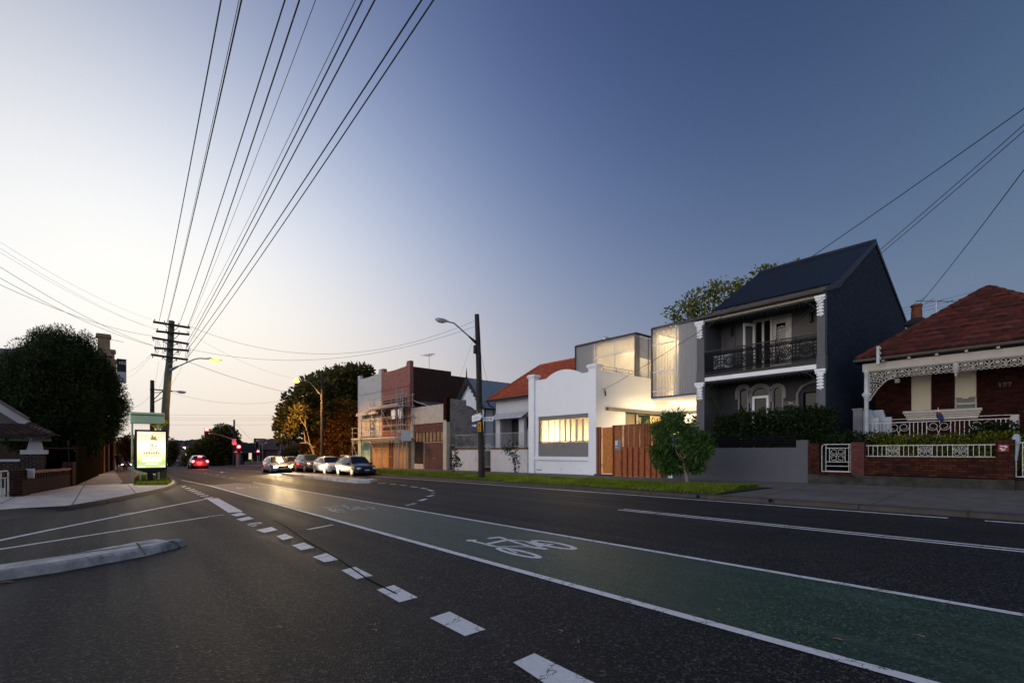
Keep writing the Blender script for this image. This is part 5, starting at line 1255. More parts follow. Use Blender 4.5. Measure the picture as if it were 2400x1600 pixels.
mb = MB(); mb.box(XF+.03, XF+.2, o0, o1, zw+.02, zl(1005, 992)); mb.box(XF+.0, XF+.2, o0, o1, zw+.35, zw+.42); mb.build('lintel', MBRN, sh)
mb = MB(); n = 8; 
for k in range(n+1): y = o0+.1+(o1-o0-.2)*k/n; mb.box(XF+.05, XF+.15, y-.05, y+.05, zd, zw+.02)
mb.box(XF+.06, XF+.14, o0, o1, zd-.06, zd+.02); tw = mb.build('transom_window', MBRN, sh)
mb = MB(); mb.box(XF+.1, XF+.11, o0+.1, o1-.1, zd+.02, zw); mb.build('pane', M('amber_glass', (.3,.2,.1), .15, .3, 2, spec=.6), tw)
ysp = yx(992, XF)
mb = MB(); zz = -.1; k = 0
while zz < zd-.08: mb.box(XF+.1, XF+.13+.02*(k % 2), o0, ysp-.05, zz, zz+.075); zz += .076; k += 1
rs = mb.build('roller_door', M('roller_brown', (.085,.04,.033), .5, .25, 5), sh)
mb = MB(); mb.box(XF+.05, XF+.16, o0, ysp, zd-.1, zd-.06); mb.box(XF+.06, XF+.12, ysp-.05, ysp, -.2, zd-.1); mb.ell((XF+.09, (o0+ysp)/2, .9), .04, .06, .06); mb.build('door_track', MCRM, rs)
mb = MB(); mb.box(XF+.12, XF+.18, ysp, o1, .45, zd-.06); mb.ell((XF+.1, ysp+.15, 1.1), .04, .05, .05); mb.build('side_door', M('door_brown', (.03,.015,.012), .6), sh)
mb = MB(); mb.box(XF+.02, XF+.19, ysp, o1, -.3, .4); mb.build('kick_panel', MCRM, sh)
mb = MB(); mb.prism([(XF+.3, R+.25, 4.6), (30, R+.25, 4.6), (30, L, 6.0), (XF+.3, L, 6.0)], (0,0,.06)); mb.build('roof', MZINC, sh)
pd = thing('padlocked_gate', 'narrow dark iron side gate beside the peeling brick wall', 'gate', (XF+.2, 32.6, 0)); mb = MB()
for k in range(6): mb.box(XF+.2, XF+.22, 32.25+.13*k, 32.27+.13*k, 0, 1.7)
mb.tube([(XF+.21, 32.22+.35*(1-math.cos(PI*i/8)), 1.65+.35*math.sin(PI*i/8)) for i in range(9)], .02, 5); mb.box(XF+.2, XF+.22, 32.2, 32.95, .2, .24); mb.build('bars', MZINC, pd)
# ================================================================== PINK AND CREAM SHOPS
def shop_block(name, label, y0, y1, mat, zstr, inset):
    o = thing(name, label, 'shop', (XF, (y0+y1)/2, -.2)); zc = 9.2; w2 = y1-y0
    pts = [(y0, 9.66), (y0+w2*.1, 9.66)]
    for i in range(6): t = i/5; pts.append((y0+w2*.1+.18*t, 9.66-.42*math.sin(t*PI/2)))
    pts += [(y0+w2*.5, zc-.03)]
    for i in range(6): t = i/5; pts.append((y1-w2*.08-.18*(1-t), 9.24+.38*(1-math.cos(t*PI/2)) if t else 9.2))
    pts += [(y1-w2*.08, 9.62), (y1, 9.62)]
    mb = MB(); mb.prism([(XF, y0, 3.0)]+[(XF, y, z) for y, z in pts]+[(XF, y1, 3.0)], (.35,0,0)); mb.box(XF-.05, XF+.001, y0, y1, zstr-.06, zstr+.06); mb.box(XF, XF+.3, y0, y0+.35, -.6, 3); mb.box(XF, XF+.3, y1-.35, y1, -.6, 3); mb.build('front_wall', mat, o)
    return o
MPINK = M('pink_render', (.25,.1,.082), .85, .22, 3, .4, 18, dirt=(.16,.065,.055), dscale=1.2)
MCRS = M('cream_render', (.42,.41,.39), .85, .14, 3, .4, 18, dirt=(.3,.28,.25), dscale=1.2)
yP0, yP1, yC1 = 39.1, yx(894, XF), yx(839, XF)
pk = shop_block('pink_shop', 'pink rendered two storey shop with curved parapet and dark brick side wall', yP0, yP1, MPINK, 7.47, 0)
cr = shop_block('cream_shop', 'cream rendered two storey shop with fabric awning and pale green shopfront', yP1+.005, yC1, MCRS, 7.5, 0)
mb = MB(); sd = [(XF+.36,-.6),(XF+.36,9.15),(25.5,9.13),(25.5,8.75),(29.3,8.7),(29.3,8.1),(36,8.0),(36,-.6)]; mb.prism([(x, yP0+.01, z) for x, z in sd], (0,.3,0)); mb.box(XF+.05, XF+.359, yP0+.005, yP0+.3, -.6, 9.6); mb.build('side_wall', brick('sooty_brick', (.055,.032,.026), (.04,.025,.021), (.03,.022,.02), .24, .086, .008, .6, stain=(.075,.03,.022), sscale=.5), pk)
mb = MB(); mb.prism([(x, yC1-.31, z) for x, z in sd], (0,.3,0)); mb.build('side_wall', MCRS, cr)
for o, a, b in ((pk, yP0+.7, yP1-.9), (cr, yP1+1.2, yC1-1.6)):
    mb = MB(); n = 3
    for k in range(n):
        ya, yb = a+(b-a)*k/n+.1, a+(b-a)*(k+1)/n-.1; mb.box(XF-.03, XF+.001, ya, ya+.08, 3.6, 5.9); mb.box(XF-.03, XF+.001, yb-.08, yb, 3.6, 5.9); mb.box(XF-.03, XF+.001, ya+.08, yb-.08, 5.8, 5.9); mb.box(XF-.03, XF+.001, ya+.08, yb-.08, 3.6, 3.68); mb.box(XF-.03, XF+.001, ya+.08, yb-.08, 4.7, 4.77)
    w_ = mb.build('window', MBRN if o is pk else MCRS, o)
    mb = MB()
    for k in range(n): mb.box(XF-.012, XF-.004, a+(b-a)*k/n+.18, a+(b-a)*(k+1)/n-.18, 3.68, 5.8)
    mb.build('pane', MGLASSD if o is pk else M('cream_blind', (.36,.29,.2), .7), w_)
mb = MB(); mb.box(XF-.04, XF-.03, yP0+.5, yP1-.5, 3.3, 6.4); mb.build('brown_hoarding', M('brown_void', (.05,.02,.016), .8, .3), pk)
aw = MB(); ya, yb = yx(886, XF-.8), yx(833, XF-.8); aw.grid([[(XF-.02, y, 6.05+.0*y), (XF-.75, y, 5.35), (XF-.77, y, 5.15)] for y in (ya, (ya+yb)/2, yb)]); aw.face([(XF-.02,ya,6.05),(XF-.75,ya,5.35),(XF-.02,ya,5.3)]); aw.build('awning', M('awning_cloth', (.33,.31,.29), .9, .08), cr)
mb = MB(); mb.box(XF-.03, XF+.2, yP1+1.7, yC1-.4, -.5, 2.9); fr_ = mb.build('shopfront', M('mint_panel', (.32,.46,.33), .5, .1), cr)
mb = MB(); mb.box(XF-.05, XF-.031, yP1+3.2, yP1+3.28, -.4, 2.9); mb.box(XF-.05, XF-.031, yP1+1.7, yC1-.4, .75, .83); mb.build('shopfront_frame', MREND, fr_)
MPLY = M('plywood', (.32,.18,.08), .7, .2, 1.2, .1, 30)
mb = MB()
sp = [yP0-.2, yP0+1.6, yP0+2.9]; 
mb.box(XF-.35, XF-.31, yP0-.35, yP0+1.3, -.55, 2.75); mb.box(XF-.35, XF-.31, yP0+1.32, yP0+2.5, -.55, 2.75); mb.box(XF-.35, XF-.31, yP0+3.5, yP0+4.9, -.55, 2.75); mb.box(XF-.35, XF-.31, yP0+4.92, yP1+1.65, -.55, 2.75); mb.box(XF-.31, XF+.3, yP0-.35, yP0-.31, -.55, 2.75); mb.build('plywood_hoarding', MPLY, pk)
mb = MB(); mb.box(XF-.32, XF-.28, yP0+2.5, yP0+3.5, -.55, 2.6); mb.build('hoarding_door', M('door_red_brown', (.11,.035,.018), .6), pk)
mb = MB(); mb.box(XF-.5, XF-.3, yP0+2.1, yP0+4.6, 2.75, 3.0); mb.build('hoarding_beam', MBRN, pk)
mb = MB(); mb.prism([(XF+.35, yP0+.3, 8.2), (36, yP0+.3, 7.6), (36, yC1-.3, 7.6), (XF+.35, yC1-.3, 8.2)], (0,0,.05)); mb.build('roof', MZINC, pk)
an = PX(991, 862, 24.5); antenna('tv_antenna', 'thin television antenna standing on the dark brick wall of the pink shop', (24.5, 41.5, 9.1), zx(991, 838, 24.5)-9.1+.1, 2.6, (-.2,-.95,-.08), 7)
# ---- scaffold
sc = thing('scaffold', 'steel tube scaffold with two plank decks before the pink and cream shops', 'scaffold', (20, 45, -.3))
MTUBE = M('galvanised_tube', (.27,.27,.27), .55, .2, 5, metal=.4)
xa, xb = 19.75, 20.75
ysc = [yx(p, xa) for p in (826, 848, 868, 895, 929, 944)]
ybk = [yx(p, xb) for p in (832, 852, 882, 912, 948)]
def gsc(y): return FP(19.5, y)
top = {0: 3.9, 1: 4.6, 2: 6.2, 3: 6.7, 4: 7.2, 5: 6.9}
for k, y in enumerate(ysc):
    mb = MB(); mb.tube([(xa, y, gsc(y) if k not in (3,) else gsc(y)), (xa, y, top[k])], .03, 6); mb.build('standard', MTUBE, sc)
    mb = MB(); mb.tube([(xb, y+.1, gsc(y)), (xb, y+.1, top[k]-.3)], .03, 6); mb.build('standard', MTUBE, sc)
for z, a, b in ((3.35,0,5),(3.85,0,5),(2.55,0,5),(1.0,2,3),(4.6,1,5),(5.45,2,5),(5.95,2,5),(6.45,2,5),(-.05,2,3)):
    for x in (xa, xb):
        mb = MB(); mb.tube([(x, ysc[a]+.25, z), (x, ysc[b]-.25, z)], .026, 6); mb.build('ledger', MTUBE, sc)
for k, y in enumerate(ysc):
    mb = MB()
    for z in (2.5, 4.5, 5.4):
        if z < top[k]: mb.tube([(xa-.15, y, z), (xb+.3, y+.1, z)], .026, 6)
    mb.build('transom', MTUBE, sc)
for a, b, z0, z1 in ((2,3,gsc(47),2.5),(2,3,2.6,5.3),(0,1,gsc(50),2.5),(3,4,2.6,5.3),(4,5,4.5,6.8)):
    mb = MB(); mb.tube([(xa-.05, ysc[a], z1), (xa-.05, ysc[b], z0)], .026, 6); mb.build('brace', MTUBE, sc)
MPLK = M('pale_plank', (.34,.29,.25), .8, .2, 2)
for z, a, b in ((2.62, 0, 5), (5.5, 2, 4)):
    mb = MB()
    for q in range(5): mb.box(xa+.04+.19*q, xa+.22+.19*q, ysc[b]-.3, ysc[a]+.3, z, z+.06)
    mb.box(xa-.02, xa+.02, ysc[b]-.3, ysc[a]+.3, z+.06, z+.2); mb.build('plank_deck', MPLK, sc)
mb = MB(); yl_ = ysc[4]-.35
for s in (0, .42): mb.tube([(xa-.08, yl_-s, 2.7), (xa+.3, yl_-s, 6.9)], .03, 6)
for k in range(13): mb.tube([(xa-.08+.03*k, yl_, 2.9+.31*k), (xa-.08+.03*k, yl_-.42, 2.9+.31*k)], .018, 5)
mb.build('ladder', MTUBE, sc)
mb = MB()
for z in (2.3, 2.45): mb.tube([(xa, ysc[0]+.2, z), (xa, ysc[5]-.2, z)], .02, 5)
for k in range(26): y = ysc[5]+(ysc[0]-ysc[5])*k/26; mb.tube([(xa, y, 2.3), (xa, y+.25, 2.45)], .014, 4)
mb.build('lattice_beam', MTUBE, sc)
mb = MB(); rd = random.Random(4)
for k in range(2): y = ysc[3]-1.2-1.3*k; mb.grid([[(20.3+.05*math.sin(i*2+j), y-.35+.7*i/5, 5.3-.9*j/4+.05*rd.random()) for i in range(6)] for j in range(5)])
mb.build('dust_sheet', MWHITE2, sc)
# ---- sign back and poles on the verge
ss = thing('street_sign', 'blank grey square sign back on a thin post before the scaffold', 'sign', (18.0, yx(953.5, 18), 0)); y = yx(953.5, 18.0)
mb = MB(); mb.tube([(18.0, y, FP(18, y)), (18.0, y, 3.3)], .035, 6); mb.build('post', MTUBE, ss)
mb = MB(); mb.obox((17.95, y, zx(953, 1020.5, 18)), (.3,-1,0), yx(945, 18)-yx(953, 18), (1,.3,0), .012, (0,0,1), .42); mb.build('sign_plate', M('sign_back', (.26,.28,.31), .5, .08), ss, bevel=.005)
y = yx(934.5, 18.0); so2 = thing('sign_post', 'second thin steel post on the verge left of the grey sign back', 'post', (18, y, 0)); mb = MB(); mb.tube([(18.0, y, FP(18, y)), (18.0, y, 2.9)], .035, 6); mb.build('post', MTUBE, so2)
mb = MB(); mb.lathe((18, y, 2.9), [(.04,0),(.04,.04),(.02,.05)], 8); mb.build('cap', MBLACK, so2)
MPOLE = M('old_timber_pole', (.035,.03,.028), .9, .35, 4, .6, 18)
MPOLEG = M('green_grey_pole', (.085,.1,.075), .9, .3, 3, .6, 16)
MALU = M('lamp_aluminium', (.55,.57,.6), .35, .08, 3, metal=.6)
def lantern(o, p, d, lit, s=1.0):
    p = Vector(p); d = Vector(d).normalized(); mb = MB(); R_ = []
    prof = [(0,.05,.05),(.12,.09,.08),(.35,.15,.12),(.62,.14,.1),(.78,.05,.04)]
    sd = Vector((-d.y, d.x, 0)).normalized()
    for t, wv, hv in prof: R_.append([p+d*t*s+sd*(wv*s*math.cos(a))+Vector((0,0,max(hv*s*math.sin(a), -.02*s))) for a in [2*PI*i/12 for i in range(12)]])
    mb.grid(R_, closed=True); mb.face(R_[0]); mb.face(R_[-1]); lo = mb.build('lantern', MALU, o, smooth=50)
    mb = MB(); mb.ell(p+d*.45*s+Vector((0,0,-.03*s)), .3*s if abs(d.x) > .7 else .16*s, .16*s if abs(d.x) > .7 else .3*s, (.19 if lit else .1)*s, 12, 6)
    mb.build('lamp_bowl', MSOD if lit else M('lamp_bowl', (.5,.45,.4), .2, .1), lo, smooth=60); return lo
MSOD = emit('sodium_lamp', (1, .46, .05), 9)
SOD = (1, .5, .13)
lp = thing('street_light_pole', 'dark leaning timber pole with unlit street lamp and signs before the rendered house', 'street light', (16.0, 21.5, .1))
b0 = PX(1129, 1117, 16.0); t0 = PX(1118, 737, 15.8); b0.z -= .05
mb = MB(); ps = [b0.lerp(t0, i/8)+Vector((.03*math.sin(i*1.3), .02*math.cos(i*2), 0)) for i in range(9)]
def ref(px, py): return PX(px, py, ps[4].x)
mb.tube(ps, [.19,.185,.18,.17,.165,.155,.15,.14,.125], 12); mb.build('pole', MPOLE, lp, smooth=60)
a0 = PX(1116, 803, 15.75); a1 = PX(1064, 757, 13.9); a1b = PX(1052, 754.5, 13.6)
mb = MB(); mb.tube([a0, a0.lerp(a1, .35)], [.09,.04], 8); mb.tube([a0.lerp(a1, .3), a0.lerp(a1, .97), a1, a1b], .032, 8); mb.box(a0.x-.12, a0.x+.05, a0.y-.1, a0.y+.1, a0.z-.6, a0.z-.15); mb.build('bracket_arm', MPOLE, lp)
lantern(lp, a1b, a1b-a1, False, 1.0)
sp_ = lambda px, py, dx=-.2: PX(px, py, 15.85+dx)
def plate(o, name, c, hw, hh, mat, arrow=0, u=(.0,-1,.0)):
    c = Vector(c); u = Vector(u).normalized(); z = Vector((0,0,1)); mb = MB(); n = u.cross(z)
    P = [(-hw,-hh),(hw,-hh),(hw,hh),(-hw,hh)]
    if arrow == 1: P = [(-hw,-hh),(hw-hh,-hh),(hw,0),(hw-hh,hh),(-hw,hh)]
    if arrow == -1: P = [(-hw,0),(-hw+hh,-hh),(hw,-hh),(hw,hh),(-hw+hh,hh)]
    mb.prism([c+u*a+z*b for a, b in P], n*.012); return mb.build(name, mat, o)
up_ = Vector((.45,-.85,.13)).normalized()
c1 = sp_(1119, 967, -.3); s1_ = plate(lp, 'black_arrow_sign', c1, .29, .16, MBLACK, -1, up_)
mb = MB(); letters(mb, 'KINDERGARTEN'[:0]+'THE TEMPLE', c1-up_*.28-up_.cross(Vector((0,0,1)))*.004+Vector((0,0,-.1)), up_, (0,0,1), .08, .035, .012, -up_.cross(Vector((0,0,1)))); mb = MB(); nrm = -up_.cross(Vector((0,0,1)))
def bars(par, c, u, rows, mat, name='lettering'):
    mb = MB(); nrm = Vector(u).cross(Vector((0,0,1)))
    for s in (1, -1):
        for z, a, b in rows: mb.obox(Vector(c)+Vector(u)*(a+b)/2+Vector((0,0,z))+nrm*(.006+s*.009), u, (b-a)/2, nrm, .002, (0,0,1), .022)
    return mb.build(name, mat, par)
bars(s1_, c1, up_, ((-.05,-.2,-.13),(-.05,-.11,-.02),(-.05,.0,.08),(-.05,.1,.22),(.06,-.05,.02)), MCREAMP)
up2 = Vector((.3,-.94,.16)).normalized(); c2 = sp_(1119, 978, -.32); s2_ = plate(lp, 'white_arrow_sign', c2, .37, .17, MWHITE2, 1, up2)
bars(s2_, c2, up2, ((.03,-.2,-.1),(.03,-.07,.12),(-.06,-.24,.15)), M('sign_pale_blue', (.35,.45,.55), .6)); mb = MB(); mb.bar(c2+up2*.2+Vector((-.01,0,.13)), c2+up2*.32+Vector((-.01,0,0)), .04, .02); mb.bar(c2+up2*.2+Vector((-.01,0,-.13)), c2+up2*.32+Vector((-.01,0,0)), .04, .02); mb.build('arrow_mark', M('sign_cyan', (.1,.4,.5), .5), s2_)
up3 = Vector((.5,-.85,.0)).normalized(); c3 = sp_(1144, 981.5, .1); s3_ = plate(lp, 'street_name_sign', c3, .3, .105, MWHITE2, 0, up3)
mb = MB(); nr = -up3.cross(Vector((0,0,1))); nr = nr if nr.x < 0 else -nr
letters(mb, 'VILLE RD', c3-up3*.24+Vector((0,0,-.045))+nr*.02, up3, (0,0,1), .09, .042, .016, nr); mb.build('sign_lettering', MBLACK, s3_)
up4 = Vector((.35,-.93,.1)).normalized(); c4 = sp_(1112, 997, -.2); s4_ = plate(lp, 'blue_sign', c4, .2, .1, M('sign_blue', (.015,.09,.25), .5), 0, up4); bars(s4_, c4, up4, ((.02,-.13,.13),(-.04,-.03,.12)), MWHITE2)
up5 = Vector((.9,-.35,0)).normalized(); c5 = sp_(1123.5, 999.5, -.3); s5_ = plate(lp, 'yellow_sign', c5, .1, .27, M('sign_yellow', (.65,.27,.02), .5), 0, up5); bars(s5_, c5, up5, ((.1,-.03,.03),(.06,-.02,.03),(-.18,-.04,.01)), MBLACK)
# lit street lights further up
def streetlight(label, pxb, X, pyt, pylamp, pxl, lit, power, pyb=None, poleMat=None):
    y = yx(pxb, X); g = FP(X, y) if X > 15 else G(y)+.13
    o = thing('street_light', label, 'street light', (X, y, g)); mb = MB(); zt = zx(pxb, pyt, X)
    mb.tube([(X, y, g-.1), (X, y, g+2), (X, y, zt)], [.17,.15,.11], 10); mb.build('pole', poleMat or MPOLE, o, smooth=60)
    e = PY(pxl, pylamp, y); s = 1 if e.x > X else -1; mb = MB(); zb_ = e.z-.9
    L_ = abs(e.x-X)
    mb.tube([(X, y, zb_-.35), (X+s*L_*.25, y, zb_+.12)], [.08,.045], 7); mb.tube([(X+s*L_*.2, y, zb_+.05), (X+s*L_*.55, y, e.z-.08), (X+s*L_*.75, y, e.z), e], .035, 7); mb.build('bracket_arm', MTUBE, o)
    lantern(o, e-Vector((s*.1,0,0)), (s,0,0), lit)
    if lit: lamp('street_lamp_light', 'SPOT', e+Vector((s*.35,0,-.22)), SOD, power, .12, (0,0,-1), spread=3.05)
    return o, e
streetlight('timber pole with a lit amber lamp beside the parked cars', 755, 15.9, 868, 892, 704, True, 11000)
streetlight('thin dark pole with a small unlit lamp beside the distant traffic signal', 549, 14.8, 983, 995.5, 524, False, 0)
# ================================================================== VEGETATION on the right
MCY = foliage('dark_conifer', (.008,.016,.006), (.024,.043,.013), (.07,.095,.026), .15)
MFIG = foliage('dark_fig', (.035,.036,.011), (.095,.085,.022), (.17,.135,.033), .3)
MCREEP = foliage('creeper', (.1,.036,.01), (.26,.095,.02), (.2,.17,.03), .25)  # reddish leaves, their colour brightened to carry the orange lamp glow
MGREEN = foliage('verge_tree_leaf', (.022,.052,.011), (.05,.108,.024), (.11,.18,.042), .3)
MHEDGE = foliage('hedge_leaf', (.005,.012,.0035), (.013,.028,.007), (.035,.055,.011), .2)
MHEDGEY = foliage('golden_hedge_leaf', (.05,.06,.006), (.11,.12,.01), (.18,.18,.018), .25)
MREAR = foliage('rear_tree_leaf', (.09,.1,.015), (.16,.17,.03), (.22,.22,.04), .4)
MBARK = M('pale_bark', (.2,.16,.12), .85, .3, 6, .5, 18); MBARKD = M('dark_bark', (.035,.028,.022), .9, .3, 5, .6, 14)
def tree(name, label, cat, base, trunk_top, r0, blobs, n, size, asp, leafm, barkm, limbs=6, group=None, droop=0, shell=.55, seed=1):
    rd = random.Random(seed); o = thing(name, label, cat, tuple(base), group); mb = MB()
    pts = limb(mb, base, trunk_top, r0, r0*.65, 8, .03, 6, rnd=rd)
    for k in range(limbs):
        b = blobs[rd.randrange(len(blobs))]; st = pts[rd.randrange(3, len(pts))]
        limb(mb, st, (b[0], b[1], b[2]), r0*.42, r0*.1, 6, .09, 5, rnd=rd)
        for _ in range(2): 
            e = Vector((b[0]+rd.uniform(-1,1)*b[3]*.8, b[1]+rd.uniform(-1,1)*b[4]*.8, b[2]+rd.uniform(-.4,1)*b[5]*.8)); limb(mb, Vector((b[0],b[1],b[2])), e, r0*.1, r0*.03, 5, .1, 4, rnd=rd)
    mb.build('trunk', barkm, o, smooth=60)
    mb = MB(); leaves(mb, blobs, n, size, asp, droop=droop, shell=shell, rnd=rd); mb.build('crown', leafm, o)
    return o
X = 18.1; bs = PX(1612, 1131, X); bs.z = FP(X, bs.y)
C = lambda px, py, dx=0: tuple(PX(px, py, X+dx))
vb = []
for px, py, r, dx in ((1572,985,.42,0),(1548,1005,.5,.1),(1590,985,.35,-.2),(1600,1010,.45,.2),(1560,1030,.55,-.3),(1545,1055,.5,.1),(1580,1060,.55,.3),(1610,1035,.5,-.2),(1640,1025,.42,.2),(1650,1045,.4,0),(1635,1065,.45,-.2),(1600,1085,.5,.2),(1560,1085,.45,-.2),(1545,1080,.32,.1),(1625,1088,.4,.1),(1580,1098,.3,0),(1648,1030,.32,0),(1657,1042,.3,.1),(1654,1060,.28,-.1),(1590,972,.25,0),(1560,975,.25,.1),(1620,1000,.25,0),(1560,1098,.25,.1),(1638,1095,.25,0)):
    p = C(px, py, dx); vb.append((p[0], p[1], p[2], r*.85, r*.85, r*.8, r*r))
tree('verge_tree', 'bushy small green tree on the grass verge before the timber fence', 'tree', bs, Vector(C(1602, 1075)), .085, vb, 11500, .23, .16, MGREEN, MBARK, 11, droop=.5, shell=.15, seed=4)
def sapling(label, px, pyb, pts, X, seed):
    b = PX(px, pyb, X); b.z = FP(X, b.y); o = thing('sapling', label, 'sapling', tuple(b)); mb = MB(); P = [b]+[PX(a, c, X) for a, c, _ in pts]; mb.tube(P, [.03]+[.02-.012*i/len(pts) for i in range(len(pts))], 6)
    st = b+Vector((0,.12,0)); mb.build('stem', MBARK, o)
    mb = MB(); mb.tube([st, st+Vector((0,0,1.25))], .018, 5); mb.build('stake', MBARK, o)
    mb = MB(); leaves(mb, [(*PX(a, c, X), r, r, r*1.1, r*r) for a, c, r in pts], 330, .17, .36, shell=.2, rnd=random.Random(seed)); mb.build('foliage', MHEDGE, o)
sapling('upright dark leafy sapling on the verge left of the leaning pole', 1065, 1110, [(1065,1095,.28),(1070,1082,.35),(1066,1070,.3),(1073,1088,.25),(1068,1058,.22),(1064,1052,.16)], 18.2, 1)
sapling('bent thin leafy sapling with stakes before the stained white wall', 1209, 1112, [(1210,1100,.16),(1209,1085,.2),(1204,1070,.25),(1198,1058,.28),(1190,1050,.26),(1208,1046,.24),(1182,1053,.18),(1212,1080,.2)], 18.2, 2)
def hedge(name, label, x0, x1, y0, y1, z0, z1, n, size, mat, seed, wob=.12):
    rd = random.Random(seed); o = thing(name, label, 'hedge', ((x0+x1)/2, (y0+y1)/2, z0)); bl = []; m = max(3, int((y1-y0)/.38))
    for i in range(m+1):
        for zz in (z0+(z1-z0)*.3, z1-(z1-z0)*.25):
            bl.append(((x0+x1)/2+rd.uniform(-.08,.08), y0+(y1-y0)*i/m, zz+rd.uniform(-wob,wob), (x1-x0)*.55, .42, (z1-z0)*.3+rd.uniform(0,wob*.5), 1))
    mb = MB(); leaves(mb, bl, n, size, .5, shell=.6, rnd=rd); mb.build('foliage', mat, o)
    mb = MB(); 
    for i in range(m): y = y0+(y1-y0)*(i+.5)/m; mb.tube([((x0+x1)/2, y, z0-.3), ((x0+x1)/2+rd.uniform(-.1,.1), y+rd.uniform(-.1,.1), z1-.3)], .02, 5)
    mb.build('stem', MBARKD, o); return o
hedge('tall_hedge', 'tall dark hedge behind the grey garden wall of the terrace house', 21.6, 22.6, 6.6, 10.9, 1.5, 3.2, 15000, .12, MHEDGE, 3, .1)
hedge('low_hedge', 'golden green clipped hedge behind the low brick fence', 21.7, 22.6, yx(2362, 22.1), yx(2062, 22.1), .9, 2.05, 14000, .09, MHEDGEY, 5, .05)
hedge('low_hedge', 'short dark green hedge in the shade beside the verandah column', 21.8, 22.6, yx(2075, 22.1), yx(1996, 22.1), .9, 2.2, 4500, .1, MHEDGE, 6, .08)
hedge('low_hedge', 'dark clump at the right end of the golden hedge', 22.2, 22.8, yx(2372, 22.3), yx(2300, 22.3), 1.2, 2.45, 3500, .1, MHEDGE, 8, .08)
X = 36.0; rb_ = []
for px, py, r in ((1575,735,.9),(1600,720,1.1),(1590,750,1.0),(1625,700,1.1),(1640,720,1.2),(1660,690,1.2),(1680,670,1.0),(1690,700,1.2),(1715,680,1.1),(1735,665,.8),(1660,740,1.2),(1625,745,1.2),(1780,640,.9),(1800,636,.7),(1815,630,.6),(1855,622,.6)):
    p = PX(px, py, X); rb_.append((p.x, p.y, p.z, r*.85, r*.85, r*.7, r*r))
tree('rear_tree', 'sparse olive green tree rising behind the terrace house', 'tree', (36, 17, 0), Vector(PX(1655, 770, X)), .3, rb_, 1500, .3, .6, MREAR, MBARKD, 14, shell=.2, seed=11)
cp_ = []; rdc = random.Random(2)
for k in range(5): cp_.append((24.0+k*.8, sw-1.1, 2.6+.25*rdc.random(), .4, .35, .55, 1))
o = thing('courtyard_plant', 'feathery green plants in the lit courtyard behind the batten fence', 'plant', (25.5, sw-1.1, .2)); mb = MB(); leaves(mb, cp_, 900, .3, .14, shell=.1, rnd=rdc); mb.build('foliage', MGREEN, o); mb = MB()
for c in cp_: mb.tube([(c[0], c[1], .16), (c[0], c[1], c[2])], .03, 5)
mb.build('stem', MBARKD, o)
o = thing('courtyard_plant', 'leafy plants at the right of the lit courtyard above the meter gate', 'plant', (23.6, 13, .2)); mb = MB(); leaves(mb, [(23.5,12.9+.0*k,2.9+.1*k,.35,.5,.5,1) for k in range(3)], 500, .2, .3, shell=.2, rnd=rdc); mb.build('foliage', MHEDGE, o); mb = MB(); mb.tube([(23.5,12.9,.16),(23.5,12.9,2.9)], .03, 5); mb.build('stem', MBARKD, o)
o = thing('verandah_palm', 'dark arching palm frond at the left of the terrace verandah', 'plant', (XT+.5, 11.7, .7)); mb = MB(); b = PX(1690, 975, XT+.4)
ar = [PX(px, py, XT+.4) for px, py in ((1690,972),(1684,955),(1676,942),(1666,933),(1655,930))]
mb.grid([[p+Vector((0,0,.13*math.sin(PI*min(i/4+.1,1)))), p-Vector((0,0,.1*math.sin(PI*min(i/4+.1,1))))] for i, p in enumerate(ar)]); mb.build('frond', MHEDGE, o); mb = MB(); mb.tube([(XT+.4, b.y, .7), b], .04, 6); mb.build('stem', MBARKD, o)
# trees behind the scaffold
def BL(lst, Y, sq=.85): return [(*PY(px, py, Y+dy), r, r, r*sq, r*r) for px, py, r, dy in lst]
bl = BL([(835,880,1.9,0),(855,875,1.4,0),(810,885,2.2,1),(785,895,2.3,0),(760,905,2.2,-1),(735,915,2.0,-4),(720,930,1.9,-6),(760,930,2.3,-3),(800,915,2.6,1),(700,950,1.8,-7),(685,965,1.5,-8),(672,985,1.2,-8),(700,975,1.8,-7),(840,915,2.5,0),(820,940,2.5,0),(780,950,2.4,-2),(690,1000,1.4,-8),(675,1020,1.1,-8),(850,905,2,1),(740,960,2.0,-6),(665,1000,.9,-8),(720,985,1.6,-7)], 62)
tree('fig_tree', 'large dark spreading tree behind the lit street lamp and cream shop', 'tree', (22.5, 62, -.5), Vector((22.5, 62, 5)), .5, bl, 17000, .5, .55, MFIG, MBARKD, 14, shell=.6, seed=21)
bl = BL([(800,960,1.6,0),(830,985,1.5,0),(815,1000,1.7,0),(790,985,1.6,0),(770,1000,1.6,0),(830,1020,1.6,0),(800,1030,1.7,0),(775,1035,1.6,0),(755,1020,1.5,0),(835,1050,1.6,0),(790,1060,1.6,0),(740,1000,1.3,0),(725,1045,1.4,0),(745,970,1.3,0),(755,1055,1.4,0),(730,985,1.2,0),(825,960,1.2,0),(810,1065,1.5,0)], 56)
tree('creeper_thicket', 'tall rusty red creeper covered thicket beside the scaffolded shops', 'shrub', (20.5, 56, -.5), Vector((20.5, 56, 2)), .25, bl, 22000, .3, .6, MCREEP, MBARKD, 8, shell=.65, seed=22)
o = thing('young_tree', 'bare forked young tree lit amber below the street lamp', 'tree', (17, 50.5, -.3)); mb = MB(); Y = 51; P = lambda px, py: PY(px, py, Y); rd = random.Random(8)
tr = [P(737,1068), P(731,1052), P(727,1042), P(718,1037), P(703,1038)]; mb.tube(tr, [.13,.11,.09,.06,.04], 7)
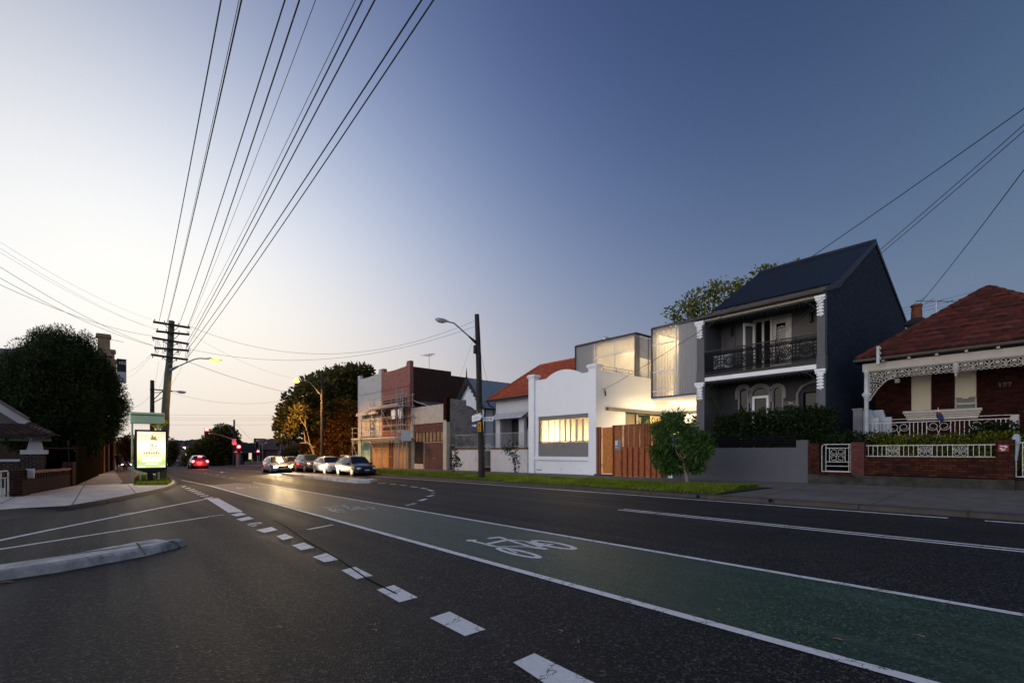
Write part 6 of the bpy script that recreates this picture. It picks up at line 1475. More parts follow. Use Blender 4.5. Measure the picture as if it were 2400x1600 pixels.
for q in ([(727,1042),(722,1020),(716,1000),(706,985),(702,965),(703,948)], [(716,1000),(715,980),(716,970)], [(702,967),(692,958),(689,950)], [(702,965),(710,957),(716,952)], [(716,1037),(714,1022),(712,1010)], [(706,985),(698,975),(690,972)], [(731,1052),(736,1045),(740,1048)]):
    mb.tube([P(*a) for a in q], [.06-.045*i/len(q) for i in range(len(q))], 6)
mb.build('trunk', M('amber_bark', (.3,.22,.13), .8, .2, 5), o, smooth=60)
bl = BL([(700,950,.35,0),(690,960,.5,0),(700,970,.5,0),(685,985,.7,0),(680,1000,.6,0),(695,985,.6,0),(712,975,.4,0),(675,1015,.5,0),(690,1005,.5,0),(715,955,.35,0)], Y)
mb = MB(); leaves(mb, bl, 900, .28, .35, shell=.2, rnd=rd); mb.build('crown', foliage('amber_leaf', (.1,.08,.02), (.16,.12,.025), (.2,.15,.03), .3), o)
# ================================================================== LEFT SIDE
MBRB = brick('blue_red_brick', (.04,.02,.017), (.03,.015,.013), (.13,.11,.1), .24, .086, .011, .5)
M_TB = tilemat('dark_brown_tiles', [(0,(.05,.03,.028)),(1,(.075,.042,.037))], (.03,.024,.02))
lb_ = thing('left_bungalow', 'brown tiled bungalow with white gable board and tapered white porch pillar at the left edge', 'house', (-6, 31, 0))
Y0 = 31.0
def LP(px, py, dy=0): return PY(px, py, Y0+dy)
eZ = zy(60, 1021, Y0-1.0)
a0, a1 = PY(-260, 1019, Y0-1.2), PY(123, 1018, Y0-1.2); b0_, b1_ = PY(-260, 990, Y0+1.3), PY(62, 994, Y0+1.3)
mb = MB(); tiled_roof(mb, a0, a1, b0_, b1_, course=.36); tiled_roof(mb, a1, Vector((a1.x, Y0+9, a1.z)), b1_, Vector((b1_.x, Y0+8, b1_.z+.3)), course=.36); ridgecap(mb, a1, b1_, .1)
mb.build('porch_roof', M_TB, lb_, smooth=35)
mb = MB(); mb.box(a0.x, a1.x-.05, Y0-1.25, Y0-1.12, a1.z-.16, a1.z-.03); mb.build('gutter', MBLACK, lb_)
mb = MB()
for k in range(7): x = a1.x-.35-.72*k; mb.box(x-.3, x+.3, Y0-1.05, Y0-.95, a1.z-.3, a1.z-.17)
mb.build('eave_board', M('eave_brown', (.1,.09,.075), .7), lb_)
mb = MB(); g0p, g1p = PY(-190, 838, Y0+1.2), PY(65, 993, Y0+1.2)
mb.bar(g0p, g1p, .08, .34); mb.build('barge_board', MREND, lb_)
mb = MB(); mb.bar(g0p+Vector((0,-.1,.22)), g1p+Vector((.05,-.1,.22)), .5, .14); mb.build('verge_tiles', M('verge_grey', (.16,.13,.125), .8), lb_)
mb = MB(); mb.prism([(g0p.x, Y0+1.35, g0p.z), (g1p.x, Y0+1.35, g1p.z-.1), (g0p.x, Y0+1.35, g1p.z-.1)], (0,.2,0)); mb.build('gable_wall', M('gable_render', (.13,.115,.11), .9), lb_)
mb = MB(); pc = PY(80, 1040, Y0-.6)
def frus(mb, x, y, w0, w1, z0, z1):
    mb.grid([[(x-w_, y-w_, z), (x+w_, y-w_, z), (x+w_, y+w_, z), (x-w_, y+w_, z)] for w_, z in ((w0, z0), (w1, z1))], closed=True)
zt, zm, zb1, zb2 = zy(78, 1028, Y0-.6), zy(78, 1054, Y0-.6), zy(78, 1064, Y0-.6), .1
frus(mb, pc.x+.02, Y0-.3, .26, .17, zm, zt); mb.box(pc.x-.28, pc.x+.3, Y0-.56, Y0-.02, zt, zt+.14); mb.box(pc.x-.43, pc.x+.43, Y0-.75, Y0+.15, zb1, zm); mb.build('porch_pillar', MREND, lb_, bevel=.01)
mb = MB(); mb.box(pc.x-.36, pc.x+.36, Y0-.68, Y0+.08, -.3, zb1); mb.build('pillar_base', MBRB, lb_)
mb = MB(); mb.box(-22, pc.x-1.7, Y0+.6, Y0+.85, -.3, a1.z-.1); mb.box(-22, -5.6, Y0+.9, Y0+9, -.3, a1.z-.2); mb.build('wall', MBRB, lb_)
mb = MB(); mb.box(-22, pc.x-.45, Y0-.7, Y0-.45, -.3, 1.05); mb.build('porch_wall', MBRB, lb_)
mb = MB(); mb.box(-22, pc.x-.43, Y0-.78, Y0-.38, 1.05, 1.15); mb.build('porch_coping', MREND, lb_)
struct(MB().box(-30, -2.6, 25, 60, -.25, -.12).build('left_garden', MEARTH))
# brick fence with piers and pierced top course
lf_ = thing('pierced_brick_fence', 'low dark red brick fence with pierced top course before the left bungalow', 'fence', (-1.8, 26.5, 0))
A = PGr(52, 1159, .16); B = PGr(158, 1139, .16); A0 = PGr(28, 1166, .16); Cc = PGr(170, 1137, .16)
u = (B-A).normalized(); nrm = Vector((-u.y, u.x, 0))
MBRL = brick('dark_fence_brick', (.034,.012,.009), (.022,.009,.007), (.05,.042,.035), .24, .086, .01, .5)
def wallseg(p, q, z0, z1, th, mat, name, par, bev=0):
    mb = MB(); mb.obox((Vector((p.x,p.y,0))+Vector((q.x,q.y,0)))/2+Vector((0,0,(z0+z1)/2)), u, (Vector((q.x,q.y,0))-Vector((p.x,p.y,0))).length/2, nrm, th/2, (0,0,1), (z1-z0)/2); return mb.build(name, mat, par, bevel=bev)
wallseg(A, B, -.4, .48, .23, MBRL, 'wall', lf_); wallseg(A, B, .68, .76, .27, M('fence_cap', (.2,.075,.05), .8, .3, 5), 'coping', lf_)
L_ = (B-A).length; n = int(L_/.32)
for k in range(n): mb = MB(); c = A+u*(k+.25)*L_/n; mb.obox((c.x, c.y, .58), u, .08, nrm, .11, (0,0,1), .1); mb.build('brick_stud', MBRL, lf_)
wallseg(A-u*.75, A, -.5, .86, .42, MBRL, 'pier', lf_); wallseg(B, B+u*.55, -.4, 1.02, .36, MBRL, 'pier', lf_)
mb = MB(); c = A-u*.1; mb.obox((c.x+.24, c.y-.1, .72), (1,0,0), .1, (0,1,0), .13, (0,0,1), .16); mb.build('fence_letterbox', MREND, lf_)
lg = thing('iron_gate', 'white tubular iron gate at the left edge beside the dark brick pier', 'gate', tuple(PGr(20, 1165, .16)))
g1_ = PGr(20, 1164, .16); g2_ = PGr(-70, 1182, .16); ug = (g2_-g1_).normalized(); mb = MB()
q = lambda t, z: (g1_.x+ug.x*t, g1_.y+ug.y*t, z)
mb.tube([q(0,-.05), q(0,.78), q(.1,.85), q(3,.85)], .025, 6); mb.tube([q(0,.08), q(3,.08)], .02, 5); mb.tube([q(.05,.62), q(3,.62)], .02, 5)
for k in range(8): mb.tube([q(.3+.35*k,.08), q(.3+.35*k,.85 if k % 2 else .62)], .016, 5)
mb.build('frame', MWIRON, lg)
# dark boundary fences
bl_ = thing('boundary_fence', 'dark blue sheet fence behind the pierced brick fence', 'fence', (-3, 33, 0)); mb = MB(); p, q_ = PY(95, 1060, 32.5), PY(182, 1060, 34.5)
n = 26; mb.grid([[(p.x+(q_.x-p.x)*i/n+.03*(i % 2), p.y+(q_.y-p.y)*i/n, z) for i in range(n+1)] for z in (-.3, 1.62)]); mb.build('sheet', M('dark_blue_sheet', (.005,.006,.012), .8, spec=.0), bl_); mb = MB(); mb.tube([(p.x,p.y,1.64),(q_.x,q_.y,1.64)], .04, 5); mb.build('rail', MBLACK, bl_)
pf = thing('paling_fence', 'tall dark timber paling fence along the left footpath under the round tree', 'fence', (-.3, 40, 0))
p, q_ = PGr(178, 1136.5, .16), PGr(232, 1112.5, .16); n = 60; u2 = (q_-p).normalized(); n2 = Vector((-u2.y, u2.x, 0)); rd = random.Random(4)
mb = MB()
for k in range(n):
    c = p.lerp(q_, (k+.5)/n); h = 2.0+rd.uniform(-.03,.03); w2 = (q_-p).length/n/2-.006
    mb.obox((c.x, c.y, c.z+h/2-.1), u2, w2, n2, .012, (0,0,1), h/2)
mb.build('palings', M('paling_grey', (.013,.012,.008), .9, .35, 3, .4, 12, spec=.0), pf)
mb = MB(); 
for z in (.35, 1.6): mb.bar(p+n2*.05+Vector((0,0,z)), q_+n2*.05+Vector((0,0,z)), .05, .09)
e = PGr(186, 1136, .16); mb.bar(Vector((p.x-.2, p.y+.1, -.1)), Vector((p.x-.35, p.y+2.3, 2.0)), .06, .14); mb.build('rail', MPOLE, pf)
sf = thing('shop_wall', 'dark wall with pale downpipes and doors beyond the paling fence on the left footpath', 'building', (.3, 60, 0))
p, q_ = PGr(236, 1110, .16), PGr(266, 1101, .16); mb = MB(); mb.prism([(p.x, p.y, -.5), (q_.x, q_.y, -.5), (q_.x-4, q_.y, -.5), (p.x-4, p.y, -.5)], (0,0,3.6)); mb.build('wall', M('dark_plum_wall', (.03,.013,.013), .8, .2, spec=.0), sf)
for t, r_ in ((.12,.06),(.45,.07),(.95,.1)):
    c = p.lerp(q_, t); mb = MB(); mb.tube([(c.x+.1, c.y, c.z-.1), (c.x+.1, c.y, 2.9)], r_, 6); mb.build('downpipe', M('pipe_tan%d' % int(r_*100), (.2,.15,.11), .7), sf)
mb = MB(); c = p.lerp(q_, .75); mb.box(c.x+.02, c.x+.1, c.y-1, c.y+1, -.2, 2.1); mb.build('door', MRED, sf)
ws = thing('white_picket_fence', 'short pale picket fence behind the walking person', 'fence', (.9, 68, 0)); mb = MB(); p = PGr(268, 1100, .16); q_ = PGr(277, 1098.5, .16)
for k in range(9): c = p.lerp(q_, k/8); mb.box(c.x-.02, c.x+.02, c.y-.1, c.y+.1, c.z, c.z+1.1)
mb.build('pickets', MWHITE2, ws); mb = MB(); mb.bar(p+Vector((-.04,0,.8)), q_+Vector((-.04,0,.8)), .03, .08); mb.build('rail', MWHITE2, ws)
# round dark tree
rd = random.Random(12); c0 = Vector((-1.75, 37.5, 4.35))
rt = thing('round_tree', 'big round dark conifer crowding the left footpath', 'tree', (-1.75, 37.5, -.2))
mb = MB(); tp = limb(mb, (-1.75, 37.5, -.2), (-1.75, 37.5, 4.5), .42, .2, 9, .03, 6, rnd=rd)
for k in range(14):
    an_ = 2*PI*k/14; limb(mb, tp[2+k % 4], c0+Vector((2.3*math.cos(an_), 2.2*math.sin(an_), rd.uniform(-1.5, 2.6))), .14, .03, 6, .08, 5, rnd=rd)
mb.build('trunk', MBARKD, rt, smooth=60)
bl = [(c0.x, c0.y, c0.z, 2.95, 2.8, 4.05, 26)]
for i in range(210):
    d = Vector((rd.gauss(0,1), rd.gauss(0,1), rd.gauss(0,1))).normalized()
    if d.z < -.55: continue
    q_ = rd.uniform(.93, 1.03); r_ = rd.uniform(.28, .55); bl.append((c0.x+d.x*2.85*q_, c0.y+d.y*2.7*q_, c0.z+d.z*3.95*q_, r_, r_, r_*1.15, .16))
mb = MB(); leaves(mb, bl, 95000, .17, .22, shell=.86, rnd=rd); leaves(mb, [(c0.x, c0.y, c0.z, 2.6, 2.5, 3.6, 1)], 26000, .26, .35, shell=.6, rnd=rd)
mb.v = [((x-c0.x)*(1-.24*max(z-c0.z, 0)/4)+c0.x, (y-c0.y)*(1-.24*max(z-c0.z, 0)/4)+c0.y, z) for x, y, z in mb.v]
keep = [i for i, f in enumerate(mb.f) if mb.v[f[0]][2] > 1.75+.35*math.sin(mb.v[f[0]][0]*4)]
mb.f = [mb.f[i] for i in keep]; mb.m = [0]*len(mb.f); mb.build('crown', MCY, rt)
# buildings behind the tree
cb = thing('cream_building', 'cream flat roofed building with blue grey parapet behind the round tree', 'building', (-10, 70, 0))
zt = zy(10, 817, 68); zb1 = zy(10, 828.5, 68); xe = xy(45, 68)
mb = MB(); mb.box(-40, xe, 68, 80, -.6, zb1); mb.build('wall', M('cream_wall', (.17,.125,.075), .85), cb); mb = MB(); mb.box(-40.2, xe+.1, 67.8, 80.2, zb1, zt); mb.build('parapet', M('slate_parapet', (.16,.19,.23), .6), cb)
tb = thing('corner_building', 'two storey dark building with tall tan chimneys and blade sign above the round tree', 'building', (-3, 66, 0))
mb = MB(); mb.box(-9, .35, 62, 76, -.6, 8.3); mb.build('wall', M('tan_wall', (.07,.05,.035), .85, spec=.0), tb)
mb = MB(); mb.prism([(-9, 62, 8.3), (.35, 62, 8.3), (-.6, 62, 9.4), (-8, 62, 9.4)], (0,14,0)); mb.build('roof', MTILE_B, tb)
for px, pyt, w2, Y in ((243, 784, .55, 64), (258, 820, .45, 68), (265.5, 843, .35, 72)):
    c = PY(px, pyt, Y); mb = MB(); mb.box(c.x-w2*.85, c.x+w2*.85, Y-.5, Y+.5, 7, c.z-.35); mb.box(c.x-w2*1.1, c.x+w2*1.1, Y-.65, Y+.65, c.z-.35, c.z-.12); mb.box(c.x-w2, c.x+w2, Y-.55, Y+.55, c.z-.12, c.z)
    mb.grid([[(c.x-w2*1.5, Y-.7, c.z-2.2), (c.x+w2*1.2, Y-.7, c.z-2.2), (c.x+w2*1.2, Y+.7, c.z-2.2), (c.x-w2*1.5, Y+.7, c.z-2.2)], [(c.x-w2*.86, Y-.51, c.z-1.6), (c.x+w2*.86, Y-.51, c.z-1.6), (c.x+w2*.86, Y+.51, c.z-1.6), (c.x-w2*.86, Y+.51, c.z-1.6)]], closed=True)
    mb.build('chimney', M('chimney_tan', (.24,.17,.11), .85, .2, 3), tb)
bs_ = thing('blade_sign', 'tall black and pale blade sign reading 182 beside the round tree', 'sign', tuple(PY(284, 895, 60)))
Y = 60; x0, x1 = xy(274, Y), xy(296.5, Y); mb = MB(); mb.box(x0, x1, Y-.06, Y+.06, zy(285, 871, Y), zy(285, 841, Y)); k_ = mb.build('sign_panel', MBLACK, bs_)
mb = MB(); mb.box(x0, x1, Y-.059, Y+.059, zy(285, 897, Y), zy(285, 871, Y)-.005); mb.build('lower_panel', M('sign_pale', (.4,.4,.42), .6), bs_)
mb = MB(); letters(mb, '182', (xy(279, Y), Y-.07, zy(285, 853, Y)), (1,0,0), (0,0,1), .24, .13, .05, (0,-1,0)); mb.build('numeral', MWHITE2, k_)
mb = MB(); mb.bar((x0-.6, Y, zy(285, 863, Y)), (x0, Y, zy(285, 863, Y)), .06); mb.build('bracket', MBLACK, bs_)
an = PY(258, 818, 64); antenna('tv_antenna', 'thin antenna beside the tall tan chimney', (an.x, 64, an.z-.2), 1.2, 2.2, (.95,.1,-.1), 3)
# ---- bus stop: light box, sign cabinet, seat, bicycle sign
BY = 31.6
bx = thing('advert_light_box', 'glowing advertising light box on a dark stem beside the footpath', 'light box', (2.0, BY, -.1))
x0, x1 = xy(316, BY), xy(392.5, BY); z0, z1 = zy(352, 1104, BY), zy(352, 1007, BY); gb = G(BY)+.13
mb = MB(); mb.box(x0, x1, BY-.13, BY+.13, z0+.12, z1); mb.prism([(x0, BY-.13, z0+.119), (x1, BY-.13, z0+.119), (x1-.5, BY-.13, z0-.08), (x0+.5, BY-.13, z0-.08)], (0,.26,0)); mb.build('case', M('case_black', (.012,.013,.012), .35), bx, bevel=.02)
mb = MB(); xs_ = xy(352, BY); mb.box(xs_-.12, xs_+.12, BY-.1, BY+.1, gb-.05, z0); mb.build('stem', MBLACK, bx)
def poster_mat():
    t = NT('lit_poster'); co = t.add('ShaderNodeTexCoord'); sp = t.add('ShaderNodeSeparateXYZ'); t.link(co, 'Generated', sp, 0)
    r = t.add('ShaderNodeValToRGB'); e = r.color_ramp.elements; e[0].position = 0; e[0].color = (.5,.6,.2,1); e[1].position = 1; e[1].color = (1,.55,.36,1)
    for p, c in ((.16,(.42,.55,.16)),(.34,(.95,.72,.36)),(.42,(1,.8,.5)),(.62,(1,.9,.68)),(.82,(1,.62,.42))): k = e.new(p); k.color = (*c, 1)
    t.l.new(sp.outputs['Z'], r.inputs[0]); t.l.new(r.outputs[0], t.b.inputs['Emission Color']); t.l.new(r.outputs[0], t.b.inputs['Base Color']); t.b.inputs['Emission Strength'].default_value = 1.35; return t.mat
mb = MB(); e = .09; mb.box(x0+e, x1-e, BY-.145, BY-.131, z0+.2, z1-.1); po = mb.build('lit_poster', poster_mat(), bx)
pw, ph = x1-x0-2*e, z1-z0-.3; PZ = z0+.2
mb = MB(); y = BY-.15
for a, b, c, d in ((.16,.84,.16,.28),): mb.box(x0+e+pw*a, x0+e+pw*b, y, y+.004, PZ+ph*c, PZ+ph*d)
for k in range(8): mb.box(x0+e+pw*(.16+.085*k), x0+e+pw*(.215+.085*k), y-.002, y+.002, PZ+ph*.17, PZ+ph*.29)
mb.box(x0+e+pw*.3, x0+e+pw*.75, y, y+.004, PZ+ph*.09, PZ+ph*.115); mb.box(x0+e+pw*.02, x0+e+pw*.28, y, y+.004, PZ+ph*.02, PZ+ph*.045); mb.box(x0+e+pw*.8, x0+e+pw*.97, y, y+.004, PZ+ph*.02, PZ+ph*.045); mb.box(x0+e+pw*.05, x0+e+pw*.5, y, y+.004, PZ+ph*.94, PZ+ph*.975)
mb.build('poster_lettering', emit('poster_white', (1,.97,.85), 1.5), po)
mb = MB()
for k in range(7): mb.box(x0+e+pw*(.22+.085*k), x0+e+pw*(.27+.085*k), y, y+.004, PZ+ph*.385, PZ+ph*(.42+.012*(k % 3)))
cx = x0+e+pw*.56; rdp = random.Random(3)
for k in range(10): a = rdp.uniform(0, 6.28); r1_ = rdp.uniform(.0,.12); mb.bar((cx+r1_*math.cos(a), y+.002, PZ+ph*.58+r1_*math.sin(a)), (cx+r1_*math.cos(a)+.12*math.cos(a+.8), y+.002, PZ+ph*.58+r1_*math.sin(a)+.1*math.sin(a+.8)), .004, .03)
for a, b in (((-.1,.8),(.14,.78)),((-.05,.8),(-.02,.9)),((.06,.79),(.07,.87)),((-.02,.83),(.06,.83))): mb.bar((cx+a[0]*pw, y+.002, PZ+ph*a[1]), (cx+b[0]*pw, y+.002, PZ+ph*b[1]), .004, .075)
mb.build('poster_art', emit('poster_olive', (.5,.42,.1), .5), po)
lamp('light_box_light', 'AREA', ((x0+x1)/2, BY-.2, (z0+z1)/2), (1,.85,.55), 70, 1.4, (0,-1,0), 1.9)
bsn = thing('bus_stop_sign', 'pale green sign cabinet on two slim posts behind the light box', 'sign', (1.9, 32.5, -.1)); BY2 = 32.5
MGRN = M('sign_green', (.6,.78,.48), .5, .12, 2); x0, x1 = xy(305, BY2), xy(386, BY2); z0, z1 = zy(346, 993, BY2), zy(346, 965, BY2)
mb = MB(); mb.box(x0, x1, BY2-.14, BY2+.14, z0, z1-.03); mb.build('cabinet', MGRN, bsn, bevel=.05, seg=3); mb = MB(); mb.box(x0+.03, x1-.03, BY2-.155, BY2-.139, z1-.2, z1-.15); mb.build('seam', M('seam_green', (.07,.12,.08), .6), bsn)
for px in (310, 372):
    mb = MB(); x = xy(px, BY2); mb.tube([(x, BY2, G(BY2)+.1), (x, BY2, z0)], .045, 8); mb.build('post', MGRN, bsn, smooth=60)
mb = MB(); x = xy(310, BY2); mb.tube([(x, BY2, zy(310, 1075, BY2)), (x, BY2, zy(310, 1071, BY2))], .052, 8); mb.build('yellow_band', M('yellow_tape', (.6,.55,.02), .5), bsn)
st_ = thing('bench', 'small pale green seat behind the stem of the light box', 'seat', (1.6, 32.8, -.1)); Y = 32.8; x0, x1 = xy(326, Y), xy(348, Y); zs_ = zy(337, 1109, Y); gq = G(Y)+.13
mb = MB(); mb.box(x0, x1, Y-.25, Y+.25, zs_-.05, zs_); mb.build('seat', MGRN, st_, bevel=.02); mb = MB(); mb.box(x0, x1, Y+.2, Y+.26, zs_, zs_+.2); mb.build('backrest', MGRN, st_)
for x in (x0+.06, x1-.06):
    for dy in (-.2, .2): mb = MB(); mb.box(x-.025, x+.025, Y+dy-.025, Y+dy+.025, gq-.05, zs_-.05); mb.build('leg', MGRN, st_)
bsg = thing('bicycle_warning_sign', 'yellow diamond bicycle sign half hidden behind the green sign cabinet', 'sign', (2.6, 33.4, -.1)); Y = 33.4; cx = xy(370.5, Y); cz = zy(370, 989, Y); hd = xy(395.5, Y)-cx
mb = MB(); mb.prism([(cx-hd, Y, cz), (cx, Y, cz-hd), (cx+hd, Y, cz), (cx, Y, cz+hd)], (0,.015,0)); pl_ = mb.build('sign_plate', M('warning_yellow', (.75,.55,.01), .4, .05), bsg, bevel=.006)
mb = MB(); y = Y-.012; rw = hd*.22
for s in (-1, 1): mb.tube([(cx+s*hd*.42+rw*math.cos(a*PI/9), y, cz-hd*.12+rw*math.sin(a*PI/9)) for a in range(19)], .018, 5, cap=False)
f_ = [(-.42,-.12),(-.14,.17),(.25,.17),(.0,-.12),(-.42,-.12)]; mb.tube([(cx+a*hd, y, cz+b*hd) for a, b in f_], .016, 5); mb.tube([(cx+.42*hd, y, cz-.12*hd), (cx+.22*hd, y, cz+.26*hd), (cx+.32*hd, y, cz+.3*hd)], .016, 5); mb.tube([(cx, y, cz-.12*hd), (cx-.18*hd, y, cz+.25*hd), (cx-.08*hd, y, cz+.26*hd)], .016, 5); mb.tube([(cx-.25*hd, y, cz+.26*hd), (cx-.08*hd, y, cz+.26*hd)], .024, 5); mb.build('bicycle_emblem', MBLACK, pl_)
mb = MB(); mb.tube([(cx+.05, Y+.04, G(Y)+.1), (cx+.05, Y+.04, cz+hd*.8)], .035, 7); mb.build('post', MTUBE, bsg)
# ---- power poles
pp = thing('power_pole', 'tall leaning green grey timber power pole with five crossarms and a lit amber lamp', 'power pole', (2.4, 34.6, -.1))
YP = 34.6; pts = [PY(px, py, YP) for px, py in ((378,1128),(382,1060),(388,1000),(388,960),(391,920),(394,880),(397,850),(400,800),(402.5,752))]; pts[0].z = G(YP)+.05
mb = MB(); mb.tube(pts, [.27,.23,.2,.195,.19,.185,.17,.16,.15], 12); mb.build('pole', MPOLEG, pp, smooth=60)
MARM = M('crossarm_timber', (.04,.034,.03), .9, .3, 5)
arms = []
for (xa_, ya_, xb_, yb_) in ((359,754,445.5,768),(366,776,444,784),(356.5,791,442.5,806),(361.5,815,443.5,821.5),(354.5,831,441,843)):
    a = PY(xa_, ya_, YP-.22); b = PY(xb_, yb_, YP-.22); arms.append((a, b)); mb = MB(); mb.bar(a, b, .12, .11); ao = mb.build('crossarm', MARM, pp)
    mb = MB(); c = a.lerp(b, .5)
    for s in (-.3, .3): mb.bar(a.lerp(b, .5+s*.7), Vector((c.x, YP-.15, c.z-.42)), .03)
    mb.build('brace', MTUBE, ao)
    mb = MB()
    for t in (.04, .3, .68, .96):
        p = a.lerp(b, t); sg = 1 if len(arms) in (1, 2) else -1; mb.lathe((p.x, p.y, p.z+sg*.05), [(.012,0),(.012,sg*.04),(.03,sg*.05),(.035,sg*.09),(.01,sg*.12)][::sg], 7)
    mb.build('insulator', M('brown_ceramic', (.06,.03,.02), .3), ao)
e = PY(490, 841, YP-1.0); e0 = pts[5]; mid1 = PY(430, 868, YP-.4); mid2 = PY(468, 839.5, YP-.9)
mb = MB(); q0_ = PY(398, 868, YP-.15); mb.tube([q0_, PY(418, 858, YP-.25)], [.1,.05], 8); mb.tube([PY(416, 859, YP-.25), PY(455, 842, YP-.7), mid2, PY(485, 840.5, YP-1.0)], .035, 8); mb.build('bracket_arm', MTUBE, pp)
lp_ = PY(484, 840.5, YP-1.0); lantern(pp, lp_, (1,.0,-.04), True, 1.0)
lamp('street_lamp_light', 'SPOT', lp_+Vector((.4,-.1,-.22)), SOD, 900, .12, (0,0,-1), spread=2.75)
mb = MB()
for t, z_, d_ in ((.1,.9,0),(.3,.75,1),(.7,.7,1),(.93,.8,0)): 
    for k in range(3): a, b = arms[2]; p = a.lerp(b, t+.03*k); mb.tube([p, p+Vector((.05*k, -.05, -z_*.5)), p+Vector((-.06, .02, -z_*1.1))], .009, 4)
mb.build('jumper_cables', MBLACK, pp)
p2 = thing('power_pole', 'shorter dark power pole with one crossarm and unlit lamp beyond the bus stop', 'power pole', (2.0, 52, -.3)); Y2 = 52; X2 = xy(357, Y2)
mb = MB(); mb.tube([(X2, Y2, G(Y2)), (X2, Y2, zy(357, 891, Y2))], [.2,.15], 10); mb.build('pole', MPOLE, p2, smooth=60)
za = zy(357, 912.5, Y2); xr = xy(404, Y2); mb = MB(); mb.bar((xy(351, Y2), Y2-.2, za), (xr, Y2-.2, za-.05), .1); mb.bar((X2, Y2-.1, za-1.0), (xy(383, Y2), Y2-.2, za), .06); mb.bar((X2, Y2-.1, za-1.2), (xy(386, Y2), Y2-.2, za-.55), .06); mb.build('crossarm', MARM, p2)
mb = MB(); mb.tube([(X2, Y2-.1, za-.3), (xy(410, Y2), Y2-.2, zy(410, 917, Y2))], .035, 6); mb.build('bracket_arm', MTUBE, p2)
lantern(p2, (xy(410, Y2), Y2-.2, zy(410, 918, Y2)), (1,0,0), False, 1.05)
# ---- person walking a dog
MSKIN = M('skin', (.3,.17,.11), .6, .1); MCLOTH = M('navy_cloth', (.012,.014,.03), .9, .2); MHAIR = M('dark_hair', (.012,.009,.008), .7)
def skin_body(name, verts, edges, radii, mat, par, sub=2):
    me = bpy.data.meshes.new(name); o0 = ORG[par.name]; me.from_pydata([tuple(Vector(v)-o0) for v in verts], edges, []); me.materials.append(mat)
    o = bpy.data.objects.new(name, me); COL.objects.link(o); o.parent = par; ORG[o.name] = o0
    sk = o.modifiers.new('skin', 'SKIN'); ss_ = o.modifiers.new('sub', 'SUBSURF'); ss_.levels = sub; ss_.render_levels = sub
    for v, r_ in zip(me.skin_vertices[0].data, radii): v.radius = (r_, r_)
    me.skin_vertices[0].data[0].use_root = True
    return o
def smooth_all(o):
    for p in o.data.polygons: p.use_smooth = True
pb = PGr(279, 1104.5, .14); hp = 1.72
per = thing('person', 'person in dark top and shorts walking a dog along the left footpath', 'person', tuple(pb))
V = lambda x, y, z: (pb.x+x, pb.y+y, pb.z+z)
verts = [V(0,0,.92), V(0,0,1.12), V(0,-.02,1.32), V(0,0,1.47), V(0,.01,1.53), V(0,.03,1.62), V(0,.03,1.70),
 V(-.1,0,.88), V(-.11,.12,.5), V(-.11,.02,.1), V(-.11,.16,.04), V(.1,0,.88), V(.11,-.06,.5), V(.11,-.2,.12), V(.11,-.08,.04),
 V(-.19,0,1.42), V(-.24,-.03,1.14), V(-.23,.06,.9), V(.19,0,1.42), V(.26,.03,1.15), V(.28,.16,.95)]
edges = [(0,1),(1,2),(2,3),(3,4),(4,5),(5,6),(0,7),(7,8),(8,9),(9,10),(0,11),(11,12),(12,13),(13,14),(2,15),(15,16),(16,17),(2,18),(18,19),(19,20)]
rad = [.15,.13,.16,.075,.06,.1,.075,.1,.062,.042,.035,.1,.062,.042,.035,.06,.045,.035,.06,.045,.035]
skin_body('body', verts, edges, rad, MSKIN, per)
mb = MB(); 
def torso(mb, secs, n=14):
    mb.grid([[V(cx+rx*math.cos(2*PI*i/n), cy+ry*math.sin(2*PI*i/n), z) for i in range(n)] for cx, cy, rx, ry, z in secs], closed=True)
torso(mb, [(0,0,.21,.16,.84),(0,0,.2,.15,.95),(0,0,.2,.15,1.12),(0,-.01,.235,.155,1.3),(0,0,.2,.12,1.42),(0,0,.09,.08,1.49)])
for s in (-1, 1): mb.tube([V(s*.15,0,1.4), V(s*.23,0,1.32), V(s*.265,0,1.18)], [.09,.085,.075], 10)
mb.build('shirt', MCLOTH, per, smooth=60)
mb = MB(); torso(mb, [(0,0,.2,.155,1.0),(0,0,.205,.16,.85),(0,0,.2,.15,.78)])
mb.tube([V(-.1,0,.85), V(-.11,.06,.6)], [.115,.1], 10); mb.tube([V(.1,0,.85), V(.11,-.03,.6)], [.115,.1], 10); mb.build('shorts', MBLACK, per, smooth=60)
mb = MB(); mb.ell(V(0,-.005,1.645), .1, .105, .115, 12, 8); mb.build('hair', MHAIR, per, smooth=80)
mb = MB()
for x, y in ((-.11,.08),(.11,-.14)): mb.ell(V(x, y, .04), .05, .14, .045, 10, 6)
mb.build('shoes', MBLACK, per, smooth=60)
mb = MB(); hand = V(.29,.17,.94)
for k in range(4): mb.tube([Vector(hand)+Vector((.012*(k-1.5),0,-.01)), Vector(hand)+Vector((.012*(k-1.5),.02,-.06-.008*(k % 2))), Vector(hand)+Vector((.012*(k-1.5)-.01,.0,-.075))], .009, 5)
mb.tube([hand, Vector(hand)+Vector((-.035,.02,-.03))], .01, 5); mb.build('hand', MSKIN, per)
db = PGr(294, 1104, .14); dg = thing('dog', 'brown dog with a pale back walking on a lead beside the person', 'dog', tuple(db))
D = lambda x, y, z: (db.x+x, db.y+y, db.z+z)
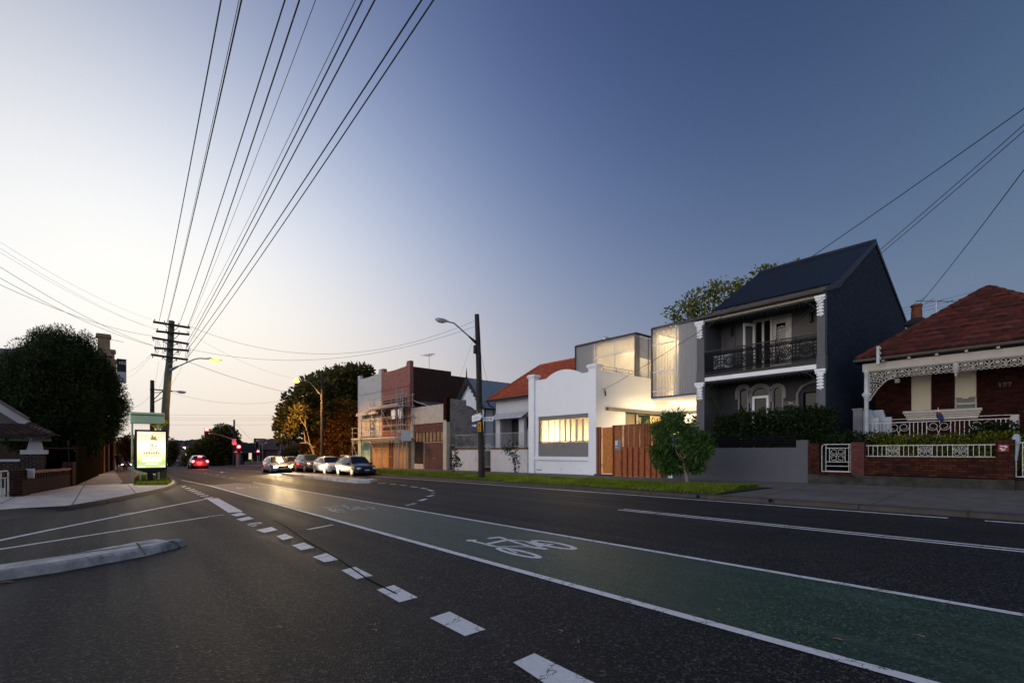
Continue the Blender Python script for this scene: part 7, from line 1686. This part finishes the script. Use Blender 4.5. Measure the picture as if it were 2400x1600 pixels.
dv = [D(0,0,.5), D(0,.3,.52), D(0,.45,.6), D(0,.55,.7), D(0,.7,.67), D(0,-.3,.5), D(0,-.42,.56), D(0,-.5,.68),
 D(-.09,.28,.4), D(-.09,.3,.22), D(-.09,.28,.03), D(.09,.24,.4), D(.09,.34,.22), D(.09,.36,.03), D(-.09,-.28,.38), D(-.09,-.4,.22), D(-.09,-.36,.03), D(.09,-.28,.38), D(.09,-.34,.22), D(.09,-.28,.03)]
de = [(0,1),(1,2),(2,3),(3,4),(0,5),(5,6),(6,7),(1,8),(8,9),(9,10),(1,11),(11,12),(12,13),(5,14),(14,15),(15,16),(5,17),(17,18),(18,19)]
skin_body('body', dv, de, [.14,.15,.1,.085,.05,.12,.04,.02,.06,.04,.03,.06,.04,.03,.07,.045,.03,.07,.045,.03], M('dog_brown', (.09,.05,.03), .9), dg)
mb = MB(); mb.ell(D(0,-.05,.6), .11, .3, .06, 10, 6); mb.build('pale_saddle', MWHITE2, dg, smooth=60)
mb = MB()
for s in (-1, 1): mb.ell(D(s*.06,.53,.77), .02, .03, .06, 8, 5)
mb.build('ear', M('dog_ear', (.05,.03,.02), .9), dg, smooth=60)
tag(MB().tube([hand, D(0,.2,.8), D(0,.42,.66)], .008, 4).build('lead', MBLACK), 'thin dark lead from the walking person to the dog', 'lead')
# ================================================================== CARS
MTYRE = M('tyre', (.012,.012,.012), .8); MRIM = M('alloy_rim', (.5,.5,.5), .3, .05, 5, metal=.8); MCARGL = M('car_glass', (.01,.013,.018), .13, .05, 1, spec=.5)
MHEAD = M('headlamp_glass', (.55,.57,.6), .1, .05, spec=.8); MTRIM = M('black_trim', (.01,.01,.011), .5)
MHEADON = emit('headlamp_on', (1, .84, .5), 30); MTAILON = emit('tail_lamp_on', (1, .06, .07), 30); MTAIL = M('tail_lamp', (.25,.01,.012), .2)
PROF = {
 'hatch': [(0,.26,.5,.56,.76,.7),(.03,.2,.6,.68,.9,.82),(.1,.19,.7,.77,.97,.86),(.25,.19,.8,.88,1,.86),(.42,.19,.86,1.38,1,.7),(.6,.19,.88,1.43,1,.71),(.84,.2,.92,1.36,.98,.66),(.95,.24,.94,1.0,.94,.74),(1,.32,.7,.78,.84,.7)],
 'wagon': [(0,.26,.5,.57,.78,.7),(.025,.21,.6,.68,.92,.82),(.1,.2,.72,.8,.98,.86),(.24,.2,.82,.92,1,.86),(.38,.2,.88,1.4,1,.7),(.6,.2,.9,1.46,1,.7),(.88,.21,.94,1.4,.98,.64),(.97,.25,.94,1.0,.94,.74),(1,.34,.7,.8,.86,.7)],
 'suv': [(0,.3,.6,.7,.8,.72),(.03,.25,.74,.84,.93,.84),(.1,.24,.86,.95,.98,.86),(.22,.24,.96,1.06,1,.86),(.37,.24,1.02,1.56,1,.72),(.6,.24,1.04,1.62,1,.73),(.86,.25,1.08,1.56,.98,.68),(.96,.28,1.06,1.12,.95,.76),(1,.38,.8,.9,.86,.72)],
 'sedan': [(0,.26,.48,.56,.78,.7),(.03,.2,.6,.68,.92,.82),(.12,.19,.72,.79,.98,.86),(.27,.19,.8,.88,1,.86),(.42,.19,.85,1.34,1,.7),(.58,.19,.86,1.38,1,.7),(.74,.19,.88,1.26,1,.68),(.84,.2,.9,.98,.98,.8),(.97,.26,.86,.94,.94,.8),(1,.34,.7,.78,.84,.7)]}
def car(name, label, kind, paint, L, W, loc, rot=0, lit=None, rails=False, alloy=MRIM, plate=True, sz=1.0):
    o = thing(name, label, 'car', (0,0,0)); w = W/2; st = PROF[kind]; rows = []
    for t, zb, ze, zr, ws, rs in st:
        y = -L/2+t*L; ww = w*ws; rw = w*rs
        half = [(ww*.86, zb), (ww*.98, zb+.1), (ww, (zb+ze)/2), (ww*.97, ze), (rw*1.03, zr-.07), (rw*.86, zr-.005), (rw*.4, zr+.015)]
        rows.append([(x, y, z*sz) for x, z in half]+[(-x, y, z*sz) for x, z in half[::-1]])
    mb = MB(); mb.grid(rows, closed=True); mb.face(rows[0]); mb.face(rows[-1][::-1]); b = mb.build('body', paint, o, smooth=38)
    i0 = [k for k in range(len(st)) if st[k][3] > 1.2*st[0][3] and st[k][3]-st[k][2] > .3]
    a, z_ = i0[0], i0[-1]
    def P(k, f, s, off=.016): 
        r_ = rows[k]; p, q = Vector(r_[3]), Vector(r_[4]); c = p.lerp(q, f); return Vector((s*(c.x+off), c.y, c.z))
    def PI_(t, f, s):              # interpolate along the car
        for k in range(len(st)-1):
            if st[k][0] <= t <= st[k+1][0]: u_ = (t-st[k][0])/(st[k+1][0]-st[k][0]); return P(k, f, s).lerp(P(k+1, f, s), u_)
    ta, tz = st[a][0], st[z_][0]; tb = st[a-1][0]
    for s in (-1, 1):
        for t0, t1, f0 in ((tb+(ta-tb)*.45, (ta+tz)/2-.015, 1), ((ta+tz)/2+.015, tz+.02 if kind != 'sedan' else tz, 1)):
            mb = MB(); ts = [t0+(t1-t0)*i/5 for i in range(6)]; mb.grid([[PI_(t, .1, s) for t in ts], [PI_(t, .9, s) for t in ts]]); mb.build('side_window', MCARGL, o)
    def screen(k0, k1, nm, f0, f1):
        mb = MB(); R_ = []
        for f in (f0, f1):
            A_, B_ = [Vector(p) for p in rows[k0]], [Vector(p) for p in rows[k1]]; q = [A_[j].lerp(B_[j], f) for j in (4,5,6,7,8,9)]; up_ = Vector((0, -.02 if k1 > k0 else .02, .012))
            R_.append([p+up_ for p in q])
        mb.grid(R_); mb.build(nm, MCARGL, o)
    screen(a-1, a, 'windscreen', .06, .94); screen(z_+1, z_, 'rear_window', .1, .92)
    r_ = .315*sz*(1.08 if kind == 'suv' else 1)
    for yy in (-L/2+L*.19, L/2-L*.2):
        for s in (-1, 1):
            mb = MB(); mb.lathe((s*(w-.1), yy, r_), [(r_*.7,-.1),(r_,-.09),(r_,.09),(r_*.72,.105)], 20, axis='x'); wo = mb.build('wheel', MTYRE, o, smooth=40)
            mb = MB(); x = s*(w+.008); mb.lathe((s*(w-.02), yy, r_), [(r_*.68,-.02),(r_*.68,.01)], 18, 1, axis='x')
            for k in range(5):
                an_ = 2*PI*k/5+.3; mb.bar((x, yy+.04*math.cos(an_), r_+.04*math.sin(an_)), (x, yy+r_*.66*math.cos(an_), r_+r_*.66*math.sin(an_)), .07, .03, 0, up=(1,0,0))
            mb.tube([(x, yy+r_*.67*math.cos(2*PI*i/18), r_+r_*.67*math.sin(2*PI*i/18)) for i in range(18)], .022, 5, 0, closed=True); mb.build('rim', [alloy, MTRIM], wo)
    mb = MB()
    for yy in (-L/2+L*.19, L/2-L*.2): mb.lathe((0, yy, r_+.02), [(r_*1.17,-w+.012),(r_*1.17,w-.012)], 20, axis='x')
    mb.build('wheel_arch', MTRIM, o)
    zf = st[1][2]*sz; on = lit == 'front'
    for s in (-1, 1):
        mb = MB(); mb.ell((s*w*.68, -L/2+.1, zf-.04), w*.24, .13, .085, 10, 6); mb.build('headlight', MHEADON if on else MHEAD, o, smooth=60)
        mb = MB(); mb.ell((s*w*.78, L/2-.09, st[-1][2]*sz+.1), w*.16, .1, .14, 10, 6); mb.build('taillight', MTAILON if lit == 'rear' else MTAIL, o, smooth=60)
        mb = MB(); ym = -L/2+L*(tb+.06); mb.ell((s*(w+.09), ym, st[a-1][2]*sz+.09), .1, .06, .07, 8, 5); mb.build('mirror', paint, o, smooth=60)
    mb = MB(); mb.box(-w*.42, w*.42, -L/2-.012, -L/2+.1, zf-.1, zf+.0); mb.box(-w*.62, w*.62, -L/2-.016, -L/2+.1, .24*sz, .36*sz); mb.build('grille', MTRIM, o)
    mb = MB(); mb.box(-.18, .18, -L/2-.03, -L/2-.017, .4*sz, .5*sz); mb.build('number_plate', M('plate_'+name+kind, (.4,.4,.38), .5), o)
    mb = MB(); mb.box(-.18, .18, L/2+.002, L/2+.02, .55*sz, .65*sz); mb.build('number_plate', M('plate_y'+kind, (.55,.4,.05), .5), o)
    if rails:
        mb = MB()
        for s in (-1, 1): mb.tube([(s*w*.6, -L/2+L*.4, st[a][3]*sz+.0), (s*w*.62, -L/2+L*.45, st[a][3]*sz+.09), (s*w*.6, -L/2+L*.85, st[a][3]*sz+.08), (s*w*.58, -L/2+L*.88, st[a][3]*sz)], .022, 6)
        mb.build('roof_rail', MRIM, o)
    if lit == 'rear': mb = MB(); mb.box(-.2, .2, L/2-L*.1, L/2-L*.1+.05, st[z_][3]*sz-.06, st[z_][3]*sz-.0); mb.build('brake_light', MTAILON, o)
    o.location = loc; o.rotation_euler = (0, 0, rot); return o
PB = lambda n, c, m=.0: M(n, c, .22, .04, 1, coat=1.0, metal=m, spec=.6)
def park(y, L): return (14.42, y+L/2, G(y+L/2)+.0)
car('parked_car', 'dark blue wagon with roof rails, nearest of the parked cars', 'wagon', PB('dark_blue_paint', (.008,.012,.028), .2), 4.3, 1.62, park(33.0, 4.3), 0, None, True, sz=.98)
car('parked_car', 'white hatchback parked behind the dark blue wagon', 'hatch', PB('white_paint_car', (.62,.62,.62)), 3.9, 1.6, park(38.6, 3.9), 0, sz=.98)
car('parked_car', 'dark green tall car parked behind the white hatchback', 'suv', PB('dark_green_paint', (.01,.028,.03), .2), 4.1, 1.64, park(43.6, 4.1), 0, sz=.98)
car('parked_car', 'silver sedan parked last in the row below the young tree', 'sedan', PB('silver_paint', (.35,.35,.36), .6), 4.2, 1.6, park(48.8, 4.2), 0)
ac_ = car('moving_car', 'silver car with bright headlights driving down the far lane', 'hatch', PB('silver_paint_moving', (.4,.4,.4), .5), 4.1, 1.62, (11.6, 45.4, G(45)), 0, 'front')
for s in (-1, 1): lamp('headlight_beam', 'SPOT', (11.6+s*.55, 43.2, G(43)+.62), (1,.78,.42), 1900, .06, (-.04,-1,-.12), spread=1.3)
car('moving_car', 'red lit small car seen from behind, braking at the crest', 'hatch', PB('maroon_paint', (.12,.02,.035)), 3.9, 1.75, (xy(470, 66), 68, G(68)), PI, 'rear', sz=1.08)
lamp('tail_glow', 'POINT', (xy(470, 66), 65.4, G(66)+.7), (1,.05,.06), 140, .3)
car('distant_car', 'far car with amber headlights on the left beyond the green post', 'hatch', PB('dark_paint', (.02,.02,.022)), 3.9, 1.6, (xy(301, 90)-.2, 92, G(90)-.05), 0, 'front')
# ================================================================== TRAFFIC SIGNALS, SIGNS
MREDON = emit('red_signal', (1, .05, .06), 26); MSIG = M('signal_black', (.012,.012,.012), .5); MSIGR = emit('red_hood_glow', (1,.03,.05), .9)
def signal_head(o, c, s, lit, glow=False):
    mb = MB(); c = Vector(c); mb.box(c.x-.28*s, c.x+.28*s, c.y, c.y+.15, c.z-.62*s, c.z+.62*s); h = mb.build('signal_head', MSIG, o, bevel=.04)
    for k in (1, 0, -1):
        mb = MB(); mb.lathe((c.x, c.y-.02, c.z+.38*s*k), [(.24*s,-.012),(.24*s,.01)], 14, axis='y'); mb.build('lens', MREDON if (k == 1 and lit) else MTRIM, h)
        mb = MB(); mb.tube([(c.x+.15*s*math.cos(a*PI/6), c.y-.02, c.z+.38*s*k+.15*s*math.sin(a*PI/6)) for a in range(7)], .02, 4); mb.bar((c.x, c.y, c.z+.38*s*k+.15*s), (c.x, c.y-.18, c.z+.38*s*k+.14*s), .22*s, .015); mb.build('visor', MSIG, h)
    return h
Ys = 75
t1 = thing('traffic_signal', 'traffic signal with overhead mast arm and red lamps at the crest', 'traffic light', tuple(PY(557, 1090, Ys))); xp = xy(557, Ys)
mb = MB(); mb.tube([(xp, Ys, G(Ys)), (xp, Ys, zy(557, 1048, Ys)), (xp-.15, Ys, zy(555, 1040, Ys)), PY(545, 1029, Ys), PY(520, 1020, Ys), PY(488, 1013, Ys)], [.13,.12,.11,.09,.07,.05], 8); mb.build('mast_arm', MTUBE, t1, smooth=60)
signal_head(t1, PY(484, 1012, Ys-.3), .85, True); signal_head(t1, PY(560, 1052, Ys-.3), .85, True)
mb = MB(); c = PY(549, 1035, Ys-.2); mb.box(c.x-.25, c.x+.25, Ys-.22, Ys-.2, c.z-.4, c.z+.4); mb.build('arm_sign', MREND, t1)
mb = MB(); c = PY(557, 1058.5, Ys-.3); mb.box(c.x-.4, c.x+.4, Ys-.3, Ys-.28, c.z-.08, c.z+.08); mb.build('street_plate', MREND, t1)
lamp('signal_glow', 'POINT', PY(560, 1048, Ys-1.0), (1,.03,.04), 130, .2); lamp('signal_glow', 'POINT', PY(484, 1010, Ys-.9), (1,.03,.04), 60, .2)
Y2_ = 77; t2 = thing('traffic_signal', 'small traffic signal with one red lamp under the green arrow sign', 'traffic light', tuple(PY(605, 1090, Y2_))); xp = xy(604, Y2_)
mb = MB(); mb.tube([(xp, Y2_, G(Y2_)), (xp, Y2_, zy(604, 1038, Y2_))], .07, 7); mb.build('pole', MTUBE, t2); signal_head(t2, PY(605, 1061, Y2_-.3), .6, True); signal_head(t2, PY(603, 1043, Y2_-.3), .75, False)
t3 = thing('traffic_signal', 'dark unlit traffic signal under the blank grey road sign', 'traffic light', tuple(PY(652, 1088, Y2_))); xp = xy(654, Y2_)
mb = MB(); mb.tube([(xp, Y2_, G(Y2_)), (xp, Y2_, zy(654, 1030, Y2_))], .07, 7); mb.build('pole', MTUBE, t3); signal_head(t3, PY(652, 1036, Y2_-.3), .95, False); signal_head(t3, PY(655.5, 1051, Y2_-.3), .5, False)
ds_ = thing('direction_sign', 'dark green arrow shaped direction sign with pale lettering above the small signal', 'sign', tuple(PY(612, 1090, 79))); Yd = 79
x0, x1 = xy(595, Yd), xy(631, Yd); z0, z1 = zy(610, 1037, Yd), zy(610, 1027, Yd); zm = (z0+z1)/2
mb = MB(); mb.prism([(x0,Yd,z0),(x1-.5,Yd,z0),(x1,Yd,zm),(x1-.5,Yd,z1),(x0,Yd,z1)], (0,.04,0)); dp = mb.build('sign_plate', M('sign_dark_green', (.01,.04,.025), .5), ds_)
mb = MB()
for z, a, b in ((zm+.12,.3,.72),(zm-.15,.33,.68)):
    n = 6
    for k in range(n): xa_ = x0+(x1-x0)*(a+(b-a)*k/n); mb.box(xa_, xa_+(x1-x0)*(b-a)/n*.7, Yd-.02, Yd-.005, z-.07, z+.07)
mb.bar((x1-.62,Yd-.015,z1-.06),(x1-.16,Yd-.015,zm), .02,.1); mb.bar((x1-.62,Yd-.015,z0+.06),(x1-.16,Yd-.015,zm), .02,.1)
mb.lathe((x0+.45, Yd-.01, zm), [(.2,-.01),(.2,.005)], 10, axis='y'); mb.build('sign_lettering', MREND, dp)
mb = MB()
for px in (608, 616): mb.tube([(xy(px,Yd),Yd+.05,G(Yd)),(xy(px,Yd),Yd+.05,z1-.05)], .05, 6)
mb.build('post', MTUBE, ds_)
gs_ = thing('road_sign', 'blank grey back of a wide road sign before the fig tree', 'sign', tuple(PY(657, 1088, 70))); Yd = 70
mb = MB(); mb.box(xy(637,Yd), xy(678,Yd), Yd, Yd+.04, zy(657,1010,Yd), zy(657,997,Yd)); mb.build('sign_plate', M('sign_grey', (.2,.2,.21), .6), gs_, bevel=.01); mb = MB(); mb.tube([(xy(657,Yd),Yd-.05,G(Yd)),(xy(657,Yd),Yd-.05,zy(657,1000,Yd))], .07, 7); mb.box(xy(640,Yd), xy(676,Yd), Yd-.04, Yd, zy(657,1004,Yd)-.05, zy(657,1004,Yd)+.05); mb.build('post', MTUBE, gs_)
# ================================================================== FAR STREET
bl = BL([(525,1018,2.0,0),(540,1022,1.6,0),(510,1028,2.0,0),(500,1038,2.0,0),(485,1050,2.0,0),(470,1058,1.8,0),(530,1040,2.4,0),(545,1045,1.7,0),(510,1055,2.4,0),(490,1068,2.2,0),(535,1065,2.2,0),(455,1072,1.7,0),(475,1080,2,0),(515,1080,2.2,0),(520,1008,1.2,0),(533,1010,1.2,0),(445,1082,1.3,0)], 94)
tree('street_tree', 'dark round headed trees massed behind the overhead red signal', 'tree', (15.5, 94, -2), Vector((15.5, 94, 2)), .3, bl, 16000, .4, .5, MFIG, MBARKD, 10, shell=.6, seed=41)
bl = BL([(393,1040,1.2,0),(398,1050,1.3,0),(390,1060,1.5,0),(386,1075,1.5,0),(396,1070,1.2,0)], 92)
tree('street_tree', 'small dark tree right behind the power pole and light box', 'tree', (xy(390, 92), 92, -2), Vector((xy(390, 92), 92, 1)), .2, bl, 3500, .35, .5, MFIG, MBARKD, 5, seed=42)
bl = BL([(690,1062,1.2,0),(705,1068,1.2,0),(720,1064,1.2,0),(675,1072,1.0,0)], 66)
tree('low_shrub', 'low dark shrubs behind the silver sedan', 'shrub', (xy(698, 66), 66, -.5), Vector((xy(698, 66), 66, .5)), .08, bl, 4000, .3, .5, MFIG, MBARKD, 4, seed=43)
bl = BL([(287,1040,.9,0),(292,1050,1.0,0),(300,1045,1.0,0),(305,1060,1.0,0),(298,1068,1.0,0),(306,1030,.8,0),(290,1062,.8,0)], 78)
tree('street_tree', 'small brownish tree left of the green sign post', 'tree', (xy(298, 78), 78, -.5), Vector((xy(298, 78), 78, 1)), .1, bl, 3500, .3, .5, MCREEP, MBARKD, 5, seed=44)
Yh = 90; fh = thing('far_house', 'far house with brown hipped tile roof and beige wall behind the signals', 'house', (xy(650, Yh), Yh, -1.5))
def fx(px): return xy(px, Yh)
def fz_(px, py): return zy(px, py, Yh)
mb = MB(); mb.box(fx(622), fx(735), Yh, Yh+8, -2.5, fz_(650, 1052)); mb.build('wall', M('beige_wall', (.22,.18,.14), .85), fh)
ez, rz = fz_(650, 1054), fz_(650, 1026); mb = MB()
tiled_roof(mb, (fx(607), Yh-.6, ez), (fx(742), Yh-.6, ez), (fx(648), Yh+5, rz), (fx(712), Yh+5, rz), course=.5, tw=.5); tiled_roof(mb, (fx(607), Yh+9, ez), (fx(607), Yh-.6, ez), (fx(648), Yh+5, rz), (fx(648), Yh+5, rz), course=.5, tw=.5); mb.build('roof', MTILE_B, fh)
mb = MB()
for px in (660, 690, 715): mb.box(fx(px), fx(px+12), Yh-.03, Yh, fz_(650,1072), fz_(650,1058))
mb.build('window', MGLASSD, fh)
Yh = 86; fs = thing('far_shop', 'dark flat roofed shop with one lit doorway behind the red signals', 'building', (xy(585, Yh), Yh, -1.5)); Yh = 86
mb = MB(); mb.box(fx(564), fx(612), Yh, Yh+9, -2.5, fz_(590, 1040)); mb.build('wall', M('dark_shop_wall', (.045,.045,.05), .8), fs)
mb = MB(); mb.box(fx(564), fx(612), Yh-1.2, Yh, fz_(590, 1061), fz_(590, 1058)); mb.build('awning', MBRONZE, fs)
mb = MB(); mb.box(fx(583), fx(590), Yh-.03, Yh, fz_(590, 1076), fz_(590, 1061)); mb.build('lit_doorway', emit('dim_door', (1,.75,.5), .8), fs)
mb = MB(); mb.box(fx(570), fx(579), Yh-.03, Yh, fz_(590, 1082), fz_(590, 1066)); mb.build('window', MGLASSD, fs)
lf2 = thing('far_wall', 'low pale front wall with posts beyond the crest', 'wall', (xy(640, 84), 84, -1)); Yh = 84
mb = MB(); mb.box(fx(575), fx(700), Yh, Yh+.2, -1.5, fz_(640, 1080)); mb.build('wall', M('pale_wall', (.28,.24,.2), .8), lf2)
for px in (592, 622, 655, 688): mb = MB(); mb.box(fx(px)-.12, fx(px)+.12, Yh-.05, Yh+.25, -1.5, fz_(640, 1074)); mb.build('pier', M('pale_pier', (.32,.28,.24), .8), lf2)
fp_ = thing('street_light', 'distant tiny street lamp over the far trees', 'street light', tuple(PY(462, 1090, 120))); mb = MB(); Yh = 120
mb.tube([(fx(470),Yh,-4),(fx(470),Yh,fz_(470,1043)),(fx(462),Yh,fz_(462,1041))], .1, 6); mb.build('pole', MPOLE, fp_); mb = MB(); mb.ell((fx(461),Yh,fz_(461,1041)), .45, .25, .15, 8, 5); mb.build('lantern', MALU, fp_)
# distant hill with woods, roofs and a few lights
mb = MB(); rd = random.Random(6); rows = []; hx = [-500+22*i for i in range(70)]; ph = [rd.uniform(0, 6) for _ in range(6)]
def hill(x, y):
    k = min(max((y-420)/330, 0), 1); r_ = 14+5*math.sin(x*.012+ph[0])+3*math.sin(x*.031+ph[1])-.05*max(x-60, 0); return -14+(r_+12)*(k*k*(3-2*k))
for y in (380,450,520,590,650,700,750,800,1000): rows.append([(x, y, hill(x, y)+rd.uniform(-.4,.4)) for x in hx])
mb.grid(rows); struct(mb.build('hill', M('hill_scrub', (.05,.045,.042), .95, .4, .03), smooth=60))
mb = MB()
for _ in range(2600): x, y = rd.uniform(-150, 330), rd.uniform(430, 780); r_ = rd.uniform(2, 4.5); mb.ell((x, y, hill(x, y)+r_*.4), r_*1.2, r_, r_*.9, 6, 4)
stuff(mb.build('far_woods', M('far_foliage', (.04,.042,.04), .95, .4, .08)))
for k in range(9):
    px = (398,405,411,418,424,431,437,402,428)[k]; y = (520,560,600,540,580,620,560,640,500)[k]; x = xy(px, y); z = hill(x, y)+1.5; o = thing('hillside_house', 'tiny pale house low on the distant hill', 'house', (x, y, z), 'houses on the distant hill')
    mb = MB(); mb.box(x-4, x+4, y-3, y+3, z-2, z+4); mb.build('wall', M('far_wall_%d' % (k % 3), (.2+.05*(k % 3),.19,.18), .9), o); mb = MB(); mb.prism([(x-4.5,y-3.5,z+4),(x+4.5,y-3.5,z+4),(x,y-3.5,z+6.5)], (0,7,0)); mb.build('roof', MTILE_B, o)
    if k in (1, 5, 6): mb = MB(); mb.box(x-1, x+1, y-3.15, y-3.05, z+.5, z+2.5); mb.build('lit_window', emit('far_light', (1,.75,.4), 6), o)
# ================================================================== WIRES
MWIRE = M('wire', (.02,.018,.02), .6)
def wire(label, A_, B_, sag, r=.011, group=None, n=24):
    A_, B_ = Vector(A_), Vector(B_); mb = MB(); mb.tube([A_.lerp(B_, i/n)-Vector((0,0,4*sag*(i/n)*(1-i/n))) for i in range(n+1)], r, 5)
    return tag(mb.build('overhead_wire', MWIRE), label, 'wire', group)
def arm(k, t): a, b = arms[k]; return a.lerp(b, t)+Vector((0,0,.1))
LAB = 'dark overhead wire running from the tall power pole over the near road'
for k, t, tx, r_ in ((0,.16,519,.011),(0,.36,561,.005),(0,.38,567,.012),(0,.7,669,.011),(0,.95,703,.012),(1,.9,741,.005),(1,.98,835,.005),(2,.96,851,.011),(3,.9,880,.011),(3,.97,990,.012),(4,.97,1018,.011)):
    A_ = arm(k, t); rr = ray(tx, -2); tt = ((8.15-.12*k)-H)/rr[2]; Mp = Vector((rr[0]*tt, rr[1]*tt, H+rr[2]*tt)); s_ = 1.75; q = 1/s_; sg_ = .55; Mp.z += 4*sg_*q*(1-q)
    wire(LAB, A_, A_+(Mp-A_)*s_, sg_, r_, 'overhead wires above the road')
LL = 'thin wire running from the tall power pole out of the left edge'
for (px, py), (k, t), r_ in (((-30,606),(3,.02),.008),((-30,634),(3,.03),.008),((-30,653),(2,.02),.008),((-30,548),(0,.02),.004),((-30,562),(1,.02),.004),((-30,573),(1,.05),.004)):
    wire(LL, arm(k, t), PY(px, py, 24), .3, r_, 'wires to the left of the power pole')
def W(lbl, A_, B_, sag, r=.008): wire(lbl, A_, B_, sag, r)
top_mid = t0
W('upper of two wires sagging from the power pole to the leaning street light pole', arm(0, .98), PX(1112, 752, 15.8), 1.75, .008)
W('lower of two wires sagging from the power pole to the leaning street light pole', arm(3, .98), PX(1113, 765, 15.8), 1.2, .008)
W('wire from the lowest crossarm to the lit street lamp pole', arm(4, .98)-Vector((0,0,.2)), PY(750, 931, yx(755, 15.9)), .35, .012)
W('faint wire from the top crossarm to the top of the lit street lamp pole', arm(1, .98), PY(752, 890, yx(755, 15.9)), .8, .005)
W('sagging wire between the two lamp poles across the road', PY(404, 920, 51.8), PY(752, 915, yx(755, 15.9)), 1.1, .008)
for k, (za, zb_) in enumerate(((969,972),(976,978),(981,983),(994,993))): W(('topmost','second','third','lowest')[k]+' of four thin wires crossing the glowing horizon', PY(300, za, 78), PY(700, zb_, 78), .15, .009)
W('thin service wire dropping from the distant thin pole to the far shop', PY(550, 987, 74), PY(598, 1037, 86), .2, .012)
for k in range(4): W(('first','second','third','fourth')[k]+' thin wire from the left dropping from the crossarms to the shorter pole', arm(4, .2+.22*k)-Vector((0,0,.4)), PY(362+11*k, 911, 51.8), .1, .005)
W('slack wire from the shorter pole to the dark building on the left', PY(357, 923, 52), PY(312, 955, 60), .2, .008)
W('upper thin wire from the lowest crossarm down to the blade sign', arm(4, .02), PY(297, 872, 60), .2, .005); W('lower thin wire from the lowest crossarm down to the blade sign', arm(4, .04), PY(297, 884, 60), .3, .005)
def off(px, py, t): r_ = ray(px, py); return Vector((r_[0]*t, r_[1]*t, H+r_[2]*t))
W('service wire slanting from the upper right to the white side wall', PY(1417, 912, sw-.02), off(2470, 205, 10), .25, .011)
W('upper of two service wires slanting to the terrace balcony', PX(1812, 792, XT-.03), off(2470, 230, 10), .1, .009)
W('lower of two service wires slanting to the terrace balcony', PX(1814, 797, XT-.03), off(2470, 246, 10), .1, .009)
W('thick service wire dropping behind the red roof at the chimney', PX(2152, 716, 31.5), off(2470, 303, 11), .1, .012)
for k in range(3): W(('upper','middle','lower')[k]+' thin wire passing behind the chimney and red roof', PX(2095, 726+7*k, 46), PX(2300, 678+9*k, 46), .1, .01)
W('left stay wire dropping from the leaning street light pole', PX(1116, 776, 15.8), PX(1077, 885, 24), .05, .006); W('right service wire dropping from the leaning pole to the tiled roof', PX(1124, 815, 15.8), PX(1157, 928, 22.6), .4, .007)
mb = MB(); c = PY(1417, 912, sw-.03); mb.bar(c+Vector((-.12,0,0)), c+Vector((.05,0,.0)), .03); mb.bar(c+Vector((.05,-.02,-.05)), c+Vector((.1,-.02,-.35)), .03); mb.bar(c+Vector((-.02,-.02,-.1)), c+Vector((.06,-.02,-.4)), .02); mb.build('service_bracket', MBLACK, wh)
